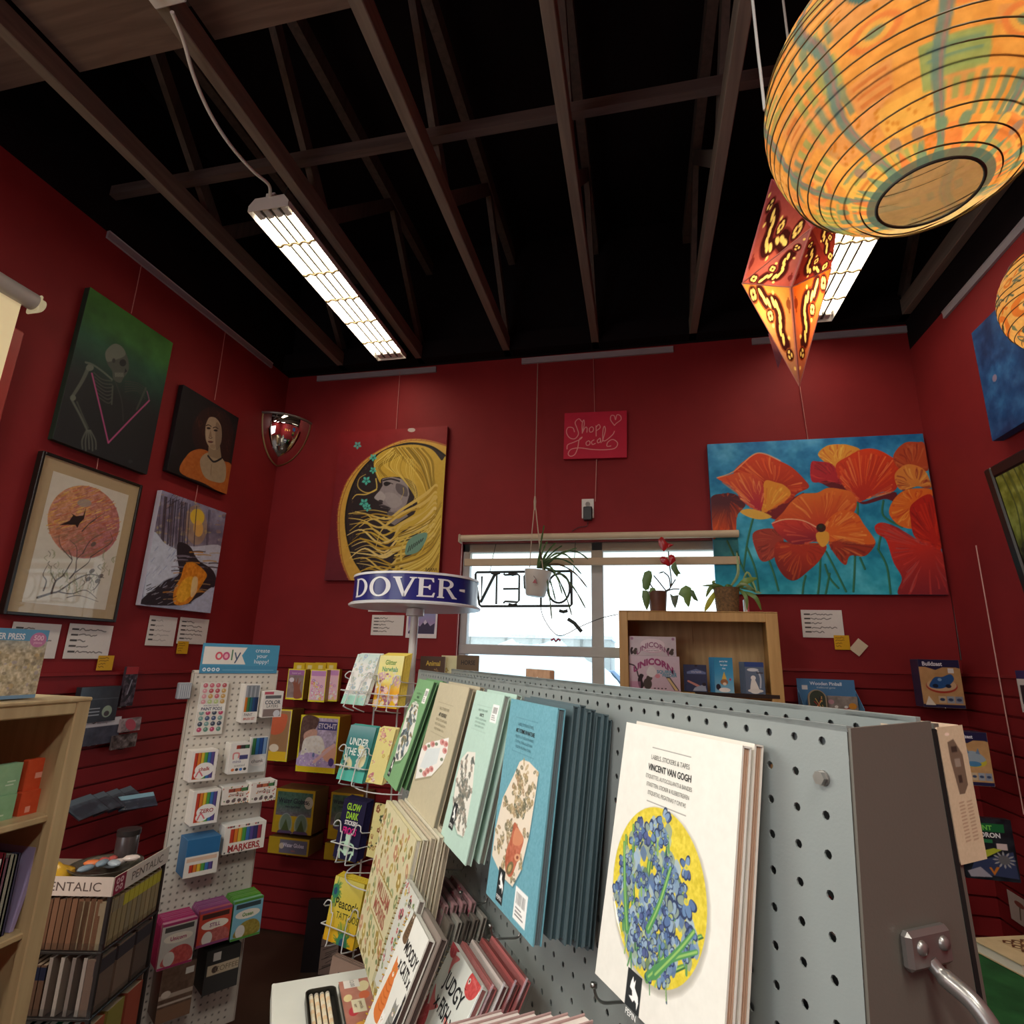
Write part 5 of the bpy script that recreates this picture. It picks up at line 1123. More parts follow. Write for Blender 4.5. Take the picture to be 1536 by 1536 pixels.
for k in range(3): nbk(PR, .006+.083*k, .537, .072, .125, .03, [0x6a564a, 0x745e50, 0x5c4a40][k], 0x9a8878, 'brown wrapped pad facing out on the tower right side, second row', 'brown pads facing out on the tower', band=0x3c3436)
for k in range(3): nbk(PR, .006+.083*k, .387, .072, .12, .03, [0x9c5238, 0x8a7c3c, 0x984834][k], 0xb09a80, 'rust and olive pad facing out on the tower right side, third row', 'rust and olive pads on the tower')
# things on top of the tower
bw = thing('glass_bowl', 'dark glass bowl of small wrapped trinkets on top of the notebook tower', 'bowl', PF.place(-.10, -.037, -.12))
mb = MB(); mb.lathe([(.0, 0), (.04, .0), (.07, .012), (.088, .03), (.092, .034), (.085, .031), (.066, .016), (.0, .006)], 28, 0x4a463c); mb.build('dish', GLOSS, bw, True)
for k in range(9):
    a = k*2.4; rr = .012+.006*k
    mb = MB(); c = [0x9aa4ac, 0xc05a52, 0x7a8a96, 0xc8b8b0, 0xd0703c][k % 5]; n = 10; R = []
    for i, (q, s_) in enumerate(((-.022, .003), (-.014, .012), (0, .014), (.014, .012), (.022, .004))): R.append([(q, s_*math.cos(b), s_*.6*math.sin(b)) for b in np.linspace(0, 2*PI, n, endpoint=False)])
    mb.rings(R, C(c), cap=(True, True)); mb.build('trinket_packet', GLOSS, None, True, 'small wrapped packet in the dark glass bowl on the tower', 'packet', 'packets in the glass bowl', M=bw.matrix_world @ Matrix.Translation((rr*math.cos(a), rr*math.sin(a), .03+.006*(k % 3))) @ Matrix.Rotation(a, 4, 'Z'))
mb = MB(); r = np.random.RandomState(2); R = []
for z, s_ in ((0, .03), (.012, .042), (.03, .036), (.042, .014), (.05, .006)): R.append([(s_*(1+.25*r.rand())*math.cos(a), s_*(1+.25*r.rand())*math.sin(a), z) for a in np.linspace(0, 2*PI, 14, endpoint=False)])
mb.rings(R, C(0xc89a2c), cap=(True, True)); mb.build('gift_bag', GLOSS, None, 50, 'crumpled yellow net bag on top of the notebook tower', 'bag', M=PF.place(-.205, -.037, -.07))
cn = thing('canister', 'dark clear canister standing at the back of the notebook tower top', 'jar', PF.place(-.10, -.037, -.205))
mb = MB(); mb.lathe([(.0, 0), (.028, 0), (.03, .005), (.03, .085), (.027, .09), (.0, .09)], 24, 0x3c3434); mb.build('body', GLOSS, cn, 40)
mb = MB(); mb.lathe([(.031, .085), (.032, .087), (.032, .10), (.0, .102)], 24, 0x2a2626); mb.build('lid', PLASTIC, cn, 40)
# pouches on the slat wall
def pouch(label, px, py, off, w, h, yaw, lean, cols, group=None):
    a, b = LEFT.hit(px, py, off); p = Pt(w, h, 90, cols[0], 1, h/w); p.mottle(.12, 6, int(px)); p.rect(0, 0, 1, .16, cols[1]); p.poly([(.1, .3), (.7, .24), (.9, .6*h/w), (.2, .9*h/w)], cols[2], .7, smooth=True)
    t = thing('pouch', label, 'pouch', LEFT.place(a, b, off, lean, 0, yaw), group); mb = MB()
    n = 8; G = [[(w*i/n, .006*math.sin(PI*i/n)*math.sin(PI*j/n), h*j/n) for i in range(n+1)] for j in range(n+1)]; mb.rings(G, C(cols[2]), closed=False); p.put(mb, w, h, -.004); mb.build('packet', GLOSS, t)
    mb = MB(); mb.box(-.003, w+.003, -.006, .004, -.003, h+.003, 0xffffff, b=.001); mb.build('clear_film', CLEAR, t)
for k in range(4): pouch('clear pouch of grey pens lying tilted on the wall peg above the notebook tower', 118+22*k, 1232-6*k, .24-.03*k, .17, .10, .25, -1.0, (0x4a5660, 0x6a7a84, 0x39424c), 'pouches of grey pens above the tower')
pouch('pale blue topped pouch lying on the grey pen pouches above the tower', 178, 1218, .16, .15, .08, -.45, -1.0, (0x3a4654, 0x8fb8c8, 0x2c3440))
item(LEFT, 'bag_pack', 'black clear-topped pack hanging on the slats beside the shelf', 'pack', ((121, 1030), (174, 1030), (180, 1080), (115, 1086)), .06, .03, lambda p, a: (p.mottle(.05, 6, 1), p.rect(.02, a*.34, .98, a*.36, 0x4a4c50), p.ell(.74, a*.72, .13, .13, 0x8a9a84), p.ell(.74, a*.78, .07, .06, 0x3a3030), [p.rect(.2, a*(.6+.09*i), .55, a*(.63+.09*i), 0xb0b4b8, .8) for i in range(3)]), 0x26272b, GLOSS)
item(LEFT, 'paper_pad', 'dark grey pad with a white top band below the black pack on the slats', 'notepad', ((115, 1082), (180, 1074), (179, 1112), (112, 1122)), .05, .02, lambda p, a: (p.mottle(.1, 8, 4), p.rect(0, 0, 1, .16, 0xd0ccd0), p.text('blending', .55, .08, .07, 0x8a8a8a)), 0x3a3c48, GLOSS)
item(LEFT, 'blister_pack', 'narrow red and black pack hanging on the slats, right of the black pack', 'pack', ((189, 1000), (208, 1000), (200, 1056), (181, 1062)), .05, .015, lambda p, a: (p.mottle(.3, 6, 5), p.rect(0, 0, 1, .5, 0xa02a2c), p.stroke([(.2, .8), (.7, 1.5), (.3, 2.2)], .2, 0x16161a), p.stroke([(.6, .9), (.4, 1.8)], .1, 0x8a8a94)), 0x3a3038, GLOSS)
item(LEFT, 'blister_pack', 'small clear pack of pinkish bits hanging low on the slats', 'pack', ((181, 1078), (214, 1076), (208, 1094), (180, 1100)), .06, .012, lambda p, a: (p.mottle(.3, 5, 8), p.ell(.5, a*.5, .3, .2, 0xb04a58, .6)), 0x8a7a7a, GLOSS)
item(LEFT, 'blister_pack', 'clear pack of dark bits under the pinkish one on the slats', 'pack', ((176, 1103), (207, 1099), (203, 1119), (160, 1127)), .06, .012, lambda p, a: (p.mottle(.35, 7, 9),), 0x4c4240, GLOSS)

# ------------------------------------------------------------------ blond bookshelf at the far left
BLOND = wood_mat('blond_laminate', 0x9c8763, 0xae9a74, 'Z', .45)
SX, SY = -.943, .864
SF = Frame((SX, SY, 0), (0, 1, 0), (1, 0, 0))
bs = thing('bookshelf', 'blond wooden bookshelf at the far left edge of the view', 'bookshelf', (SX, SY, 0))
stw = 0-SF.hit(113, 1070)[0]; W = .80; D_ = .27; z1t = SF.hit(120, 1048)[1]; z1b = SF.hit(60, 1076)[1]
zs = [(SF.hit(79, 1234)[1], SF.hit(79, 1224)[1]), (SF.hit(43, 1411)[1], SF.hit(43, 1401)[1])]; zs.append((zs[1][0]-.27, zs[1][1]-.27)); zs.append((.04, .06))
MS = Matrix.Translation((-SX, -SY, 0)) @ SF.place(0, 0, 0)
def sp_(nm, *b): mb = MB(); mb.box(*b, 0xb09c76, b=.002); mb.build(nm, BLOND, bs, M=MS)
sp_('stile', -stw, 0, 0, .02, 0, 1.36); sp_('side_panel', -.02, 0, .02, D_, 0, 1.36); sp_('side_panel', -W, -W+.02, .0, D_, 0, 1.36)
sp_('top_board', -W, 0, -.002, D_, 1.355, 1.362); sp_('top_rail', -W, -stw, 0, .02, z1b, 1.355); sp_('back_board', -W, 0, D_-.008, D_, 0, 1.355)
for a, b in zs: sp_('shelf', -W+.02, -stw*.35, .012, D_-.01, a, b)
def f_puz(p, a):
    p.img[:] = C(0xb0a890); f = fbm(p.ny, p.nx, 9, 4)[..., None]; g = fbm(p.ny, p.nx, 22, 9)[..., None]; p.img = np.array(C(0x8f8a7c))*(1-f)+np.array(C(0xc8bc98))*f; p.img += (g-.5)*.5; r = random.Random(5)
    for i in range(60): p.ell(r.random(), r.uniform(.3, 1)*a, r.uniform(.01, .04), r.uniform(.01, .04), r.choice([0xd8d0c0, 0x7a7468, 0xa89a78, 0x9a94a0, 0xb8a070]), 0, .6)
    for i in range(int(p.ny*.34)): t = 1-i/(p.ny*.34); p.img[i] = p.img[i]*(1-.7*t)+np.array(C(0x8aa8be))*.7*t
    p.rect(0, 0, 1, .17*a, 0x5a97bc); p.text('SUPER PRESS', .40, .11*a, .115, 0xd8e4ec, bold=.03, sx=.8); p.ell(.86, .15*a, .12, .11*a, 0xb87aa4); p.text('500', .86, .12*a, .1, 0xe8c8dc, bold=.02); p.text('pieces', .86, .19*a, .05, 0xe8c8dc); p.rect(0, a-.05, 1, a, 0x6a94b8)
M, w, h = SF.quad((-40, 944), (75, 946), (52, 1047), (-62, 1058), -.03); M.translation.z = 1.364
p = Pt(w, h, 220, 0x6a94b8, 1, h/w); f_puz(p, h/w); card('puzzle_box', 'jigsaw puzzle box with a cluttered picture standing on the left bookshelf', 'box', M, w, h, .045, p, 0x6a94b8, GLOSS)
def f_nb(c, pl):
    def f(p, a):
        p.img[:] = C(c); p.mottle(.03, 5, 2)
        for x, y, w, h in pl: p.rect(x, y*a, x+w, (y+h)*a, mixc(c, 0xffffff, .55), .85)
    return f
item(SF, 'notebook', 'orange pocket notebook on the left shelf, upper of the orange pair', 'notebook', ((44, 1139), (81, 1136), (74, 1181), (36, 1188)), -.05, .015, f_nb(0xc8502c, [(.34, .44, .4, .18), (.86, .14, .06, .06)]), 0xc8502c)
item(SF, 'notebook', 'orange pocket notebook on the left shelf, lower of the orange pair', 'notebook', ((35, 1188), (74, 1181), (66, 1228), (25, 1233)), -.045, .015, f_nb(0xc44e2c, [(.2, .5, .18, .2), (.84, .4, .1, .14), (.84, .6, .1, .14)]), 0xc44e2c)
item(SF, 'notebook', 'pale green pocket notebook on the left shelf, upper of the green pair', 'notebook', ((-8, 1150), (36, 1143), (25, 1190), (-16, 1198)), -.05, .015, f_nb(0x86b48e, [(.55, .55, .3, .04), (.5, .66, .3, .04)]), 0x86b48e)
item(SF, 'notebook', 'pale green pocket notebook on the left shelf, lower of the green pair', 'notebook', ((-17, 1198), (26, 1191), (15, 1239), (-26, 1246)), -.045, .015, f_nb(0x80b088, [(.15, .6, .5, .05), (.15, .72, .35, .05)]), 0x80b088)
bk = [(2, 10, 1300, 0xd8d4d0, 'white paperback'), (10, 14, 1290, 0x8a2a3a, 'crimson-topped book'), (14, 20, 1298, 0x6a4a5a, 'maroon book'), (20, 27, 1292, 0x8a8c80, 'grey-green book'), (27, 32, 1292, 0x767a70, 'dull grey book'), (32, 37, 1290, 0x3c3a54, 'navy book'), (-6, 2, 1294, 0x5a4a7a, 'violet book')]
for x0, x1, y, c, nm in bk:
    a0, a1 = SF.hit(x0-8, 1408)[0], SF.hit(x1-8, 1408)[0]; zt = SF.hit(x0, y)[1]; h = zt-zs[1][1]
    t = thing('book', nm+' standing upright on the second shelf of the left bookshelf', 'book', SF.place(a0, zs[1][1]+.0005, -.03), None); mb = MB(); mb.box(0, a1-a0-.001, 0, .0015, 0, h, c); mb.box(0, .001, 0, .15, 0, h, c); mb.box(a1-a0-.002, a1-a0-.001, 0, .15, 0, h, c); mb.build('cover', PRINT, t)
    mb = MB(); mb.box(.001, a1-a0-.002, .0016, .148, .002, h-.003, 0xc8c2b6); mb.build('pages', PRINT, t)
a0 = SF.hit(38, 1405)[0]; h = SF.hit(40, 1286)[1]-zs[1][1]
mb = MB(); G = [[(.004+.012*math.sin(z*1.5)*1.2+k*.006, y, z*h) for z in np.linspace(0, 1, 10)] for k, y in ((0, 0), (1, 0), (1, .15), (0, .15))]
mb.rings(np.array(G).transpose(1, 0, 2), C(0x9a90b4), cap=(True, True)); mb.build('magazine', GLOSS, None, 40, 'lavender magazine bowing at the right end of the second left shelf', 'magazine', M=SF.place(a0-.006, zs[1][1]+.0005, -.03))
for k in range(3):
    a0 = SF.hit(4+5*k, 1540)[0]; zt = SF.hit(8+4*k, 1484+3*k)[1]; z0 = zs[2][1]
    card('book', 'tan-edged book on the bottom visible shelf at the far left', 'book', SF.place(a0-.02, z0+.0005, -.03), .016, zt-z0, .14, Pt(.016, zt-z0, 30, [0xb09c80, 0x8a7460, 0xc0ae94][k]), 0xa08c72, group='tan-edged books, lowest left shelf')

# ------------------------------------------------------------------ yellow craft kits on the back slats
YEL = 0xdcbc2c
def kit(label, q, off, d, paint, group=None, n=120, side=0x9c7a28):
    def f(p, a):
        p.img[:] = C(YEL); p.rect(.04, .05, .96, a-.09, 0xb0a8b8); paint(p, a); p.img = np.clip(p.img*1.25+.03, 0, 1)
    return item(BACK, 'craft_kit', label, 'craft kit', q, off, d, f, side, GLOSS, group, n)
def k_hand(p, a):
    p.rect(.05, .06, .95, a*.93, 0x7a6a68); p.mottle(.06, 6, 2); p.rect(.05, .06, .95, a*.2, 0x8a5a8c); p.text('hand art', .5, a*.13, .16, 0xe8d8e8); p.poly([(.5, a*.95), (.42, a*.6), (.3, a*.42), (.4, a*.45), (.42, a*.3), (.52, a*.45), (.62, a*.28), (.66, a*.5), (.8, a*.4), (.78, a*.62), (.95, a*.9)], 0x7a4a3c, smooth=True); p.ell(.25, a*.36, .14, .12, 0xb8b0b8)
kit('narrow yellow kit box with a painted hand, top row left on the back slats', ((433, 1003), (458, 1004), (454, 1050), (428, 1049)), .14, .05, k_hand)
def k_pink(p, a):
    p.rect(.05, .06, .95, a*.93, 0xd8a4b4); p.rect(.05, .08, .95, a*.2, 0xa878a8); r = random.Random(4)
    for i in range(30): sprig(p, r.uniform(.1, .9), a*r.uniform(.3, .95), .18, r, [0xe8d0d8, 0xc06a90, 0xd8a040, 0x9a70a8, 0xf0ece8])
kit('yellow-edged kit box with a pink picture, top row middle on the back slats', ((465, 1004), (489, 1005), (488, 1053), (463, 1053)), .15, .05, k_pink)
for k in range(3): kit('yellow kit box behind the pink-fronted one in the top row', ((486, 1003), (508, 1004), (507, 1052), (485, 1052)), .11-.035*k, .03, k_pink, 'kits behind the pink-fronted box', 40)
for k in range(4):
    item(BACK, 'hang_tab_card', 'yellow header card standing above the kits on the top peg row', 'card', ((441+16*k, 994), (457+16*k, 994), (457+16*k, 1006), (440+16*k, 1006)), .09-.012*(k % 2), .003, lambda p, a: (p.rect(.3, .2, .7, .5, 0xe8dc9c),), YEL, PRINT, 'yellow header cards above the kits', 24)
def k_etch(p, a):
    p.poly([(.04, .05), (.96, .05), (.96, a-.1), (.04, a-.1)], 0x9a90a8, nz=.16); p.poly([(.05, .06), (.46, .06), (.40, .3), (.22, .42), (.12, .7), (.05, .8)], 0x54403c, smooth=True, nz=.08); p.poly([(.12, .42), (.34, .3), (.46, .36), (.4, .6), (.2, .66)], 0xb08c7c, smooth=True, nz=.05)
    p.poly([(.16, .52), (.5, .44), (.66, .6), (.7, .95), (.5, a-.16), (.1, a-.2), (.1, .8)], 0xc4c2bc, smooth=True, nz=.08); p.poly([(.05, a*.74), (.4, a*.66), (.95, a*.82), (.95, a-.12), (.05, a-.12)], 0xa898c0, smooth=True, nz=.1)
    r = random.Random(2)
    for i in range(46): p.ell(r.uniform(.08, .9), r.uniform(.6*a, .88*a), .014, .014, r.choice([0xd8d0e0, 0x8a7aa8, 0xe0d8c8]))
    p.poly([(.62, .80), (.80, .66), (.96, .62), (.96, .92), (.76, .98)], 0xc89a86, smooth=True); p.stroke([(.46, 1.0), (.92, .62)], .07, 0xd8a8ac); p.ell(.42, .86, .03, .05, 0x5a6a9a)
    p.rect(.46, .13, .95, .31, 0x34346a); p.text('ETCH-IT', .705, .22, .155, 0xe8e4f0, bold=.03, sx=.8); p.ell(.88, a-.24, .07, .09, 0x4a3c7a); p.rect(.04, a-.12, .96, a-.02, 0xd0b020)
kit('large yellow box with a child holding a tool, labelled in a blue oval, middle row', ((452, 1071), (508, 1076), (504, 1161), (443, 1157)), .16, .13, k_etch, n=150)
def k_side(p, a):
    p.rect(.06, .06, .94, a-.25, 0x8a6a4a); p.poly([(.2, .3), (.8, .2), (.7, .8), (.2, .9)], 0xb0583c, smooth=True); p.rect(.06, a-.34, .94, a-.03, 0xc8a428); p.ell(.4, a-.45, .2, .14, 0xc8bca8)
kit('yellow kit box half hidden behind the white pegboard stand, middle row', ((402, 1063), (437, 1064), (432, 1140), (396, 1143)), .15, .12, k_side, side=0x7a5a2c)
def k_globe(p, a):
    p.img[:] = C(0xb89a28); p.poly([(.05, .06), (.95, .06), (.95, a-.3), (.05, a-.3)], 0x4a6a5c, nz=.1, grad=(0x8a6a80, (0, a*.35), (0, a*.75))); p.rect(.05, a-.36, .95, a-.22, 0xc0a024)
    for t, y, s_ in (('Water Globes', .24, .15), ('make your own', .36, .07)): p.text(t, .46, y, s_, 0x2a2a3a, bold=.02, sx=.85)
    p.ell(.86, .26, .11, .13, 0xb8b4a4); p.text('6', .86, .26, .14, 0x3a4a3a)
    for x in (.33, .72): p.ell(x, .74, .17, .24, 0x8fa09c, a=.8); p.ell(x, .72, .14, .2, 0x6a8070, a=.9); p.ell(x, .9, .19, .06, 0x5a4a6a); p.poly([(x-.1, .86), (x, .62), (x+.1, .86)], 0x4a5a34)
def k_foot(p, a): p.img[:] = C(0xb89a28); p.rect(.28, a*.12, .96, a*.92, 0x6a6a7c); p.text('Water Globes', .62, a*.42, .11, 0xd8d4e4, bold=.03, sx=.8); p.ell(.33, a*.5, .06, .06, 0xc8bca8); p.text('mini', .62, a*.74, .06, 0xc86a4a)
item(BACK, 'craft_kit', 'yellow-edged box picturing two snow globes, bottom row left', 'craft kit', ((416, 1183), (474, 1186), (466, 1252), (406, 1249)), .17, .14, k_globe, 0x6f5a34, GLOSS, None, 150)
item(BACK, 'craft_kit', 'lower yellow box under the snow-globe box, only its name strip showing', 'craft kit', ((406, 1255), (465, 1259), (461, 1285), (399, 1279)), .175, .14, k_foot, 0x7a6030, GLOSS, None, 110)
item(BACK, 'craft_kit', 'yellow snow-globe box half hidden behind the frog booklet on the spinner', 'craft kit', ((498, 1189), (545, 1191), (540, 1262), (490, 1259)), .17, .14, k_globe, 0x6f5a34, GLOSS, None, 110)
item(BACK, 'craft_kit', 'lower yellow box half hidden behind the spinner, bottom row right', 'craft kit', ((489, 1265), (540, 1268), (537, 1294), (484, 1289)), .175, .14, k_foot, 0x7a6030, GLOSS, None, 90)
# dark portfolio on the floor by the spinner
F_ = Frame((-1.559, 2.823, 0), (.93, .30, 0), (.30, -.93, 0))
M, w, h = F_.quad((468, 1352), (500, 1354), (478, 1462), (444, 1456), 0, -.1)
card('portfolio_case', 'black portfolio case leaning low behind the spinner', 'portfolio', M, w, h, .04, Pt(w, h, 60, 0x1a1a1f), 0x17171b, PLASTIC)
M, w, h = F_.quad((489, 1404), (514, 1404), (498, 1462), (470, 1462), .03, -.1)
p = Pt(w, h, 90, 0x8a7c74, 1, h/w); r = random.Random(3)
for i in range(16): y = r.random()*h/w; p.stroke([(r.uniform(0, .4), y), (r.uniform(.6, 1), y-.2)], .03, 0x2f2a28, .8)
card('sketch_print', 'taupe card with black brush strokes in front of the black portfolio', 'print', M, w, h, .006, p, 0x7a6c64)
# ================================================================== pictures on the walls
def art(fr, name, label, q, off, d, n, zq, paint, side, mat=None, lean=0., cat='painting', rot=0.):
    # q: pixel corners on the wall; zq: the same corners in the drawing's own units
    M, w, h = fr.quad(*q, off, lean); p = Pt(w, h, n, side); p.hom(*zq); paint(p)
    if rot: M = M @ Matrix.Rotation(rot, 4, 'Y')
    return card(name, label, cat, M, w, h, d, p, side, mat or CANVAS)
def zpx(zq, ox, oy, s): return [(ox+x/s, oy+y/s) for x, y in zq]
def streaks(p, P, base, cols, r, n=26, w=6, a=.5, k0=.25):
    n = int(n*1.6)
    Q = cr(P, True, 5)
    for i in range(n):
        q = Q[r.randrange(len(Q))]; t0, t1 = k0+r.random()*.3, r.uniform(.75, .97)
        A = (base[0]+(q[0]-base[0])*t0, base[1]+(q[1]-base[1])*t0); B = (base[0]+(q[0]-base[0])*t1, base[1]+(q[1]-base[1])*t1)
        m = ((A[0]+B[0])/2+r.uniform(-8, 8), (A[1]+B[1])/2+r.uniform(-5, 5)); p.stroke([A, m, B], w*r.uniform(.6, 1.8), r.choice(cols), a, taper=(.3, 1))
# ---- poppies
def poppies(p):
    r = random.Random(17); f = fbm(p.ny, p.nx, 9, 3); g = fbm(p.ny, p.nx, 26, 8)
    t = np.linspace(0, 1, p.ny)[:, None, None]; p.img[:] = np.array(C(0x2f86bc))*(1-t)+np.array(C(0x259cb2))*t
    p.img += ((f-.5)*.34)[..., None]*np.array([.8, 1, .9])+((g-.5)*.20)[..., None]
    p.img = p.img*(1-.5*np.clip((f-.52)*4, 0, 1)[..., None]*.6)+np.array(C(0x86c8da))*.5*np.clip((f-.52)*4, 0, 1)[..., None]*.6
    for s in ([(290, 860), (265, 960), (245, 1090)], [(262, 990), (300, 1090), (315, 1190)], [(215, 1010), (240, 1080), (300, 1190)], [(600, 1010), (595, 1120), (585, 1200)], [(625, 1010), (660, 1080), (712, 1190)], [(620, 1070), (640, 1130), (678, 1175)], [(757, 1030), (752, 1110), (745, 1190)], [(776, 790), (776, 830), (770, 850)], [(895, 780), (893, 850), (975, 900)], [(862, 1000), (900, 1080), (912, 1200)], [(880, 930), (870, 970), (865, 1000)], [(530, 1120), (520, 1160), (515, 1200)], [(170, 960), (205, 1040), (220, 1110)], [(360, 1040), (385, 1110), (405, 1185)], [(780, 1040), (800, 1090)], [(640, 1110), (620, 1200)]):
        p.stroke(s, 9, 0x1f5c44, .9); p.stroke([(x-2, y) for x, y in s], 3, 0x5a9a5a, .6)
    P = [(88, 770), (150, 740), (210, 745), (255, 790), (235, 820), (215, 850), (205, 940), (150, 925), (95, 945)]
    p.poly(P, 0x54222c, smooth=True, grad=(0xc84a1e, (150, 790), (150, 900))); streaks(p, P, (170, 760), [0xd8602c, 0xa8341c, 0x6a2024], r)
    p.poly([(300, 800), (390, 790), (480, 760), (530, 740), (470, 800), (400, 862), (340, 830)], 0x7a1c22, smooth=True)
    P = [(200, 640), (290, 560), (345, 555), (410, 585), (475, 620), (535, 680), (552, 715), (500, 742), (440, 790), (350, 760), (260, 700)]
    p.poly(P, 0xd6421c, smooth=True, grad=(0xa82c1a, (380, 560), (400, 740))); streaks(p, P, (390, 720), [0xe8602a, 0xf08a4a, 0xb83018, 0xd04a20], r, 60)
    p.poly([(330, 820), (338, 720), (352, 680), (400, 690), (440, 705), (468, 745), (420, 790), (352, 826)], 0xe0902c, smooth=True); streaks(p, [(338, 720), (400, 690), (468, 745), (420, 790), (352, 826)], (352, 826), [0xf0b84a, 0xd06a20, 0xe87a24], r, 26)
    P = [(122, 665), (170, 655), (235, 640), (320, 665), (342, 740), (325, 822), (285, 808), (235, 770), (205, 720), (160, 690)]
    p.poly(P, 0xd8562a, smooth=True, grad=(0xb4283a, (240, 660), (270, 800))); streaks(p, P, (320, 815), [0xe87a3c, 0xc83a30, 0xf0a060], r, 34)
    p.stroke([(122, 665), (200, 637), (290, 560), (345, 553), (420, 588)], 6, 0xf0a878, .8); p.poly([(230, 825), (272, 812), (330, 825), (378, 850), (330, 862), (275, 852)], 0xe0b048, smooth=True)
    P = [(598, 560), (640, 520), (700, 513), (745, 518), (795, 545), (720, 600), (680, 625), (640, 605)]
    p.poly(P, 0xe09838, smooth=True); streaks(p, P, (690, 620), [0xf0c85a, 0xd87a2c, 0xc85a24], r)
    p.poly([(575, 670), (690, 690), (780, 780), (860, 765), (950, 740), (950, 785), (900, 772), (800, 795), (740, 750), (660, 722)], 0x641a24, smooth=True)
    P = [(565, 600), (600, 594), (660, 605), (692, 655), (705, 700), (640, 685), (568, 688)]; p.poly(P, 0xb02430, smooth=True); streaks(p, P, (690, 690), [0xd84038, 0x7a1c28], r, 18)
    P = [(680, 612), (740, 570), (800, 540), (865, 538), (930, 570), (972, 610), (968, 690), (945, 735), (880, 742), (782, 784), (740, 745), (700, 690)]
    p.poly(P, 0xd6401c, smooth=True, grad=(0xb42a20, (820, 550), (810, 780))); streaks(p, P, (800, 775), [0xe86a30, 0xb02c1c, 0xf09a5a, 0xd84a20], r, 50)
    P = [(948, 570), (1000, 512), (1060, 508), (1095, 520), (1105, 640), (1040, 625), (970, 630)]; p.poly(P, 0xb84a28, smooth=True); streaks(p, P, (1040, 640), [0xc86a3c, 0x8a2a20], r, 22)
    P = [(955, 650), (1010, 612), (1080, 632), (1112, 690), (1112, 722), (1050, 715), (982, 732), (955, 700)]; p.poly(P, 0xd8863a, smooth=True); streaks(p, P, (1050, 715), [0xe8b058, 0xa83a24, 0x8a2a28], r, 24)
    P = [(918, 830), (950, 765), (1010, 728), (1112, 728), (1115, 765), (1030, 800), (1020, 860), (1028, 905), (990, 905), (945, 880)]; p.poly(P, 0xde6c22, smooth=True); streaks(p, P, (1040, 800), [0xf0b050, 0xc8401c, 0xe88a3c], r, 30)
    P = [(852, 895), (890, 880), (960, 908), (1020, 950), (1085, 965), (1152, 1020), (1172, 1210), (955, 1210), (965, 1130), (930, 1060), (900, 960), (860, 930)]
    p.poly(P, 0xc62e22, smooth=True, grad=(0x84222a, (980, 1000), (1060, 1200))); streaks(p, P, (1090, 1000), [0xd8483c, 0x9a1f26, 0xb83a34, 0xa85a5a], r, 60, 5)
    P = [(1022, 800), (1110, 752), (1135, 850), (1148, 1000), (1090, 970), (1030, 945), (1015, 865)]; p.poly(P, 0xb82218, smooth=True); streaks(p, P, (1130, 980), [0xd83a1c, 0x8a1a18], r, 26)
    P = [(288, 930), (340, 905), (405, 912), (432, 965), (395, 1030), (335, 1055), (305, 1010)]; p.poly(P, 0xa23a2c, smooth=True); streaks(p, P, (420, 950), [0xc8583c, 0x6a2420], r, 22)
    P = [(640, 965), (720, 950), (790, 975), (852, 972), (805, 1030), (735, 1030), (712, 1072), (670, 1030)]; p.poly(P, 0xa23420, smooth=True); streaks(p, P, (650, 970), [0xd8783c, 0x6a2020], r, 22)
    P = [(400, 968), (480, 978), (560, 972), (628, 985), (595, 1050), (550, 1092), (482, 1140), (430, 1120), (390, 1045)]; p.poly(P, 0xb43420, smooth=True, grad=(0x7a1f1c, (480, 1000), (420, 1120))); streaks(p, P, (520, 980), [0xd86a2c, 0x8a241c, 0xc84a24], r, 34)
    P = [(392, 872), (430, 830), (470, 780), (520, 745), (590, 740), (640, 718), (705, 725), (750, 740), (772, 785), (755, 835), (700, 860), (640, 880), (612, 915), (550, 885), (470, 868)]
    p.poly(P, 0xdc6f28, smooth=True, grad=(0xc03a22, (560, 740), (590, 900))); streaks(p, P, (610, 905), [0xf0a050, 0xe8843a, 0xc84a20, 0xd85a24], r, 60)
    P = [(632, 870), (700, 822), (768, 838), (800, 885), (852, 968), (800, 978), (720, 952), (645, 966), (622, 925)]; p.poly(P, 0xdc6422, smooth=True); streaks(p, P, (625, 930), [0xf0a858, 0xc8401c, 0xe88030], r, 36)
    P = [(378, 880), (440, 864), (520, 868), (592, 905), (612, 962), (560, 966), (482, 978), (420, 940)]; p.poly(P, 0xca3a2c, smooth=True, grad=(0x8a2030, (480, 880), (500, 970))); streaks(p, P, (600, 950), [0xe06a4a, 0xb02a28], r, 26)
    p.stroke([(378, 880), (440, 862), (520, 868), (585, 900)], 5, 0xf0c8a0, .8); p.poly([(585, 925), (636, 922), (638, 965), (610, 990), (585, 960)], 0xe4a23a, smooth=True); p.ell(605, 902, 22, 20, 0x3f1a16); p.ell(603, 896, 9, 8, 0x2a3a26)
Z = [(75, 505), (1088, 468), (1172, 1205), (120, 1200)]
art(BACK, 'canvas_painting', 'large canvas of orange poppies on blue, hanging on the back wall above the bookcase', zpx(Z, 1036, 500, 3.072), .03, .028, 400, Z, poppies, 0x2f7fa8)
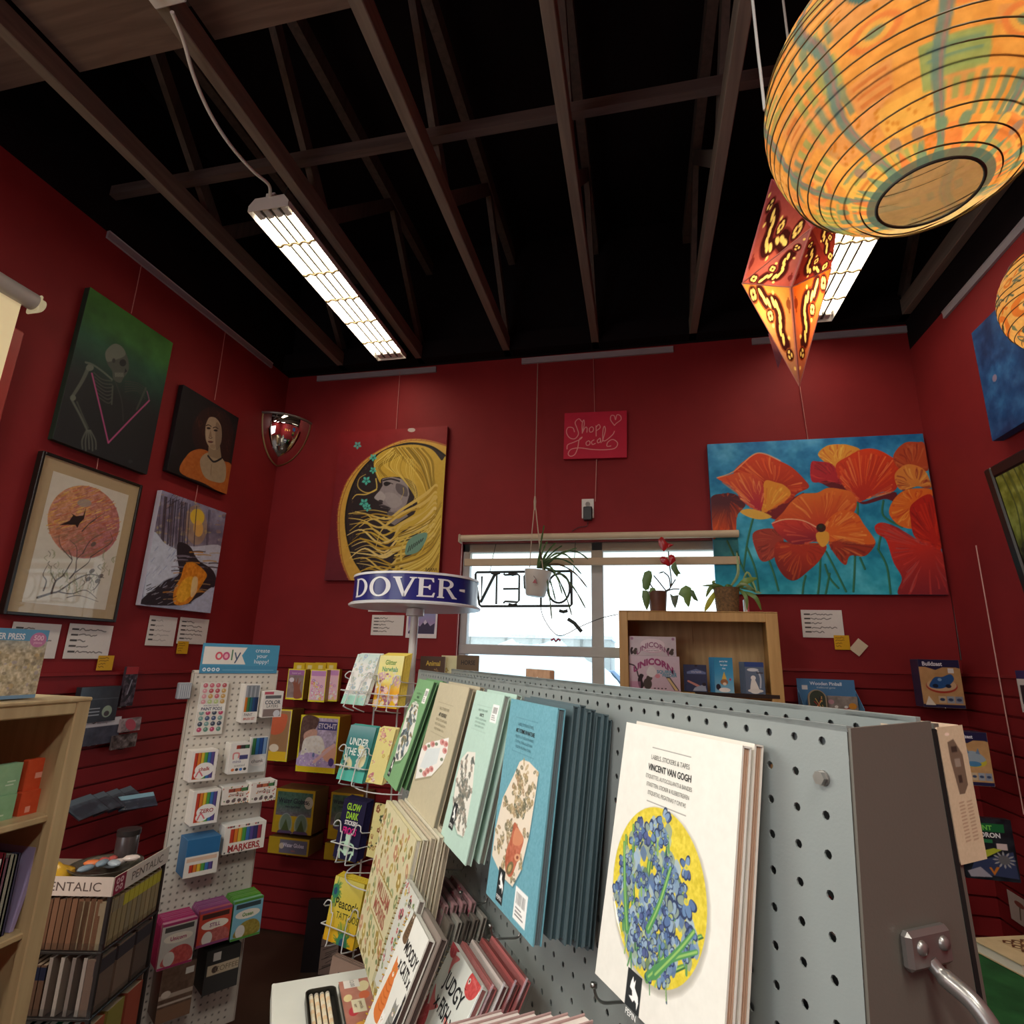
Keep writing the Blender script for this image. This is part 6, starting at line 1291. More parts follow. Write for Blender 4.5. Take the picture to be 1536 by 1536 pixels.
# ---- blonde profile
def blonde(p):
    r = random.Random(23); t = np.linspace(0, 1, p.ny)[:, None, None]; p.img[:] = np.array(C(0x8a1a20))*(1-t)+np.array(C(0x641a26))*t; p.mottle(.02, 12, 2)
    out = [(1150, 238), (1000, 195), (850, 178), (700, 200), (520, 285), (360, 405), (240, 570), (185, 740), (170, 900), (190, 1100), (240, 1320), (330, 1495)]
    inn = [(1150, 345), (1020, 258), (880, 224), (740, 228), (560, 294), (420, 404), (320, 545), (262, 720), (244, 900), (268, 1080), (335, 1270), (440, 1420), (490, 1495)]
    p.poly(np.r_[cr(out), cr(inn)[::-1]], 0xcfa344, nz=.03); O2 = cr(out)
    p.stroke(out, 8, 0xa85a30); p.stroke([(x+18, y+14) for x, y in out], 5, 0x8a4a24)
    for q in O2[::2]: p.stroke([(q[0]-6, q[1]), (q[0]+14, q[1]+14)], 6, 0xb86a34, smooth=False)
    p.poly(np.r_[cr(inn), [(1150, 1495)]], 0x2b2023); p.stroke(inn, 16, 0x17120f)
    for i in range(60): 
        q = cr(inn)[r.randrange(20, 70)]; x, y = q[0]+r.uniform(14, 60), q[1]+r.uniform(-20, 20); p.stroke([(x, y), (x+12, y+10), (x+4, y+22)], 4, 0x6a5a3c, .7)
    Y = [0xcfae3e, 0xc2a038, 0xd8bc52, 0xb8962f]; 
    # face in greys
    face = [(560, 560), (650, 540), (740, 560), (800, 610), (820, 700), (800, 790), (740, 850), (660, 862), (648, 838), (565, 826), (545, 804), (582, 790), (572, 772), (510, 750), (498, 728), (538, 676), (566, 622)]
    p.poly([(640, 850), (770, 840), (820, 900), (700, 985), (650, 960), (628, 900)], 0x837a7c); p.poly(face, 0x938a8c, nz=.04); p.poly([(700, 600), (790, 640), (800, 720), (730, 700), (690, 650)], 0x544c50, smooth=True, a=.8); p.poly([(600, 690), (690, 700), (760, 780), (680, 830), (600, 760)], 0xa8a0a0, smooth=True, a=.6)
    p.poly([(498, 728), (540, 676), (575, 690), (600, 730), (570, 775), (510, 750)], 0xb4acac, smooth=True, a=.8); p.ell(560, 765, 22, 10, 0x3a3236, .2); p.poly([(548, 806), (590, 800), (650, 828), (600, 834)], 0x4a3f44, smooth=True); p.stroke([(548, 812), (600, 822), (652, 832)], 8, 0x1f181b)
    p.poly([(575, 600), (600, 585), (640, 600), (610, 625), (585, 622)], 0x1c1719, smooth=True); p.stroke([(570, 575), (640, 560), (720, 580)], 14, 0x2a2224); p.stroke([(585, 600), (620, 592), (660, 606)], 6, 0x121010); p.poly([(620, 870), (660, 866), (700, 880), (650, 900)], 0x5f575a, smooth=True)
    # hair mass
    p.poly([(470, 420), (500, 340), (600, 275), (740, 240), (880, 236), (1010, 280), (1100, 380), (1150, 430), (1150, 1495), (900, 1400), (720, 1330), (850, 1300), (960, 1200), (1000, 1000), (820, 1000), (700, 1040), (860, 900), (900, 780), (880, 640), (820, 570), (700, 540), (560, 555), (545, 600), (500, 520)], 0xcaa83c, smooth=True, nz=.03)
    def lock(P, w, c, tp=(1, .35)): p.stroke(P, w, c, taper=tp)
    for i in range(46):
        k = i/45; c = r.choice([0x9c7f22, 0xe0c862, 0xb8942c, 0xe6d074, 0x7f6a1c])
        x0, y0 = 560+420*k, 262+10*abs(k-.5)
        if k < .35: lock([(x0+80, y0), (x0-20, y0+90), (480+k*160, 430+60*k), (520+k*260, 540)], r.uniform(4, 11), c)
        else: lock([(x0-60, y0), (x0+40, y0+120), (860+k*180, 560+r.uniform(-40, 40)), (930+k*150, 800), (880+k*160, 1000+r.uniform(-40, 60)), (800+k*200, 1250)], r.uniform(4, 12), c)
    for i in range(18):
        y = 560+i*4; lock([(620+i*14, 300+i*5), (560+i*18, 420+i*6), (700+i*12, 520+i*10), (860+i*8, 600+i*26)], r.uniform(4, 9), r.choice([0xe0c862, 0x947a22, 0xd0b048]))
    for j in range(26):        # locks streaming left
        y = 880+j*21; x = 330+60*math.sin(j*1.7)+max(0, (y-1200)*.45)
        c = r.choice([0xcfae3e, 0xd8bc62, 0xe2ca7c, 0xb8942c]); lock([(x, y+r.uniform(-30, 30)), (x+130, y-40+r.uniform(-40, 60)), (x+300, y+30+r.uniform(-30, 50)), (760, y-20+r.uniform(-60, 40)), (960, y-120+r.uniform(-60, 40)), (1060, y-260)], r.uniform(14, 34), c, (.2, 1.3))
    for i in range(22): y = 950+i*24; lock([(720+r.uniform(-40, 40), y+90), (880, y+40), (1040, y-60), (1120, y-200)], r.uniform(8, 22), r.choice([0x9c7f22, 0xe0c862, 0xb8942c, 0xd8bc52, 0x8a7020]))
    for P, w in (([(600, 915), (500, 930), (420, 880), (270, 885)], 14), ([(620, 870), (500, 850), (380, 860), (270, 885)], 8), ([(500, 560), (510, 660), (420, 690), (340, 640), (345, 560), (400, 520)], 12), ([(510, 660), (420, 705), (330, 710), (295, 750)], 16), ([(640, 960), (570, 1060), (540, 1200)], 14), ([(760, 640), (765, 690), (740, 750)], 6), ([(840, 590), (880, 680), (850, 800)], 10)): lock(P, w, 0xd6ba5c, (1, .4))
    p.poly([(810, 1230), (830, 1130), (900, 1070), (1000, 1050), (990, 1130), (930, 1220), (840, 1250)], 0x6f9a86, smooth=True)
    for i in range(7): p.stroke([(835+i*20, 1225-i*16), (850+i*20, 1170-i*12)], 6, 0x1c1a1a)
    lock([(780, 1300), (775, 1200), (820, 1100), (920, 1040), (1010, 1010)], 18, 0xd8bc52); lock([(790, 1310), (900, 1270), (980, 1180), (1020, 1050)], 18, 0xcfae3e)
    for x, y, s in ((305, 245, 38), (460, 360, 36), (468, 480, 34), (412, 578, 42), (405, 785, 44), (440, 828, 36)):
        for k in range(5): a = k*1.257+.3; p.poly([(x, y), (x+s*.7*math.cos(a-.5), y+s*.7*math.sin(a-.5)), (x+s*1.08*math.cos(a), y+s*1.08*math.sin(a)), (x+s*.7*math.cos(a+.5), y+s*.7*math.sin(a+.5))], 0x52bfae if y > 300 else 0x5aa8a0)
        p.ell(x, y, s*.25, s*.25, 0x2a8078); p.ell(x, y, s*.1, s*.1, 0x103a38)
    for i in range(5): p.stroke([(1005+22*i, 1385), (1012+22*i, 1365), (1020+22*i, 1390)], 4, 0x3a2c14)
    p.ell(805, 93, 36, 20, 0xb8aaa4)
Z = [(135, 125), (1145, 50), (1125, 1470), (95, 1485)]
art(BACK, 'canvas_painting', 'red canvas of a grey-faced woman in profile with streaming yellow hair, above the spinner sign', zpx(Z, 480, 630, 6.145), .04, .036, 330, Z, blonde, 0x741a20)
# ---- green skeleton
def skel(p):
    r = random.Random(3); t = np.linspace(0, 1, p.ny); 
    p.vgrad([(0, 0x3a6f26), (.18, 0x32682a), (.30, 0x1c4f34), (.45, 0x143228), (.58, 0x17191b), (1, 0x1e1f22)]); f = fbm(p.ny, p.nx, 5, 4); p.img += ((f-.5)*.16)[..., None]*np.array([.6, 1, .6])*np.clip(1.3-t*1.6, 0, 1)[:, None, None]
    B = 0x62685c; S = 0x434840
    p.poly([(640, 520), (690, 472), (740, 490), (775, 560), (780, 630), (750, 680), (730, 710), (690, 690), (680, 640), (650, 590)], S, smooth=True); p.poly([(640, 520), (690, 472), (740, 490), (760, 540), (700, 570), (650, 580)], B, smooth=True); p.ell(745, 588, 20, 22, 0x14181a); p.ell(690, 575, 10, 14, 0x2c302c); p.poly([(760, 620), (772, 640), (755, 650)], 0x14181a)
    for i in range(6): p.stroke([(700+9*i, 650), (702+9*i, 672)], 4, 0x8a8f80, .8)
    p.stroke([(520, 588), (560, 600), (620, 640), (680, 690)], 12, B, .8); p.stroke([(540, 610), (500, 700), (440, 800)], 26, B, .8, taper=(.8, .6)); p.ell(545, 620, 24, 20, B); p.ell(445, 805, 18, 18, B)
    p.stroke([(440, 820), (490, 910), (530, 990)], 13, B, .8); p.stroke([(470, 830), (505, 910), (540, 985)], 9, S, .9)
    for i in range(5): p.stroke([(530+6*i, 1000), (505+20*i, 1060), (508+20*i, 1110+10*(i % 2))], 9, B, .75)
    for i in range(7): p.stroke([(570+4*i, 650+24*i), (620+6*i, 690+24*i), (680, 700+20*i)], 7, S, .8)
    p.stroke([(685, 730), (680, 840)], 10, S); p.stroke([(700, 700), (740, 820), (750, 940)], 6, 0x2e3330)
    for i in range(5): p.stroke([(760, 700+16*i), (830, 710+12*i), (880, 740+16*i)], 6, 0x30342e, .8)
    p.stroke([(885, 740), (860, 800), (830, 870)], 12, S, .7); p.stroke([(880, 740), (905, 800), (880, 850)], 7, S, .7)
    p.stroke([(558, 655), (610, 860), (662, 1072)], 9, 0xa84878, smooth=False); p.stroke([(662, 1072), (790, 935), (906, 815)], 9, 0xa84878, smooth=False); p.stroke([(906, 815), (892, 760)], 5, 0x8a4a70); p.ell(795, 1180, 14, 10, 0x2a2c30)
Z = [(540, 115), (1048, 465), (893, 1255), (328, 1055)]
art(LEFT, 'canvas_painting', 'dark green canvas of a bowed skeleton with a pink line, high on the left wall', zpx(Z, 0, 400, 4.042), .035, .03, 260, Z, skel, 0x1d2a20)
# ---- portrait
def portrait(p):
    p.img[:] = C(0x120f12); p.mottle(.03, 6, 2); p.ell(1290, 1010, 130, 160, 0x2a1114, .2, .8)
    p.poly([(1180, 960), (1230, 880), (1320, 870), (1390, 960), (1400, 1100), (1370, 1210), (1330, 1130), (1230, 1100), (1190, 1060)], 0x2a1412, smooth=True)
    p.poly([(1085, 1250), (1130, 1150), (1190, 1115), (1250, 1120), (1340, 1170), (1400, 1195), (1390, 1300), (1365, 1370), (1230, 1310)], 0xa85c24, smooth=True, nz=.05)
    p.poly([(1205, 1180), (1255, 1130), (1330, 1150), (1365, 1200), (1355, 1290), (1300, 1300), (1230, 1270)], 0x9c8a70, smooth=True, nz=.03)
    p.poly([(1262, 1060), (1330, 1080), (1340, 1170), (1255, 1150)], 0x8a7860); p.poly([(1245, 960), (1265, 920), (1310, 920), (1342, 970), (1340, 1060), (1305, 1110), (1268, 1100), (1242, 1050)], 0xa08c74, smooth=True, nz=.03); p.poly([(1310, 950), (1342, 980), (1338, 1070), (1305, 1105)], 0x6f5c4c, smooth=True, a=.6)
    for x, y in ((1262, 985), (1306, 995)): p.ell(x, y, 13, 6, 0x2a1c18); p.stroke([(x-15, y-14), (x, y-20), (x+16, y-12)], 5, 0x2a1a16)
    p.poly([(1275, 990), (1262, 1035), (1282, 1040)], 0x86705a); p.ell(1272, 1066, 16, 6, 0x6a3a34); p.stroke([(1255, 1150), (1290, 1182), (1338, 1160)], 11, 0x1a1a1e); p.stroke([(1240, 1100), (1225, 1000), (1262, 905), (1320, 890), (1365, 980), (1370, 1100)], 26, 0x2c1512, .9); p.stroke([(1275, 1200), (1270, 1260)], 4, 0x7c6a54); p.ell(1262, 985, 6, 5, 0x140c0a); p.ell(1306, 995, 6, 5, 0x140c0a); p.poly([(1248, 1000), (1262, 1004), (1258, 1060), (1246, 1040)], 0xb49e84, smooth=True, a=.6); p.stroke([(1262, 1040), (1272, 1046), (1284, 1040)], 4, 0x5c4638); p.stroke([(1258, 1064), (1272, 1070), (1288, 1064)], 4, 0x4a2422); p.poly([(1270, 1084), (1300, 1080), (1296, 1104), (1272, 1100)], 0x8a745c, smooth=True, a=.6)
    r = random.Random(6)
    for i in range(60): a_ = r.uniform(0, 6.28); x, y = 1300+r.uniform(.7, 1.3)*95*math.cos(a_), 985+r.uniform(.7, 1.25)*110*math.sin(a_); (abs(x-1292) > 58 or y < 890) and p.stroke([(x, y), (x+r.uniform(-14, 14), y+16), (x+r.uniform(-10, 10), y+34)], 5, r.choice([0x3c1c16, 0x4a2418, 0x24100e]), .8)
Z = [(1110, 735), (1460, 905), (1365, 1368), (1012, 1245)]
art(LEFT, 'canvas_painting', 'small dark portrait canvas of a woman in an orange top on the left wall', zpx(Z, 0, 400, 4.042), .035, .03, 200, Z, portrait, 0x141013)
# ---- stream in snow
def stream(p):
    r = random.Random(9); p.vgrad([(0, 0x8a8aa4), (.3, 0x6f6478), (.42, 0x8a8496), (.5, 0xa8aabc), (1, 0x9aa0b8)]); p.mottle(.12, 14, 3)
    for i in range(90): x, y = r.uniform(950, 1380), r.uniform(380, 680); p.ell(x, y, r.uniform(6, 20), r.uniform(4, 14), r.choice([0x8a7a86, 0xa88a6a, 0x5a5064, 0xb8a890, 0x9a7a70, 0xc8b86a]), 0, .5)
    p.ell(1190, 560, 70, 120, 0xb89060, 0, .5); p.ell(1200, 510, 44, 50, 0xe0bc34, 0, .9); p.ell(1205, 580, 30, 50, 0xe0a850, 0, .8)
    for i in range(34):
        x = r.uniform(960, 1370); 
        if 1140 < x < 1250 and r.random() < .8: continue
        y0 = 390+(x-960)*.25; p.stroke([(x+18, y0), (x+6, y0+120), (x-10, y0+270+r.uniform(0, 60))], r.uniform(3, 9), r.choice([0x2a2230, 0x3a3040, 0x4a3a3c]), .85)
    for i in range(20): x, y = r.uniform(980, 1140), r.uniform(380, 470); p.stroke([(x, y), (x+r.uniform(10, 50), y-r.uniform(10, 40))], 3, 0x2a2230, .7)
    p.poly([(920, 620), (1000, 680), (1100, 740), (1080, 850), (990, 900), (870, 1000), (880, 900)], 0xc4ccdc, smooth=True, nz=.06); p.poly([(1180, 690), (1340, 680), (1320, 800), (1290, 830), (1200, 790), (1080, 690)], 0xbcc0d0, smooth=True, nz=.06)
    p.poly([(1080, 670), (1150, 690), (1200, 770), (1290, 830), (1300, 920), (1180, 1000), (1100, 1040), (860, 1045), (870, 1000), (1000, 900), (1080, 860), (1070, 750)], 0x2b2228, smooth=True)
    for i in range(50): y = r.uniform(700, 1030); x = 1180+(y-850)*(-.35)+r.uniform(-120, 110); p.stroke([(x-40, y+4), (x, y), (x+40, y+3)], r.uniform(4, 9), r.choice([0x5a4a50, 0x8a8494, 0xb89a70, 0x3a2a2c, 0xd08a30]), .8)
    p.poly([(1120, 800), (1180, 790), (1250, 850), (1230, 900), (1190, 960), (1130, 1030), (1050, 1035), (1050, 950), (1090, 880)], 0xd8841e, smooth=True, nz=.12); p.poly([(1100, 900), (1160, 870), (1190, 920), (1110, 1020), (1060, 1000)], 0xe8a82a, smooth=True, nz=.1); p.poly([(1165, 880), (1195, 880), (1185, 960), (1150, 990)], 0xe8d8b8, smooth=True, a=.7)
    p.poly([(1100, 1060), (1180, 1010), (1290, 930), (1280, 1085), (1080, 1080)], 0xb4bcd4, smooth=True, nz=.06)
    for i in range(30): x, y = r.uniform(880, 1060), r.uniform(700, 950); p.stroke([(x, y), (x+20, y-24)], 5, r.choice([0x8a9ac0, 0xdfe4ee, 0x9aa4c0]), .6)
    for i in range(26): x, y = r.uniform(870, 1050), r.uniform(930, 1040); p.stroke([(x, y), (x+26, y-12)], 4, r.choice([0x1c171d, 0xa8a8b4]), .8)
Z = [(985, 355), (1382, 478), (1268, 1082), (845, 1050)]
art(LEFT, 'canvas_painting', 'canvas of a sunlit stream between snowy banks, low on the left wall', zpx(Z, 0, 650, 4.042), .035, .03, 240, Z, stream, 0xb8b4c0)
# ---- framed bird print
Zo = [(268, 118), (886, 310), (690, 1136), (12, 1106)]; q = zpx(Zo, 0, 650, 4.042)
M, w, h = LEFT.quad(*q, .035); fp = thing('framed_print', 'black framed print of a bird before a round sunset over bare branches, left wall', 'framed picture', M)
b = .012; mb = MB()
for x0, x1, z0, z1 in ((0, b, 0, h), (w-b, w, 0, h), (b, w-b, 0, b), (b, w-b, h-b, h)): mb.box(x0, x1, 0, .03, z0, z1, 0x17130f, b=.002)
mb.build('frame', PLASTIC, fp)
mb = MB(); mb.box(b, w-b, .008, .024, b, h-b, 0xb6a07c); mb.build('mat_board', PRINT, fp)
a0, a1, z0, z1 = .125*w, .875*w, .078*h, .898*h
p = Pt(a1-a0, z1-z0, 280, 0xd6d0c0); p.hom((335, 197), (818, 345), (643, 1070), (108, 1035)); p.mottle(.02, 10, 3)
r = random.Random(14); cx, cy = 520, 520
circ = [(cx+232*math.cos(a)-28*math.sin(a)*0, cy+232*math.sin(a)) for a in np.linspace(0, 2*PI, 48, endpoint=False)]
p.poly(circ, 0xcc9068, nz=.14, grad=(0xb87474, (400, 400), (640, 640)))
for i in range(420):
    a, d = r.uniform(0, 6.28), 225*math.sqrt(r.random()); x, y = cx+d*math.cos(a), cy+d*math.sin(a); c = r.choice([0xe0b448, 0xc8603c, 0xb87484, 0xdc9450, 0xa86060, 0xecd080, 0xd0a0a0, 0xe8c060] if y < 560 else [0xb8603c, 0xa87a5a, 0x9a7a5a, 0xc8784a, 0x8a6a5a])
    p.stroke([(x-16, y+5), (x, y), (x+16, y-7)], r.uniform(3, 7), c, .7)
p.ell(530, 400, 46, 26, 0x9a9a94, 0, .7); p.poly([(360, 545), (430, 515), (455, 480), (440, 465), (475, 485), (520, 480), (535, 440), (540, 430), (525, 500), (495, 530), (480, 560), (468, 540), (420, 540)], 0x2a1c18)
bc = 0x4e4440
for P, w_ in (([(210, 1005), (300, 975), (350, 960), (470, 880), (560, 850), (640, 870)], 14), ([(300, 975), (330, 900), (380, 860), (420, 800), (440, 760), (420, 700)], 12), ([(250, 960), (270, 900), (250, 860), (280, 800)], 9), ([(420, 880), (460, 830), (470, 760), (510, 720)], 10), ([(460, 840), (540, 780), (560, 740)], 8), ([(350, 965), (430, 975), (520, 950), (590, 1000)], 9), ([(400, 1000), (480, 985), (600, 1020)], 6), ([(330, 900), (300, 840), (310, 800)], 7), ([(440, 760), (370, 680), (360, 610)], 7), ([(510, 720), (560, 640), (640, 590)], 7), ([(470, 760), (470, 680), (430, 640)], 6), ([(510, 580), (570, 520), (660, 460)], 8), ([(560, 530), (600, 500), (600, 470)], 5), ([(610, 900), (580, 940), (560, 950)], 8), ([(560, 740), (620, 700), (700, 640), (690, 580)], 7)): p.stroke(P, w_, bc, .9, taper=(1, .3))
for i in range(70):
    a = r.uniform(.1, 3.0); d = r.uniform(200, 330); x, y = 480+d*math.cos(a)*.75, 700+d*math.sin(a)*.9
    p.stroke([(x, y), (x+r.uniform(-22, 22), y-18), (x+r.uniform(-10, 10), y-34)], r.uniform(3, 7), r.choice([0x7a8458, 0x8a8a6a, 0x5a5448, 0x9aa07a]), .6)
for x, y in ((565, 830), (620, 860), (600, 890), (540, 880), (580, 660)): p.ell(x, y, 20, 12, 0x5a5048, -.6, .8)
mb = MB(); p.put(mb, a1-a0, z1-z0, .0072, a0, z0); mb.build('art_print', PRINT, fp)
mb = MB(); mb.add([(b, .0035, b), (w-b, .0035, b), (w-b, .0035, h-b), (b, .0035, h-b)], [(0, 1, 2, 3)], C(0xffffff)); mb.build('glass', clear_mat('picture_glass', 0xfafafa, .03, .02), fp)
# ---- small red canvas with handwriting
def shop(p):
    p.img[:] = C(0xbe1a3a); p.mottle(.02, 5, 2); c = 0xdc9a94
    for P in ([(735, 465), (718, 450), (700, 470), (712, 500), (722, 530), (705, 556), (676, 552), (658, 525), (664, 500), (690, 500), (700, 520)], [(742, 525), (738, 475), (745, 455), (749, 480), (742, 522), (755, 494), (765, 496), (766, 518)], [(790, 488), (778, 498), (782, 516), (796, 512), (799, 496), (790, 488)], [(812, 482), (816, 535)], [(812, 490), (826, 474), (834, 490), (817, 506)],
              [(668, 612), (670, 590), (700, 575), (735, 556), (742, 545), (728, 560), (724, 600), (712, 636), (690, 648), (676, 636), (690, 612), (735, 602), (800, 606), (870, 603), (918, 592), (930, 565), (905, 548), (880, 562), (876, 584), (896, 582)], [(778, 562), (766, 572), (770, 586), (784, 582), (786, 568), (778, 562)], [(806, 556), (794, 566), (800, 580), (814, 574)], [(836, 545), (824, 558), (828, 570), (840, 562), (838, 546), (844, 568)], [(850, 562), (862, 505), (856, 482), (850, 500), (852, 550), (866, 556), (900, 525), (910, 505)],
              [(906, 472), (886, 446), (888, 424), (904, 424), (912, 444), (918, 418), (936, 422), (940, 442), (918, 462), (908, 474)]): p.stroke(P, 4.5, c, .95)
Z = [(640, 425), (968, 392), (982, 635), (653, 665)]
art(BACK, 'canvas_sign', 'small red canvas with handwritten shop greeting and heart, above the window', zpx(Z, 660, 500, 3.49), .03, .02, 260, Z, shop, 0xb01834, rot=math.radians(1.2))
# ---- right wall: blue abstract and framed landscape
def place_right(TL, off, w, h, lean): a, b_ = RIGHT.hit(*TL, off); return RIGHT.place(a, b_-h*math.cos(lean), off-math.sin(lean)*h*0, lean)
a = RIGHT.hit(1454, 503, .05); b_ = RIGHT.hit(1492, 660, .05); h = a[1]-b_[1]; w = .62
p = Pt(w, h, 240, 0x1f5482, w/h, 1); f = fbm(p.ny, p.nx, 5, 6); g = fbm(p.ny, p.nx, 18, 2); p.img = np.array(C(0x1a4478))+((f-.5)*.55)[..., None]*np.array([.35, .8, .9])+((g-.5)*.2)[..., None]; p.ell(.18, .52, .03, .03, 0x8a7a90)
card('canvas_painting', 'blue abstract canvas on the right wall behind the small paper lantern', 'painting', RIGHT.place((a[0]+b_[0])/2, b_[1], .05), w, h, .04, p, 0x1c4674, CANVAS)
a = RIGHT.hit(1474, 706, .10); w, h = .55, .62; M = RIGHT.place(a[0], a[1]-h*.995, .03, math.radians(6.5)); fl = thing('framed_landscape', 'dark framed woodland picture at the right edge, tilting from the wall', 'framed picture', M)
b = .045; mb = MB()
for x0, x1, z0, z1 in ((0, b, 0, h), (w-b, w, 0, h), (b, w-b, 0, b), (b, w-b, h-b, h)): mb.box(x0, x1, 0, .03, z0, z1, 0x1e1512, b=.006)
mb.build('frame', PLASTIC, fl)
p = Pt(w-2*b, h-2*b, 200, 0x3a3f1c, 1, 1.15); p.vgrad([(0, 0x8a8a34), (.45, 0x6f7a2c), (.6, 0x2a2c1c), (1, 0x20221a)]); p.mottle(.25, 12, 4); r = random.Random(2)
for i in range(30): x = r.random(); p.stroke([(x, 0), (x+.04, .3), (x-.03, .6)], r.uniform(.008, .03), r.choice([0x3c4420, 0xb0aa4c, 0x585f28]), .7)
for i in range(40): p.ell(r.random(), r.uniform(.6, 1.1), .06, .03, r.choice([0x55584c, 0x1a1c16, 0x7a7c70, 0x3c4420]), 0, .8)
mb = MB(); mb.box(b, w-b, .0105, .02, b, h-b, 0x22241a); p.put(mb, w-2*b, h-2*b, .010, b, b); mb.build('art_print', CANVAS, fl)
# ---- hanging wires from the rails
def wire(label, fr, a, b_, off=.012, rad=.0018, col=0xb87a74):
    A, B = fr.hit(*a, off), fr.hit(*b_, off); P = lambda q: fr.o+fr.u*q[0]+fr.v*q[1]+fr.n*off
    mb = MB(); mb.tube([P(A), (P(A)+P(B))/2+fr.n*.001, P(B)], rad, 6, col); mb.build('hanging_wire', PLASTIC, None, True, label, 'wire')
wire('picture wire down from the rail to the yellow-haired canvas', BACK, (600, 558), (594, 646)); wire('picture wire from the rail to the small red canvas', BACK, (890, 534), (892, 620)); wire('cord running from the small red canvas down to the wall outlet', BACK, (895, 686), (893, 752), rad=.003)
wire('picture wire from the rail to the poppy canvas, under the star lantern', BACK, (1190, 516), (1212, 660)); wire('picture wire from the left rail to the skeleton canvas', LEFT, (212, 398), (197, 470)); wire('picture wire from the left rail to the small portrait', LEFT, (338, 498), (322, 600))
wire('short wire between the skeleton canvas and the framed bird print', LEFT, (148, 682), (145, 704)); wire('short wire between the portrait and the snowy stream canvas', LEFT, (297, 728), (292, 755)); wire('pale cord hanging down the right wall below the framed landscape', RIGHT, (1464, 818), (1536, 1222), .028, .0025, 0xc89a90)
wire('dark cable running down beside the right corner', BACK, (1408, 760), (1442, 990), .008, .004, 0x2a1012)
# ---- artist cards and sticky notes
def lines(p, r, n=5, c=0x55504c):
    for i in range(n): y = .16+.16*i; p.rect(.07, y-.025, .22, y+.025, 0x3a3634); p.stroke([(.24+.04*j, y+r.uniform(-.03, .03)) for j in range(int(r.uniform(5, 17)))], .022, c, .9)
def notec(fr, label, q, seed, col=0xd8d2cc, off=.006, faint=False, name='artist_card', cat='card', rot=0.):
    M, w, h = fr.quad(*q, off); p = Pt(w, h, 100, col); lines(p, random.Random(seed), 5, 0xa8a29c if faint else 0x55504c)
    if rot: M = M @ Matrix.Rotation(rot, 4, 'Y')
    return card(name, label, cat, M, w, h, .002, p, col)
z4 = lambda Z: zpx(Z, 0, 650, 4.042)
notec(LEFT, 'handwritten artist card under the left corner of the framed bird print', z4([(62, 1148), (350, 1150), (357, 1364), (50, 1366)]), 1)
notec(LEFT, 'handwritten artist card under the right corner of the framed bird print', z4([(408, 1152), (660, 1165), (680, 1368), (397, 1365)]), 2)
notec(LEFT, 'faint slanting artist card under the left side of the snowy stream canvas', z4([(920, 1105), (1078, 1118), (1048, 1295), (870, 1280)]), 3, faint=True)
notec(LEFT, 'artist card under the right side of the snowy stream canvas', z4([(1090, 1113), (1265, 1130), (1250, 1280), (1075, 1275)]), 4)
def sticky(fr, label, q, col=0xd2a01c, off=.010):
    M, w, h = fr.quad(*q, off); p = Pt(w, h, 60, col); r = random.Random(5)
    for i in range(4): p.stroke([(.1+.08*j, .16+.2*i+r.uniform(-.04, .04)) for j in range(int(r.uniform(5, 10)))], .04, 0x6a4a14, .8)
    card('sticky_note', label, 'sticky note', M, w, h, .001, p, col)
sticky(LEFT, 'yellow sticky note at the corner of the card under the bird print', z4([(583, 1350), (678, 1345), (695, 1435), (597, 1438)])); sticky(LEFT, 'yellow sticky note below the card under the stream canvas', z4([(1068, 1262), (1132, 1258), (1150, 1335), (1080, 1338)]))
notec(BACK, 'artist card under the poppy canvas on the back wall', ((1201, 916), (1263, 914), (1266, 956), (1205, 957)), 6); sticky(BACK, 'yellow sticky note at the corner of the poppy artist card', ((1251, 953), (1274, 953), (1275, 975), (1252, 974)))
M, w, h = BACK.rect(1278, 956, 1299, 978, .008); card('sticky_note', 'cream square note turned on its corner, right of the yellow note', 'sticky note', M @ Matrix.Translation((0, 0, h*.5)) @ Matrix.Rotation(math.radians(42), 4, 'Y') @ Matrix.Translation((0, 0, -h*.4)), w, h, .001, Pt(w, h, 40, 0xcfc0a4), 0xcfc0a4)
zb = lambda Z: zpx(Z, 360, 580, 4.042)
notec(BACK, 'artist card under the yellow-haired canvas, left of the sign pole', zb([(800, 1388), (995, 1382), (990, 1505), (793, 1510)]), 8); notec(BACK, 'artist card mostly hidden behind the round blue sign', zb([(780, 1290), (975, 1290), (974, 1368), (780, 1362)]), 9)
def mount(p):
    p.rect(.06, .06, .94, .9, 0x6a78a8); p.vgrad([(0, 0xe0dce0), (.08, 0x8a96c0), (.5, 0x9a86b0), (.9, 0xe0dce4), (1, 0xe0dce4)]); p.poly([(.08, .8), (.3, .5), (.45, .62), (.62, .38), (.78, .6), (.92, .5), (.92, .86), (.08, .86)], 0x3c3250); p.poly([(.55, .48), (.62, .38), (.68, .48), (.6, .56)], 0xc8bcd0); p.poly([(.25, .58), (.3, .5), (.36, .58)], 0xc8bcd0); p.rect(0, 0, .06, 1, 0xdcd6d6); p.rect(.94, 0, 1, 1, 0xdcd6d6); p.rect(0, .88, 1, 1, 0xdcd6d6)
M, w, h = BACK.quad(*zb([(1015, 1335), (1205, 1350), (1185, 1528), (1003, 1520)]), .008); p = Pt(w, h, 110, 0xdcd6d6); mount(p); card('mountain_print', 'small print of violet mountains on the back wall, right of the sign pole', 'print', M, w, h, .002, p, 0xd8d2d2)
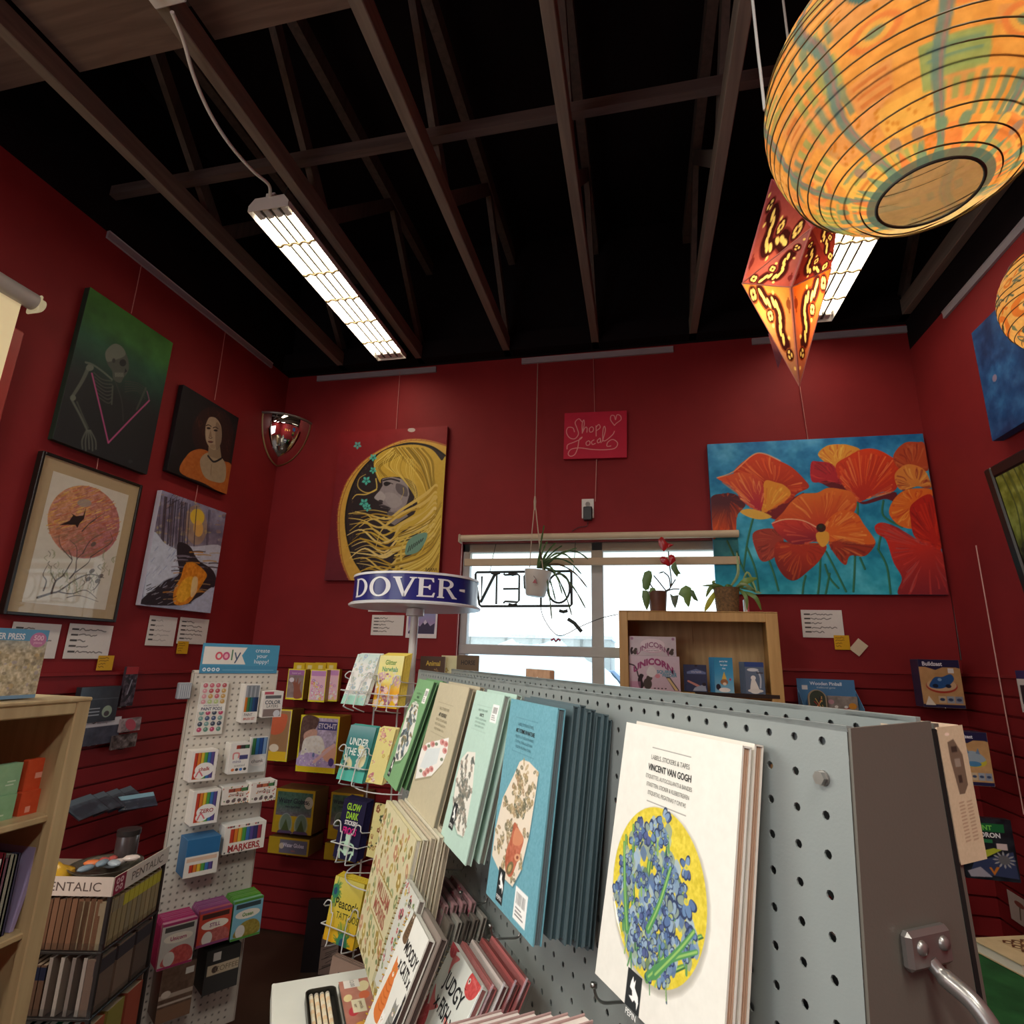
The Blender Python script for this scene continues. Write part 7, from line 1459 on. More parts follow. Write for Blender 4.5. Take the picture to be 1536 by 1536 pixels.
# ---- quarter dome mirror in the corner
dm = thing('dome_mirror', 'quarter-dome security mirror high in the back left corner', 'mirror', (XL, YB, 2.93)); R1, R2 = .215, .29; mb = MB(); n = 20
G = [[(R1*math.cos(b)*math.cos(a), -R1*math.cos(b)*math.sin(a), -R2*math.sin(b)) for a in np.linspace(.0, PI/2, n)] for b in np.linspace(0, PI/2*.99, n)]
mb.rings(G, C(0xeeeeee), closed=False); mb.build('mirror_shell', MIRROR, dm, True)
mb = MB(); mb.tube([(R1*1.01*math.cos(a), -R1*1.01*math.sin(a), .0) for a in np.linspace(0, PI/2, n)], .008, 8, 0xd8d8d8); mb.build('rim', CHROME, dm, True)
mb = MB(); mb.tube([(R1*math.cos(b), -.004, -R2*math.sin(b)) for b in np.linspace(0, PI/2, n)], .005, 6, 0x6a4a20); mb.tube([(.004, -R1*math.cos(b), -R2*math.sin(b)) for b in np.linspace(0, PI/2, n)], .005, 6, 0x9a8a60); mb.build('edge_trim', PLASTIC, dm, True)
# small peg by the right corner
M, w, h = BACK.rect(1407, 694, 1429, 721, .05); t = thing('wall_peg', 'small reddish wooden peg block by the right corner, beside the poppy canvas', 'hook', M)
mb = MB(); mb.box(-.012, .012, 0, .02, -.045, .045, 0x9a5a44, b=.003); mb.build('block', PLASTIC, t, M=Matrix.Translation((w*.6, 0, h*.45)) @ Matrix.Rotation(math.radians(35), 4, 'Y')); mb = MB(); mb.cyl((w*.15, -.01, h*.85), (w*.15, .045, h*.85), .008, n=12, col=0x2a1a1a); mb.build('knob', PLASTIC, t)
# ================================================================== window blind, sign, planter, outlet
BL0, BL1 = at_y(692, 806, YB-.06).x, .52
t = thing('roller_blind', 'beige sheer roller blind rolled partly down over the back window', 'blind', (0, YB-.05, 0))
zt = at_y(700, 803, YB-.06).z; zh = at_y(760, 849, YB-.035).z; zm = at_y(760, 838, YB-.035).z
SHEER = clear_mat('sheer_screen', 0xe9dfd0, .02, .6)
mb = MB(); mb.cyl((BL0, -.01, zt-.018), (BL1, -.01, zt-.018), .02, n=20, col=0xc8b498); mb.build('roller', flat_mat('beige_vinyl', 0xc6b498, .5, vary=.04), t, 40)
mb = MB(); mb.add([(BL0+.02, .012, zh), (BL1, .012, zh), (BL1, .012, zt-.02), (BL0+.02, .012, zt-.02)], [(0, 1, 2, 3)], C(0xe0d4c0)); mb.build('fabric', SHEER, t)
mb = MB(); mb.box(BL0+.02, BL1, .004, .020, zh, zm, 0xb49e80, b=.003); mb.build('hem_bar', flat_mat('beige_vinyl_hem', 0xb8a284, .5, vary=.04), t)
mb = MB(); mb.box(BL0-.012, BL0, -.035, .02, zt-.045, zt+.004, 0xb8a890, b=.004); mb.build('end_bracket', PLASTIC, t)
pts = [(BL0+.004, .0, zt-.03-(zt-1.1)*k/30) for k in range(31)]; mb = MB(); mb.tube(pts, .0025, 6, 0xc89a98); mb.build('pull_chain', PLASTIC, t, True)
# left window blind
A = at_x(50, 455, XL+.05); t = thing('roller_blind', 'warm backlit roller blind over the left window, cut by the view edge', 'blind', (XL+.05, A.y, 0)); zc = A.z+.005; yl = A.y
mb = MB(); mb.cyl((0, .0, zc), (0, -1.7, zc), .034, n=24, col=0xb0aaa4); mb.build('roller', flat_mat('grey_vinyl', 0xb4aea6, .5, vary=.04), t, 40)
mb = MB(); mb.cyl((0, .0, zc), (0, .03, zc), .026, .026, n=20, col=0x8a847c); mb.box(-.03, .03, .0, .012, zc-.045, zc+.03, 0x9a948c, b=.004); mb.build('end_cap', PLASTIC, t)
ye = at_x(27, 474, XL+.045).y-yl
mb.add([(-.005, ye, 1.25), (-.005, -1.68, 1.25), (-.005, -1.68, zc-.02), (-.005, ye, zc-.02)], [(0, 1, 2, 3)], C(0xe8d8a8)); m_ = attr_mat('glowing_blind_cloth', .8, .1, vary=.05); nt_ = m_.node_tree; b_ = nt_.nodes['Principled BSDF']; b_.inputs['Emission Color'].default_value = (.9, .72, .42, 1); b_.inputs['Emission Strength'].default_value = .35
mb.build('fabric', m_, t)  # cloth glows by itself to imitate daylight behind it
# unlit neon sign, seen from behind
Yn = YB-.012; zq = lambda x, y: at_y(660+x/3.491, 500+y/3.491, Yn); zr = lambda x, y: at_y(500+x/3.491, 800+y/3.491, Yn)
t = thing('neon_sign', 'unlit tube sign reading OPEN backwards, hanging inside the back window', 'sign', (0, Yn, 0))
def npath(P, r, col, nm, mat, f=zr, sm=False):
    Q = [f(*q) for q in P]; Q = [(q.x, 0, q.z) for q in Q]; mb = MB(); mb.tube(cr(Q, False, 5) if sm else Q, r, 8, col); mb.build(nm, mat, t, True)
BLK = flat_mat('black_sign_frame', 0x2c3030, .5, vary=.1); GT_ = flat_mat('grey_tube', 0x4a5150, .3, vary=.1)
npath([(745, 212), (752, 204), (1238, 198), (1246, 206), (1248, 372), (1240, 380), (775, 382), (765, 374), (745, 240), (745, 212)], .007, 0x2c3030, 'frame', BLK)
for P in ([(778, 225), (776, 362), (850, 212), (856, 218), (853, 372)], [(768, 362), (846, 208)], [(892, 212), (900, 218), (965, 214), (974, 222), (972, 352), (964, 360), (900, 356), (890, 366)], [(890, 291), (972, 290)], [(1087, 378), (1087, 215), (1078, 208), (1010, 212), (1000, 225), (1002, 285), (1012, 294), (1087, 292)], [(1180+58*math.cos(a), 288+76*math.sin(a)) for a in np.linspace(0, 2*PI, 30)]): npath(P, .0062, 0x4a5150, 'letter_tube', GT_)
for x, y in ((940, 210), (940, 372), (1205, 405), (850, 206)): npath([(x-22, y), (x, y+6), (x+22, y)], .009, 0x2a2e2e, 'tube_clip', BLK)
npath([(852, 55), (836, 120), (820, 200)], .0018, 0x5a5a58, 'chain', BLK); npath([(1268, 40), (1264, 110), (1258, 200)], .0018, 0x5a5a58, 'chain', BLK)
npath([(1085, 385), (1100, 440), (1140, 505), (1180, 535), (1225, 525), (1290, 490), (1400, 445), (1490, 424)], .0022, 0x4a4848, 'power_cord', BLK, sm=True)
npath([(1228, 448), (1262, 470), (1300, 515)], .010, 0x2e2e2e, 'cord_plug', BLK)
npath([(1140, 560), (1155, 552), (1165, 566), (1178, 553), (1190, 562)], .006, 0xb03a52, 'red_tag', flat_mat('red_tag', 0xb8405a, .5))
# hanging planter
Yp = 2.98; hp = lambda x, y, yy=Yp: at_y(660+x/3.491, 500+y/3.491, yy)
a = hp(432, 1230); b_ = hp(570, 1255); pc = (a+b_)/2; pw = (b_-a).length/2; zb_ = hp(490, 1378).z
t = thing('hanging_planter', 'white pot with a trailing cactus plant, hung on a rope before the window', 'planter', Matrix.Translation((pc.x, Yp, zb_)) @ Matrix.Rotation(math.radians(6), 4, 'Y')); hz = pc.z-zb_
mb = MB(); mb.lathe([(0, 0), (pw*.62, .0), (pw*.72, hz*.06), (pw, hz), (pw*.95, hz), (pw*.9, hz*.9), (0, hz*.86)], 32, 0xd8d4cc); mb.build('pot', flat_mat('white_pot', 0xd6d2ca, .45, vary=.05), t, 40)
mb = MB(); mb.lathe([(0, hz*.9), (pw*.9, hz*.9)], 20, 0x2a221c); mb.build('soil', FABRIC, t)
inv_t = t.matrix_world.inverted() if False else (Matrix.Translation((pc.x, Yp, zb_)) @ Matrix.Rotation(math.radians(6), 4, 'Y')).inverted()
TL_ = lambda p: inv_t @ Vector(p)
kn = hp(497, 880); tp = Vector((at_y(807, 546, YB-.02).x, YB-.03, at_y(807, 546, YB-.02).z))
mb = MB(); mb.tube([TL_(tp), TL_((tp+kn)/2), TL_(kn)], .0028, 6, 0xa08a7c); mb.build('rope', FABRIC, t, True)
mb = MB(); mb.tube([TL_(kn+Vector((0, 0, .03))), TL_(kn), TL_(kn-Vector((0, 0, .05)))], [.004, .008, .005], 8, 0xb8a490); mb.build('knot', FABRIC, t, True)
for x, y, dy in ((474, 1232, -.03), (545, 1245, -.03), (520, 1225, .05)):
    e = hp(x, y)+Vector((0, dy, 0)); mb = MB(); mb.tube([TL_(kn), TL_((kn+e)/2+Vector((0, dy*.4, 0))), TL_(e)], .0026, 6, 0xb8a894); mb.build('rope_strand', FABRIC, t, True)
npt = thing  # (kept short)
def blade(mb, P, W, col, fold=.25, m=0):
    P = [Vector(p) for p in P]; R = []
    for i, p in enumerate(P):
        a = (P[min(i+1, len(P)-1)]-P[max(i-1, 0)]).normalized(); v = Vector((.1, 1, .1)); s = a.cross(v)
        s = s.normalized() if s.length > 1e-4 else Vector((1, 0, 0)); w = W[i] if isinstance(W, (list, tuple)) else W
        R.append([p-s*w, p+v*w*fold, p+s*w])
    mb.rings(R, C(col), m, closed=False)
r = random.Random(8)
for x, y in ((545, 1005), (562, 1090), (606, 1098), (640, 1112), (716, 1125), (775, 1182), (770, 1330), (762, 1440), (585, 1495), (690, 1475), (605, 1400), (640, 1365), (560, 1160), (700, 1200), (740, 1260), (520, 1130)):
    s0 = hp(520+r.uniform(-20, 30), 1225); e = hp(x, y, Yp-r.uniform(-.06, .12)); up = Vector((0, 0, .05 if y > 1180 else .01)); P = cr([s0, s0*.6+e*.4+up*1.2, s0*.25+e*.75+up, e], False, 4)
    mb = MB(); k = len(P); blade(mb, [TL_(p) for p in P], [.0062*(1 if (i % 3) else .6)*(1-.45*i/k) for i in range(k)], r.choice([0x3f5a34, 0x4c6a3c, 0x5a4a34, 0x37502e])); mb.build('stem', LEAF, t)
mb = MB(); P = [hp(490, 1270, Yp-.08), hp(505, 1290, Yp-.08), hp(508, 1312, Yp-.08)]; mb.tube([TL_(q) for q in P], .0015, 5, 0x4a3a3a); mb.box(0, .001, 0, .001, 0, .001, 0x4a3a3a); mb.build('tag_wire', PLASTIC, t)
P = hp(497, 1300, Yp-.085); mb = MB(); q = TL_(P); mb.M = Matrix.Translation(q); mb.prism([(-.012, -.008), (.012, -.008), (.002, .012), (-.002, .012)], -.001, .001, 0xa03a40); mb.M = Matrix.Identity(4); mb.build('red_charm', PLASTIC, t)
# outlet with adapter
M, w, h = BACK.rect(872.5, 748.5, 891, 777, .006); t = thing('wall_outlet', 'white wall outlet above the window with a black adapter plugged in', 'outlet', M)
mb = MB(); mb.box(0, w, 0, .006, 0, h, 0xd8d4ce, b=.002); mb.build('plate', PLASTIC, t)
mb = MB(); 
for zz in (.28, .72): mb.lathe([(0, .0012), (w*.2, .0008), (w*.21, -.001)], 16, 0xc8c4be, c=(0, 0, 0)); 
mb.build('socket', PLASTIC, t, M=Matrix.Translation((w/2, -.0005, h*.72)) @ Matrix.Rotation(PI/2, 4, 'X'))
ad = thing('power_adapter', 'black power adapter plugged into the outlet, its cord trailing to the window', 'adapter', M); mb = MB(); mb.box(w*.18, w*.88, -.04, -.0005, -h*.16, h*.52, 0x1c1c1e, b=.004); mb.build('body', PLASTIC, ad)
P = [at_y(882, 782, YB-.02), at_y(880, 789, YB-.02), at_y(868, 791, YB-.015), at_y(858, 797, YB-.012)]; mb = MB(); mb.tube(cr([M.inverted() @ q for q in P], False, 5), .002, 6, 0x1c1c1e); mb.build('cord', PLASTIC, ad, True)

# ================================================================== wooden bookcase by the back window
YC = 2.80; CF = Frame((0, YC, 0), (1, 0, 0), (0, -1, 0)); PINE = wood_mat('honey_pine', 0xb08850, 0xc39a60, 'Z', .45); PLY = wood_mat('plywood_back', 0xab8a5c, 0xc0a070, 'Z', .6)
a = CF.hit(928, 919); b_ = CF.hit(1166, 917); x0, x1, zt = a[0], b_[0], (a[1]+b_[1])/2; s1 = CF.hit(942, 960)[0]-x0; s2 = x1-CF.hit(1151, 960)[0]; zr_ = CF.hit(1050, 932)[1]; zsh = CF.hit(1090, 1041)[1]; DP = .27
bc = thing('bookcase', 'honey pine bookcase standing before the right half of the back window', 'bookshelf', (x0, YC, 0)); W = x1-x0
def pp(nm, X0, X1, Y0, Y1, Z0, Z1, m=PINE): mb = MB(); mb.box(X0, X1, Y0, Y1, Z0, Z1, 0xb89058, b=.002); mb.build(nm, m, bc)
pp('stile', 0, s1, 0, .02, 0, zt-.0005); pp('stile', W-s2, W, 0, .02, 0, zt-.0005); pp('side_panel', 0, .018, .02, DP, 0, zt); pp('side_panel', W-.018, W, .02, DP, 0, zt)
pp('top_rail', s1, W-s2, 0, .02, zr_, zt-.0005); pp('top_board', 0, W, -.002, DP, zt, zt+.004); pp('back_panel', .018, W-.018, DP-.006, DP, 0, zt, PLY)
for z in (zsh, zsh-.34, zsh-.68, .1): pp('shelf', .018, W-.018, .015, DP-.006, z-.018, z)
mb = MB(); mb.box(W*.50, W*.505, DP-.012, DP-.006, zsh, zr_, 0x9c7b50); mb.build('back_batten', PLY, bc)
mb = MB(); mb.box(W*.47, W-.02, .0, .06, zsh, zsh+.003, 0x26241f); mb.box(W*.47, W-.02, -.002, .0, zsh-.012, zsh+.004, 0x2c2a26); mb.build('shelf_lip', GLOSS, bc)
def onshelf(label, q, off, d, paint, bg, name='boxed_game', cat='game', group=None, n=130, z=None, mat=GLOSS):
    M, w, h = CF.quad(*q, off); 
    if z is not None: M.translation.z = z
    p = Pt(w, h, n, bg, 1, h/w); paint(p, h/w); return card(name, label, cat, M, w, h, d, p, bg, mat, group)
def squirrel(p, x, y, s):
    p.poly([(x-.5*s, y+.5*s), (x-.65*s, y), (x-.5*s, y-.45*s), (x-.25*s, y-.4*s), (x-.35*s, y-.1*s), (x-.25*s, y+.3*s)], 0x2c2628, smooth=True); p.ell(x, y+.15*s, .28*s, .36*s, 0x4a443e); p.ell(x+.12*s, y-.22*s, .2*s, .17*s, 0x4a443e)
def g1(p, a):
    p.img[:] = C(0xd0c6cc); p.mottle(.03, 6, 2); p.ell(.5, a*.42, .26, a*.3, 0xe2d4da); p.text('UNICORN', .5, a*.42, .15, 0x9a6a86, bold=.03, arc=.25); p.ell(.5, a*.72, .2, a*.12, 0xd0a8bc); p.ell(.5, a*.72, .18, a*.09, 0xe4d8de); p.text('squirrel feeder', .5, a*.72, .05, 0x8a6a7a); squirrel(p, .12, a*.76, .16); squirrel(p, .9, a*.76, .16); p.ell(.06, a*.12, .03, .03, 0xa87a98); p.ell(.94, a*.12, .03, .03, 0xa87a98)
zb1 = zsh+.0005
M2, w2, h2 = CF.quad((944, 984), (1021, 984), (1019, 1037), (944, 1035), -.03)
onshelf('pale pink unicorn feeder box, lower and taller of the two in the bookcase', ((944, 984), (1021, 984), (1019, 1037), (944, 1035)), -.03, .12, lambda p, a: (p.vgrad([(0, 0xd8c8d2), (1, 0xcdb4c0)]), p.text('UNICORN', .48, .13*a+.02, .17, 0xa04a78, bold=.05, arc=.2), p.text('SQUIRREL', .74, .45*a, .085, 0x4a9ab0, bold=.03), p.text('FEEDER', .80, .55*a, .085, 0x4a9ab0, bold=.03), p.stroke([(0, .25*a), (.12, .32*a), (.18, .6*a)], .025, 0x3a3034), squirrel(p, .36, .74*a, .3), p.poly([(.34, .5*a), (.42, .28*a), (.5, .34*a), (.54, .5*a), (.44, .62*a)], 0xe0dcdc, smooth=True), p.poly([(.41, .28*a), (.45, .14*a), (.46, .3*a)], 0xd8c8cc), p.ell(.56, .58*a, .05, .04, 0xd8909a), p.poly([(.72, .6*a), (.80, .6*a), (.98, .98*a), (.88, .98*a)], 0x3a3034), p.poly([(.735, .63*a), (.79, .63*a), (.955, .97*a), (.895, .97*a)], 0xd8c08a), p.rect(.02, .75*a, .22, .96*a, 0xc080a0, .6), [p.ell(.5+.07*i, .93*a, .02, .012, 0x4a3a3a) for i in range(4)]), 0xd0bcc8, z=zb1)
onshelf('long pale unicorn box lying on top of the taller unicorn box', ((944, 953), (1014, 955), (1014, 983), (944, 983)), -.032, .12, g1, 0xcfc4cc, z=zb1+h2+.0008)
def pk(bg, pic):
    def f(p, a):
        p.img[:] = C(bg); p.ell(.5, .05, .07, .05, 0x2a2a34); pic(p, a)
    return f
def pstack(label, q, off, n, bg, side, pic, group):
    for k in range(n):
        M, w, h = CF.quad(*q, off); M = M @ Matrix.Translation((-.0042*k, .0095*k, .0)); M.translation.z = zb1+.0035
        p = Pt(w, h, 110 if k == 0 else 20, bg, 1, h/w)
        if k == 0: pk(bg, pic)(p, h/w)
        card('card_pack', label if k == 0 else 'copy lined up behind the '+group, 'pack', M, w, h, .007, p, side, GLOSS, None if k == 0 else 'copies behind the '+group)
pstack('dark pack picturing tiny hands, left of three packs in the bookcase', ((1028, 996), (1060, 998), (1061, 1038), (1030, 1037)), -.02, 3, 0x34405c, 0x24282e, lambda p, a: (p.poly([(.05, .35), (.5, .2), (.95, .35), (.95, .45), (.05, .45)], 0x6a7aa0), p.text('tiny hands', .5, .34, .12, 0xd8d8e4), [p.stroke([(.1+.12*i, .62*a+.06*i), (.5+.1*i, .75*a+.05*i)], .09, 0xc0847a) for i in range(4)], p.poly([(.4, .85*a), (.9, .7*a), (.95, .97*a), (.3, .97*a)], 0x9aa4b4), p.ell(.85, .72*a, .1, .08, 0x2a2a30)), 'tiny hands pack')
pstack('bright blue pack with a hatted dog, middle of three packs in the bookcase', ((1070, 984), (1097, 986), (1103, 1038), (1073, 1038)), -.015, 5, 0x3a8ab8, 0x2c7090, lambda p, a: (p.vgrad([(0, 0x2f86ac), (.4, 0x3a94c0), (1, 0x8ab8cc)]), [p.text(t_, .52, y, .13, 0xdcecf4, bold=.02, sx=.9) for t_, y in (('party hat', .2), ('for pets', .40), ('tiny', .58))], p.poly([(.38, .62*a), (.52, .40*a), (.64, .62*a)], 0xd8b04a), p.ell(.5, .70*a, .2, .16, 0x9a6a44), p.ell(.52, .75*a, .1, .08, 0xe0d0b8), p.ell(.18, .84*a, .12, .16, 0x2a2a34), p.ell(.5, .92*a, .3, .12, 0xe8e4dc), p.ell(.82, .62*a, .05, .06, 0xc03a6a)), 'bright blue pack')
pstack('grey-blue pack with white figures, right of three packs in the bookcase', ((1113, 988), (1144, 991), (1149, 1038), (1122, 1037)), -.015, 5, 0x5c6c80, 0x2a3038, lambda p, a: (p.rect(0, 0, 1, .26, 0x2f4a80), p.ell(.42, .42, .3, .09, 0xc8ccd0), p.poly([(.25, .95*a), (.3, .6*a), (.42, .5*a), (.55, .62*a), (.7, .95*a)], 0xe0dcd4, smooth=True), p.ell(.42, .5*a, .13, .13, 0xe4e0da), p.ell(.5, .9*a, .4, .1, 0xd8d4cc), p.stroke([(.7, .3*a), (.8, .5*a), (.76, .8*a)], .08, 0xb8bcc4), p.rect(.6, .32*a, .95, .36*a, 0x3a4048)), 'grey-blue pack')
# plants on top
def Q(x, y, yy): return at_y(900+x/5.12, 790+y/5.12, yy)
zt2 = zt+.0045
Y1 = 2.93; c = Q(447, 640, Y1); R_ = (Q(520, 560, Y1)-Q(375, 560, Y1)).length/2; hh = Q(447, 498, Y1).z-zt2
pl = thing('potted_anthurium', 'brown pot of red-flowered plant on the bookcase top, left', 'plant', (c.x, Y1, zt2))
mb = MB(); mb.lathe([(0, 0), (R_*.8, 0), (R_*.84, hh*.05), (R_, hh*.92), (R_*1.03, hh), (R_*.92, hh), (R_*.88, hh*.85), (0, hh*.82)], 28, 0x6a4638); mb.build('pot', flat_mat('brown_pot', 0x6c4536, .5, vary=.2, scale=14), pl, 40)
mb = MB(); mb.lathe([(0, hh*.86), (R_*.9, hh*.86)], 18, 0x2a1e18); mb.build('soil', FABRIC, pl)
PI_ = Matrix.Translation((-c.x, -Y1, -zt2))
def leafp(par, base, P, col, dy=0., yy=Y1, MI=None, nm='leaf', bend=.012):
    V = [Q(x, y, yy+dy) for x, y in P]; cen = sum(V, Vector())/len(V); mb = MB(); n = len(V); Vs = [cen+Vector((0, -bend, 0))]+V
    mb.add([(MI or PI_) @ v for v in Vs], [(0, i+1, (i+1) % n+1) for i in range(n)], C(col)); mb.build(nm, LEAF, par, True)
def stem(par, P, w, col, yy=Y1, MI=None, nm='stem'): mb = MB(); mb.tube(cr([(MI or PI_) @ Q(x, y, yy) for x, y in P], False, 5), w, 6, col); mb.build(nm, LEAF, par, True)
for P in ([(500, 495), (540, 470), (548, 420), (535, 300), (525, 190)], [(540, 470), (530, 390), (490, 350)], [(505, 490), (450, 420), (412, 375)], [(548, 455), (580, 405)], [(420, 490), (385, 440), (370, 400)], [(510, 495), (560, 480), (610, 480)]): stem(pl, P, .0034, 0x3a342c)
G1, G2 = 0x55703c, 0x6a8a4a
leafp(pl, 0, [(340, 350), (375, 335), (395, 345), (402, 380), (395, 420), (375, 480), (350, 490), (328, 470), (322, 410)], 0x587840); leafp(pl, 0, [(325, 490), (365, 490), (385, 540), (378, 600), (360, 645), (338, 600), (322, 540)], G1, -.02); leafp(pl, 0, [(385, 470), (420, 470), (430, 490), (400, 510), (380, 500)], G2, -.03)
leafp(pl, 0, [(600, 520), (620, 475), (660, 450), (700, 470), (705, 520), (690, 600), (680, 620), (650, 580), (640, 545)], G2, -.01); leafp(pl, 0, [(690, 480), (720, 490), (757, 575), (720, 560), (700, 530)], 0x48663a, -.02); leafp(pl, 0, [(535, 510), (560, 530), (605, 525), (595, 580), (578, 630), (555, 590)], 0x5a6a5a, -.02); leafp(pl, 0, [(545, 300), (580, 270), (600, 330), (622, 362), (600, 365), (595, 390), (570, 360), (545, 320)], 0x52703e, -.01); leafp(pl, 0, [(440, 360), (470, 345), (497, 342), (480, 356)], 0x3f4a34)
RD = flat_mat('red_spathe', 0xb01e24, .25, vary=.2, scale=20)
def spathe(P, dy=0., col=0xb01e24):
    V = [Q(x, y, Y1+dy) for x, y in P]; cen = sum(V, Vector())/len(V)+Vector((0, -.01, 0)); mb = MB(); mb.add([PI_ @ v for v in [cen]+V], [(0, i+1, (i+1) % len(V)+1) for i in range(len(V))], C(col)); mb.build('flower', RD, pl, True)
spathe([(447, 100), (470, 78), (488, 85), (505, 110), (522, 130), (520, 160), (490, 192), (470, 170), (450, 140)]); spathe([(522, 128), (540, 130), (568, 138), (545, 152), (520, 165)], .004, 0x8a2426); spathe([(458, 245), (475, 228), (500, 230), (520, 245), (535, 280), (528, 308), (495, 290), (468, 275)], -.004, 0xc03a34); spathe([(525, 225), (545, 213), (570, 222), (582, 260), (560, 280), (540, 300), (530, 260)], -.006, 0xc83c34)
Y2 = 2.90; c2 = Q(980, 640, Y2); R2_ = (Q(1082, 560, Y2)-Q(880, 560, Y2)).length/2; h2_ = Q(980, 472, Y2).z-zt2
p2 = thing('potted_plant', 'strap-leaved plant in a woven basket pot on the bookcase top, right', 'plant', (c2.x, Y2, zt2)); MI2 = Matrix.Translation((-c2.x, -Y2, -zt2))
mb = MB(); prof = []; nr = 12
for k in range(nr):
    z0, z1 = h2_*k/nr, h2_*(k+1)/nr; rr = R2_*(.84+.16*(k+.5)/nr)
    prof += [(rr*.975, z0), (rr*1.01, (z0+z1)/2)]
prof = [(0, 0)]+prof+[(R2_, h2_), (R2_*.88, h2_), (R2_*.85, h2_*.85), (0, h2_*.85)]
mb.lathe(prof, 30, 0x7a5836); mb.build('basket_pot', flat_mat('woven_jute', 0x80603c, .8, vary=.4, scale=90, bump=.4, bscale=200), p2, 40)
for P, W_, c_ in (([(1060, 470), (1120, 420), (1205, 395)], 22, 0x6f8a44), ([(900, 470), (850, 470), (815, 540)], 14, 0x6f8a50), ([(1040, 470), (1100, 440), (1200, 500), (1240, 510)], 10, 0x7a8a60), ([(1070, 480), (1120, 540), (1130, 640)], 12, 0x6a8048), ([(1090, 500), (1190, 540), (1238, 640)], 14, 0x5f7a3c), ([(890, 500), (840, 580), (805, 650)], 18, 0xa8a83c), ([(910, 470), (870, 430), (885, 415)], 10, 0x7a9458), ([(950, 465), (890, 450), (785, 455)], 9, 0x5a7038), ([(1000, 465), (1060, 360), (1050, 200)], 9, 0x8aa070), ([(1080, 470), (1150, 480), (1215, 500)], 8, 0x4a6038), ([(1080, 470), (1130, 350), (1180, 440), (1200, 500)], 6, 0x8aa060), ([(1020, 465), (980, 455), (960, 462)], 12, 0x5a7a40)):
    V = [MI2 @ Q(x, y, Y2-.02*(i % 2)-.01*i) for i, (x, y) in enumerate(P)]; V = [Vector(v) for v in cr(V, False, 5)]; k = len(V); s_ = (Q(100, 0, Y2)-Q(0, 0, Y2)).length/100
    mb = MB(); R = []
    for i, v in enumerate(V):
        a = (V[min(i+1, k-1)]-V[max(i-1, 0)]).normalized(); d = Vector((0, -1, 0)).cross(a); d = d.normalized() if d.length > .05 else Vector((1, 0, 0)); w_ = W_*s_*math.sin(PI*(.12+.85*i/(k-1)))+.0008; R.append([v-d*w_, v+Vector((0, -.003, 0)), v+d*w_])
    mb.rings(R, C(c_), closed=False); mb.build('leaf', LEAF, p2, True)
M, w, h = CF.rect(1122, 892, 1131, 915, -.02); M.translation.z = zt2; card('label_box', 'narrow white and red box behind the basket pot on the bookcase', 'box', M @ Matrix.Translation((0, .12, 0)), w, h, .03, (lambda p: (p.rect(.7, 0, 1, 1, 0xc03a4a), p)[1])(Pt(w, h, 40, 0xdcd8d4)), 0xdcd8d4)
# ================================================================== right-hand slats
zk = lambda P: zpx(P, 1176, 930, 4.267)
def toy(bgc, pic):
    def f(p, a):
        p.img[:] = C(0xc49a68); p.mottle(.05, 6, 2); p.rect(0, 0, 1, .16*a, 0x22254a); p.poly([(0, .12*a), (.4, .22*a), (.7, .12*a), (1, .18*a), (1, .1*a), (0, .1*a)], 0x22254a); p.text('Buildzest', .34, .09*a, .15, 0xe8e8f0, bold=.03, sx=.9); p.rect(0, .93*a, 1, a, 0x22254a); pic(p, a)
        for i in range(3): p.rect(.38+.2*i, .76*a, .56+.2*i, .9*a, [0xc8b494, 0x9aa4b0, 0x8a94a4][i]); p.ell(.47+.2*i, .83*a, .06, .04, 0x3a4a6a)
    return f
def beetle(p, a): p.ell(.5, .55*a, .38, .15*a, 0xb03a2c); p.ell(.5, .53*a, .36, .13*a, 0xd0b088); p.poly([(.2, .55*a), (.35, .38*a), (.55, .36*a), (.75, .30*a), (.82, .40*a), (.7, .52*a), (.5, .6*a), (.3, .6*a)], 0x2c5a94, smooth=True); p.ell(.47, .42*a, .05, .04, 0x8ab0d8); p.ell(.35, .55*a, .07, .05, 0x1c2a40); p.ell(.66, .55*a, .07, .05, 0x1c2a40); p.poly([(.05, .95*a), (.15, .76*a), (.3, .95*a)], 0xe8e0d0); p.rect(.7, .18*a, .84, .28*a, 0xe8e4e0)
def jet(p, a): p.ell(.52, .56*a, .36, .1*a, 0xc8b83c); p.poly([(.18, .46*a), (.45, .36*a), (.7, .4*a), (.86, .52*a), (.6, .58*a), (.3, .56*a)], 0x9aacb8, smooth=True); p.poly([(.3, .42*a), (.34, .28*a), (.42, .4*a)], 0x6a86a4); p.poly([(.6, .4*a), (.68, .3*a), (.72, .42*a)], 0x6a86a4); p.ell(.5, .6*a, .22, .05*a, 0x4a86b0)
item(BACK, 'toy_kit', 'toy kit with a blue vehicle in a red ring, upper on the right slats', 'toy', zk([(868, 262), (1118, 245), (1163, 565), (885, 560)]), .16, .08, toy(0, beetle), 0x2c2f4c, GLOSS)
F2 = Frame((0, 2.66, 0), (1, 0, 0), (0, -1, 0))
o = item(F2, 'toy_kit', 'toy kit with a silver aircraft, half behind the kraft box', 'toy', zk([(1075, 712), (1303, 720), (1345, 1072), (1118, 1050)]), 0, .07, toy(0, jet), 0x2c2f4c, GLOSS)
F3 = Frame((0, 2.50, 0), (1, 0, 0), (0, -1, 0))
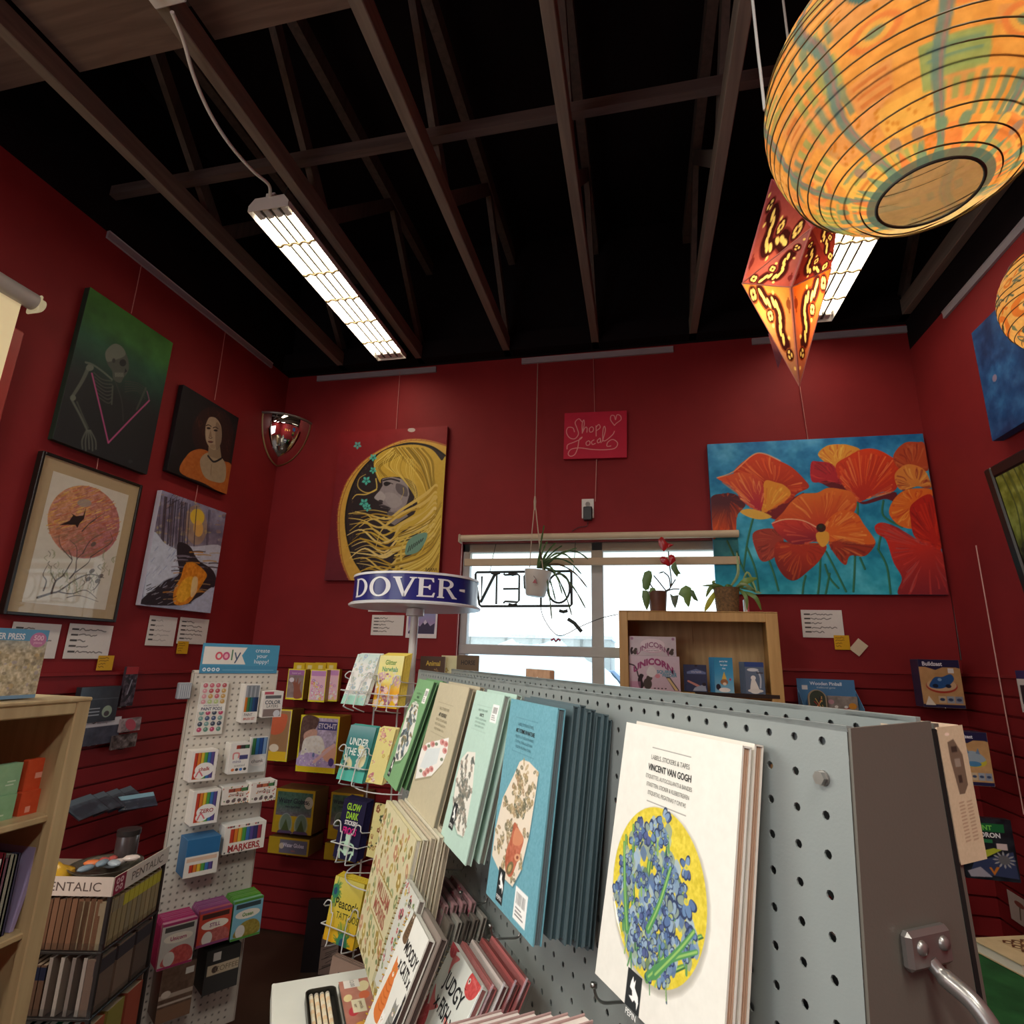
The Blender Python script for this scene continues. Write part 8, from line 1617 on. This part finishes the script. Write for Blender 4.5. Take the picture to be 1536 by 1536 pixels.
def stunt(p, a):
    p.img[:] = C(0x20252c); p.mottle(.1, 6, 3); p.rect(0, .08*a, .85, .22*a, 0x1f6a3c); p.text('STUNT', .42, .15*a, .13, 0x7ad05a, bold=.03); p.text('SQUADRON', .40, .27*a, .13, 0xe0e4e4, bold=.03); p.rect(0, .34*a, .6, .40*a, 0x2f7a4c); p.rect(.66, .40*a, .86, .5*a, 0xd8c4c0); p.poly([(.05, .62*a), (.6, .48*a), (.75, .5*a), (.3, .7*a)], 0xb8c03c); p.poly([(.2, .72*a), (.95, .52*a), (.98, .95*a), (.1, .9*a)], 0x3a4464)
    for i in range(12): an = i*PI/6; p.poly([(.76, .66*a), (.76+.17*math.cos(an-.12), .66*a+.13*math.sin(an-.12)), (.76+.22*math.cos(an), .66*a+.17*math.sin(an)), (.76+.17*math.cos(an+.12), .66*a+.13*math.sin(an+.12))], 0xa8a8a8)
    p.ell(.76, .66*a, .11, .09, 0x6a6a6e); p.poly([(.46, .8*a), (.54, .92*a), (.66, .78*a), (.6, .78*a), (.54, .86*a), (.5, .79*a)], 0xd07a2c); p.poly([(.05, .88*a), (.3, .8*a), (.5, .95*a), (.1, .97*a)], 0xa8a4b0)
o2 = item(F3, 'toy_bag', 'dark green and blue stunt toy pack, lowest on the right slats', 'toy', zk([(1150, 1255), (1440, 1285), (1530, 1690), (1120, 1640)]), 0, .03, stunt, 0x20242c, GLOSS)
for q in (o, o2): mt = q.matrix_world.translation; slat_hook(RIGHT, -mt.y-.012, mt.z-.002, XR-mt.x-.14)
M, w, h = BACK.quad(*zk([(75, 378), (445, 380), (480, 640), (110, 640)]), .12); tr = thing('pinball_tray', 'blue cardboard tray of wooden pinball toys on the right slats', 'display box', M)
p = Pt(w, h, 150, 0x4a7aa4, 1, h/w); p.text('Wooden Pinball', .5, .08, .085, 0xd8e4f0, bold=.02); p.text('traditional game', .5, .15, .05, 0xc0d4e4); p.rect(.08, .12, .18, .2, 0xd8d8d8)
mb = MB(); mb.box(0, w, .0004, .006, 0, h, 0x4a7aa4); p.put(mb, w, h); mb.build('header', PRINT, tr)
mb = MB(); mb.prism([(0, 0), (.09, 0), (.09, .06), (0, h*.75)], -.001, .001, 0x5a8ab0); mb.build('side_flap', PRINT, tr, M=Matrix.Rotation(-PI/2, 4, 'Z')); mb.build('side_flap', PRINT, tr, M=Matrix.Translation((w, 0, 0)) @ Matrix.Rotation(-PI/2, 4, 'Z'))
for x_ in (.2, .8): slat_hook(BACK, M.translation.x+w*x_, M.translation.z-.002, .2)
mb = MB(); mb.box(0, w, -.092, -.09, 0, .05, 0x5a8ab0); mb.box(0, w, -.09, 0, 0, .002, 0x5a8ab0); mb.build('front_lip', PRINT, tr)
def arch(label, x, rr, c1, c2, yy, hgt):
    q = [(-rr, 0), (rr, 0)]+[(rr*math.cos(a), hgt-rr+rr*math.sin(a)) for a in np.linspace(0, PI, 14)]; t = thing('pinball_toy', label, 'toy', M @ Matrix.Translation((x, yy, .004))); mb = MB(); mb.prism(q, 0, .012, c1); mb.build('wood_board', PRINT, t)
    q2 = [(a*.84, .01+b*.9) for a, b in q]; mb = MB(); mb.prism(q2, -.0015, .0, c2); r = random.Random(int(x*999))
    for k in range(14): mb.cyl((r.uniform(-.6, .6)*rr, -.004, r.uniform(.1, .8)*hgt), (r.uniform(-.6, .6)*rr*0+r.uniform(-.6, .6)*rr, -.0015, r.uniform(.1, .8)*hgt), .002, n=6, col=[0xa83a2c, 0xc8a860, 0x3a3a3a][k % 3])
    mb.build('play_face', PRINT, t)
arch('arched wooden pinball toy with a green face at the left of the blue tray', w*.27, w*.16, 0x9a8a70, 0x3a4438, -.06, h*.72)
p = Pt(w*.6, h*.62, 120, 0x8a8078, 1, 1.0); p.mottle(.12, 6, 3); p.rect(0, .7, 1, 1, 0xd8bc98); p.stroke([(.05, .75), (.5, .55), (.95, .4)], .04, 0xa83a2c)
for x, y in ((.28, .45), (.6, .45)): p.ell(x, y, .06, .06, 0xd8d4cc)
p.ell(.82, .4, .13, .13, 0xc8842c); p.ell(.12, .25, .1, .1, 0xb88a90); p.text('3.99', .5, .85, .1, 0x5a4a34)
card('pinball_card', 'printed pinball pack with an orange dial in the blue tray', 'toy', M @ Matrix.Translation((w*.46, -.04, .004)), w*.6*.85, h*.58, .01, p, 0x8a8078)
item(RIGHT, 'boxed_toy', 'dark white-edged box cut off at the right edge, mid height on the slats', 'toy', ((1527, 1012), (1560, 1000), (1566, 1068), (1531, 1072)), .08, .05, lambda p, a: (p.rect(0, 0, 1, .2*a, 0x2c2a5a), p.rect(.1, .35*a, .9, .8*a, 0x2a2a30)), 0xc8c0bc, GLOSS)
item(RIGHT, 'paper_print', 'small white print with a reddish drawing, low on the right slats', 'print', ((1511, 1343), (1545, 1346), (1549, 1392), (1519, 1386)), .03, .002, lambda p, a: (p.ell(.5, .3*a, .22, .1*a, 0x8a4a40), p.stroke([(.5, .4*a), (.45, .8*a)], .06, 0x6a5a4a)), 0xb8aaa0, PRINT)
# green cloth table with a book
TZ = .74; A = at_z(1455, 1407, TZ+.03); B = at_z(1497, 1449, TZ+.03); C3 = at_z(1536, 1403, TZ+.03)
tb = thing('cloth_table', 'table under a green cloth at the lower right edge of the view', 'table', (A.x, A.y, 0))
tx0 = at_z(1461, 1440, TZ).x-.05; mb = MB(); n = 26
x0_, x1_, y0_, y1_ = B.x-.10, XR-.03, B.y-.30, max(A.y, C3.y)+.03
U, Vv = np.meshgrid(np.linspace(0, 1, n), np.linspace(0, 1, n))
mb.box(x0_-A.x, x1_-A.x, y0_-A.y, y1_-A.y, TZ-.03, TZ-.002, 0x1f4a26, b=.004); mb.build('table_top', flat_mat('table_board', 0x5a4a3a, .6), tb)
for lx, ly in ((x0_+.04, y0_+.04), (x1_-.04, y0_+.04), (x0_+.04, y1_-.04), (x1_-.04, y1_-.04)):
    mb = MB(); mb.box(lx-A.x-.02, lx-A.x+.02, ly-A.y-.02, ly-A.y+.02, 0, TZ-.03, 0x4a3a2c, b=.003); mb.build('leg', PLASTIC, tb)
GC = flat_mat('green_cloth', 0x285a30, .85, spec=.15, vary=.35, scale=12, bump=.3, bscale=60)
mb = MB(); mb.box(x0_-.004, x1_, y0_-.004, y1_, TZ-.001, TZ+.002, 0x2f7a3c)
for (ax, ay), (bx, by) in (((x0_, y1_), (x0_, y0_)), ((x0_, y0_), (x1_, y0_))):
    m = 40; d = Vector((bx-ax, by-ay, 0)); nn = Vector((d.y, -d.x, 0)).normalized(); R = []
    for z, k in ((TZ+.002, 0), (TZ-.1, .6), (TZ-.35, 1.), (TZ-.6, 1.3)): R.append([Vector((ax, ay, z))+d*(i/m)-nn*(-.006-.014*k*(1+math.sin(i*1.3))) for i in range(m+1)])
    mb.rings(R, C(0x2f7a3c), closed=False)
mb.build('green_tablecloth', GC, None, 40, 'green cloth draped over the table at the lower right', 'tablecloth')
t = Vector((C3-A)).normalized(); ang = math.atan2(t.y, t.x); s_ = Vector((-t.y, t.x, 0)); dep = abs((B-A).dot(s_)); 
bk = thing('ornament_book', 'thick cream book with brown scroll ornament lying on the green cloth', 'book', Matrix.Translation((A.x, A.y, TZ+.003)) @ Matrix.Rotation(ang, 4, 'Z'))
wB, dB = .30, max(.10, dep); mb = MB(); mb.box(0, wB, -dB, 0, .024, .027, 0xc8b48c, b=.0008); mb.box(0, wB, -dB, 0, 0, .003, 0xb8a47c, b=.0008); mb.box(wB-.003, wB, -dB, 0, 0, .027, 0xb8a47c)
p = Pt(wB, dB, 220, 0xc4b088, wB/dB, 1); k = wB/dB; p.mottle(.04, 6, 2); p.rect(.45, .14, k-.1, .86, 0x8a6a44, .25)
for i in range(9):
    for j in range(4): x, y = .6+i*.2, .24+j*.18; p.ell(x, y, .085, .07, 0x5a3420); p.ell(x, y, .05, .04, 0xc4b088); p.stroke([(x-.1, y), (x, y-.09), (x+.1, y)], .025, 0x5a3420)
mb.M = Matrix.Translation((0, -dB, .0274)) @ Matrix.Rotation(-PI/2, 4, 'X'); p.put(mb, wB, dB); mb.M = Matrix.Identity(4); mb.build('cover', PRINT, bk)
mb = MB(); mb.box(.003, wB-.004, -dB+.003, -.003, .003, .024, 0xd8d0c0); mb.build('pages', PRINT, bk)
# ================================================================== paper lanterns
LANT = paper_lamp_mat('lit_rice_paper', .75)
def lantern(name, label, c, R, ring_r, paint, nribs, power, seed, cord, glow=(1, .74, .38)):
    t = thing(name, label, 'lantern', Matrix.Translation(c)); nx, ny = 420, 260; p = Pt(1.6, 1., 420); paint(p); H, W = p.img.shape[:2]
    b0 = math.acos(ring_r/R)
    def fn(u, v):                              # v=1 top, 0 bottom
        b = -b0+2*b0*v; a = u*2*PI; rr = R*np.cos(b)*(1-.006*np.cos(v*nribs*2*PI)); return np.stack([rr*np.cos(a), rr*np.sin(a), R*np.sin(b)], -1)
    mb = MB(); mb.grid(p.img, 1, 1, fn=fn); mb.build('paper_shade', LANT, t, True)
    mb = MB()
    for k in range(1, nribs): 
        b = -b0+2*b0*k/nribs; mb.tube([((R*1.001)*math.cos(b)*math.cos(a), (R*1.001)*math.cos(b)*math.sin(a), R*math.sin(b)+.004*math.sin(a*2+k)) for a in np.linspace(0, 2*PI, 65)], .0011, 5, 0x5a4a2a)
    mb.build('wire_rib', PLASTIC, t, True)
    for s in (-1, 1): mb = MB(); mb.tube([(ring_r*math.cos(a), ring_r*math.sin(a), s*R*math.sin(b0)) for a in np.linspace(0, 2*PI, 49)], .0022, 6, 0x3a3630); mb.build('rim_ring', PLASTIC, t, True)
    mb = MB(); mb.cyl((0, 0, R*.1), (0, 0, R*.5), .022, .016, 16, 0xe0dcd0); mb.build('lamp_socket', PLASTIC, t, 40)
    mb = MB(); mb.lathe([(.0, -.055), (.018, -.05), (.028, -.03), (.026, -.005), (.014, .02)], 16, 0xfff0d0, c=(0, 0, R*.08)); mb.build('bulb', emit_mat('bulb_%s' % seed, 0xffdca0, 4), t, True)
    mb = MB(); mb.tube([(0, 0, R*.45), (0, 0, R+.06), (.01, .01, R+.3), (0, 0, 3.32-c[2])], .0032, 8, 0xb0aca4); mb.build('cord', PLASTIC, t, True)
    lamp('lantern_glow', 'POINT', (c[0], c[1], c[2]-.01), power, glow, shadow_soft_size=.035)
    return t
def big(p):
    r = random.Random(31); nx, ny = p.nx, p.ny; f = fbm(ny, nx, 40, 3, 3); g = fbm(ny, nx, 9, 5)
    p.img = np.array(C(0xdfa660))*1.0+((f-.5)*.3)[..., None]*np.array([.6, .7, .6])
    p.mx, p.my, p.k = 16, 10, nx/16.; T_, O_, G_, Y_ = 0x6f9894, 0xe08a58, 0x8fae7c, 0xe6c070
    # collage panels: rows of textured tiles between slanting teal seams
    for i in range(16):
        for j in range(10):
            c = r.choice([O_, Y_, 0xe6aa62, 0xdc9a6a, 0xe8c88a, G_, 0xd9a070, 0xe8b878]); x, y = i+r.uniform(-.3, .3), j+r.uniform(-.3, .3); w, h = r.uniform(.6, 1.5), r.uniform(.5, 1.2)
            p.poly([(x, y), (x+w, y+r.uniform(-.2, .2)), (x+w+r.uniform(-.2, .2), y+h), (x, y+h+r.uniform(-.2, .2))], c, r.uniform(.5, .9), nz=.05, seed=i*10+j)
            k = r.random()
            if k < .30:
                for q in range(4): p.rect(x+.12+q*.26, y+.1, x+.26+q*.26, y+h-.1, r.choice([T_, G_]), .75)
            elif k < .5:
                for q in range(3): p.rect(x+.1, y+.12+q*.24, x+w-.1, y+.22+q*.24, r.choice([T_, 0xc87a4a, G_]), .7)
            elif k < .72:
                for q in range(3): p.ell(x+w*.5, y+h*.5, .42-.13*q, .36-.11*q, [O_, Y_, T_][q], 0, .8)
            elif k < .85:
                for q in range(24): p.ell(x+r.random()*w, y+r.random()*h, .05, .05, 0xc8843a, 0, .7)
            else: p.poly([(x+.1, y+h), (x+w*.5, y), (x+w, y+h), (x+w*.5, y+h*.7)], r.choice([T_, G_]), .8)
    for i in range(9):
        x = i*1.8+.3; p.stroke([(x, -.2), (x+.3, 2), (x-.1, 4), (x+.35, 6), (x+.15, 8), (x+.4, 10.2)], .22, 0x6a8f9c, .9); p.stroke([(x+.06, 0), (x+.34, 2), (x+.0, 4), (x+.38, 6), (x+.2, 8), (x+.4, 10)], .06, 0xa87a86, .7)
    for i in range(7):                         # masks with ringed eyes
        x, y = i*2.4+1.1, 3.4+1.2*math.sin(i*2); p.ell(x, y, .55, .95, 0x52808a, .15); p.ell(x, y, .45, .82, 0xe6cf9c, .15)
        for sx in (-.18, .18): p.ell(x+sx, y-.2, .15, .2, 0x52808a); p.ell(x+sx, y-.2, .08, .12, 0xe6cf9c)
        p.ell(x, y+.42, .22, .12, 0x52808a); p.ell(x, y+.42, .12, .05, O_)
    for i in range(26): a = i*16/26.; p.poly([(a, 10), (a+.3, 9.3), (a+.6, 10)], r.choice([T_, O_, 0x7aa090]), .9); p.ell(a+.3, 9.1, .16, .18, r.choice([T_, 0x9a8a90, Y_]), 0, .9)
    p.rect(0, 9.75, 16, 10, 0x4a6470, .8)
    u = np.abs((np.linspace(0, 1, nx)-.171+.5) % 1-.5); k = np.clip((.16-u)/.05, 0, 1)[None, :, None]*.8; p.img = p.img*(1-k)+np.array(C(0xf0e0b8))*k   # far side painted pale for the lit, unprinted inside seen through the opening
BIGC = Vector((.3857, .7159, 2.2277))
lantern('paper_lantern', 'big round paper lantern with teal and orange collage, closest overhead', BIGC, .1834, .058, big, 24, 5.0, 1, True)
def small(p):
    r = random.Random(5); p.img[:] = C(0xe8c284); p.mottle(.08, 20, 3); p.mx, p.my, p.k = 16, 10, p.nx/16.
    for i in range(220):
        x, y, k = r.uniform(0, 16), r.uniform(1, 9.5), r.random(); c = r.choice([0x6a8486, 0x7a8f86, 0xd88a4c, 0x56707a])
        if k < .35: p.ell(x, y, .26, .3, c); p.ell(x, y, .14, .17, 0xe8c284)
        elif k < .6: p.stroke([(x-.2, y), (x, y-.25), (x+.2, y)], .1, c)
        elif k < .8: p.poly([(x, y-.3), (x+.15, y), (x, y+.3), (x-.15, y)], c)
        else: p.rect(x-.2, y-.05, x+.2, y+.05, c)
    for i in range(8): p.ell(i*2+.8, 6.2, .8, .7, 0xdc8a4c); p.ell(i*2+.8, 6.2, .4, .35, 0xe8c284); p.ell(i*2+.8, 6.2, .2, .18, 0x56707a)
lantern('paper_lantern', 'small cream paper lantern with grey marks at the right edge', Vector((.975, 1.34, 2.275)), .140, .045, small, 18, 3.0, 2, True)
# ---- star lantern
D0 = 1.55
def SPt(px, py, d): return CAMP+ray(px, py).normalized()*(D0+d)
SC = SPt(1187, 415, .03); star = thing('star_lantern', 'folded red and orange paper star lantern hanging behind the big round one', 'lantern', Matrix.Translation(SC))
V_ = {k: SPt(*v)-SC for k, v in dict(C=(1187, 431, -.13), L=(1113, 425, 0), R=(1247, 402, .02), B=(1199, 579, -.03), F=(1217, 342, -.12), T=(1157, 268, .05), S=(1262, 296, .08), D=(1187, 420, .20), k1=(1152, 500, .03), k2=(1178, 522, .02), k3=(1172, 505, .14), K=(1167, 553, .10)).items()}
def facet(mb, A, B, Cc, c0, c1, seed, vine=True):     # triangle painted with a scalloped vine of lit pods
    n = 84; r = random.Random(seed); p = Pt(1, 1, n, c0, 1, 1); U, W = np.meshgrid(np.linspace(0, 1, n), np.linspace(0, 1, n))
    p.img[:] = np.array(C(c0))*(1-U[..., None])+np.array(C(c1))*U[..., None]; L = 0xf4e08a; Dk = 0x3c1a1c; E_ = mixc(c0, 0x4a1018, .55)
    if vine:
        vn = cr([(.07, .62), (.17, .50), (.16, .34), (.28, .26), (.44, .28), (.58, .20)], False, 9)
        for k in range(0, len(vn), 2): p.ell(vn[k][0], vn[k][1], .095, .11, E_)
        for k in range(0, len(vn), 2): p.ell(vn[k][0], vn[k][1], .075, .09, Dk)
        for k, q in enumerate(vn[1::5]): p.ell(q[0], q[1], .026, .066, L, .75+.1*k)
        for cx, cy, s_, m in ((.10, .78, .06, 4), (.68, .13, .045, 3), (.30, .46, .05, 4)):
            p.ell(cx, cy, s_*1.7, s_*1.8, E_); p.ell(cx, cy, s_*1.4, s_*1.5, Dk)
            for k in range(m): a = k*2*PI/m+.5; p.ell(cx+s_*.7*math.cos(a), cy+s_*.75*math.sin(a), s_*.42, s_*.6, L, a)
        for x, y in ((.82, .05), (.50, .12), (.06, .36), (.40, .42)): p.ell(x, y, .022, .026, L)
        p.ell(.16, .07, .05, .05, E_); p.stroke([(.1, .07), (.24, .07)], .02, E_)
    p.stroke([(0, .012), (1, .0)], .05, mixc(c0, 0xa86a80, .7))
    V = []; Fc = []; cols = []; st = [0]
    for i in range(n+1):
        st.append(st[-1]+n+1-i)
        for j in range(n+1-i): V.append(A+(B-A)*(i/n)+(Cc-A)*(j/n))
    for i in range(n):
        for j in range(n-i):
            c = p.img[min(n-1, j), min(n-1, i)]; Fc.append((st[i]+j, st[i+1]+j, st[i]+j+1)); cols.append(c)
            if i+j < n-1: Fc.append((st[i+1]+j, st[i+1]+j+1, st[i]+j+1)); cols.append(c)
    mb.add(V, Fc, np.array(cols))
for k, (nm, fs) in enumerate((('lower_point', [('C', 'B', 'L', 0xe2a050, 0xb88878), ('C', 'B', 'R', 0xdc6c28, 0xc07868), ('D', 'B', 'L', 0xa85858, 0x905060), ('D', 'B', 'R', 0xa85858, 0x905060)]),
        ('front_point', [('C', 'F', 'L', 0xa85450, 0xa07078), ('C', 'F', 'R', 0x8a3028, 0x7a3034)]), ('upper_point', [('L', 'T', 'F', 0xb05c54, 0x984a52), ('F', 'T', 'S', 0x9a4448, 0x8a4048), ('F', 'S', 'R', 0x8c3830, 0x7a3034), ('D', 'T', 'L', 0x984a50, 0x884450), ('D', 'S', 'R', 0x984a50, 0x884450), ('D', 'T', 'S', 0x984a50, 0x884450)]),
        ('rear_point', [('k1', 'K', 'k2', 0xa06878, 0x9a6478), ('k2', 'K', 'k3', 0x8a5868, 0x8a5868), ('k1', 'K', 'k3', 0x8a5868, 0x8a5868)]))):
    mb = MB()
    for i, (a, b_, c_, x, y) in enumerate(fs): facet(mb, V_[a], V_[b_], V_[c_], x, y, k*5+i, k != 3)
    mb.build(nm, LANT, star)
for a, b_ in (('C', 'B'), ('C', 'L'), ('C', 'R'), ('C', 'F'), ('L', 'F'), ('L', 'B'), ('R', 'B')):
    mb = MB(); mb.tube([V_[a], V_[b_]], .0014, 5, 0xb87468); mb.build('fold_edge', PLASTIC, star)
mb = MB(); top = (V_['T']+V_['S'])/2; mb.tube([top, top+Vector((0, 0, .1)), Vector((top.x, top.y, 3.32-SC.z))], .003, 8, 0xb8b4ac); mb.build('cord', PLASTIC, star, True)
lamp('star_glow', 'POINT', tuple(SC+Vector((0, 0, -.05))), 1.5, (1, .70, .36), shadow_soft_size=.025)
# loose cord at the left of the big lantern
mb = MB(); P = [at_y(1128, -10, .95), at_y(1133, 40, .95), at_y(1141, 110, .95), at_y(1147, 165, .95)]; P[0] = Vector((P[0].x, .95, 3.31)); mb.tube(cr([tuple(q) for q in P], False, 6), .003, 8, 0xb8b8b4); mb.build('lamp_cord', PLASTIC, None, True, 'grey lamp cord hanging beside the big round lantern', 'cord')
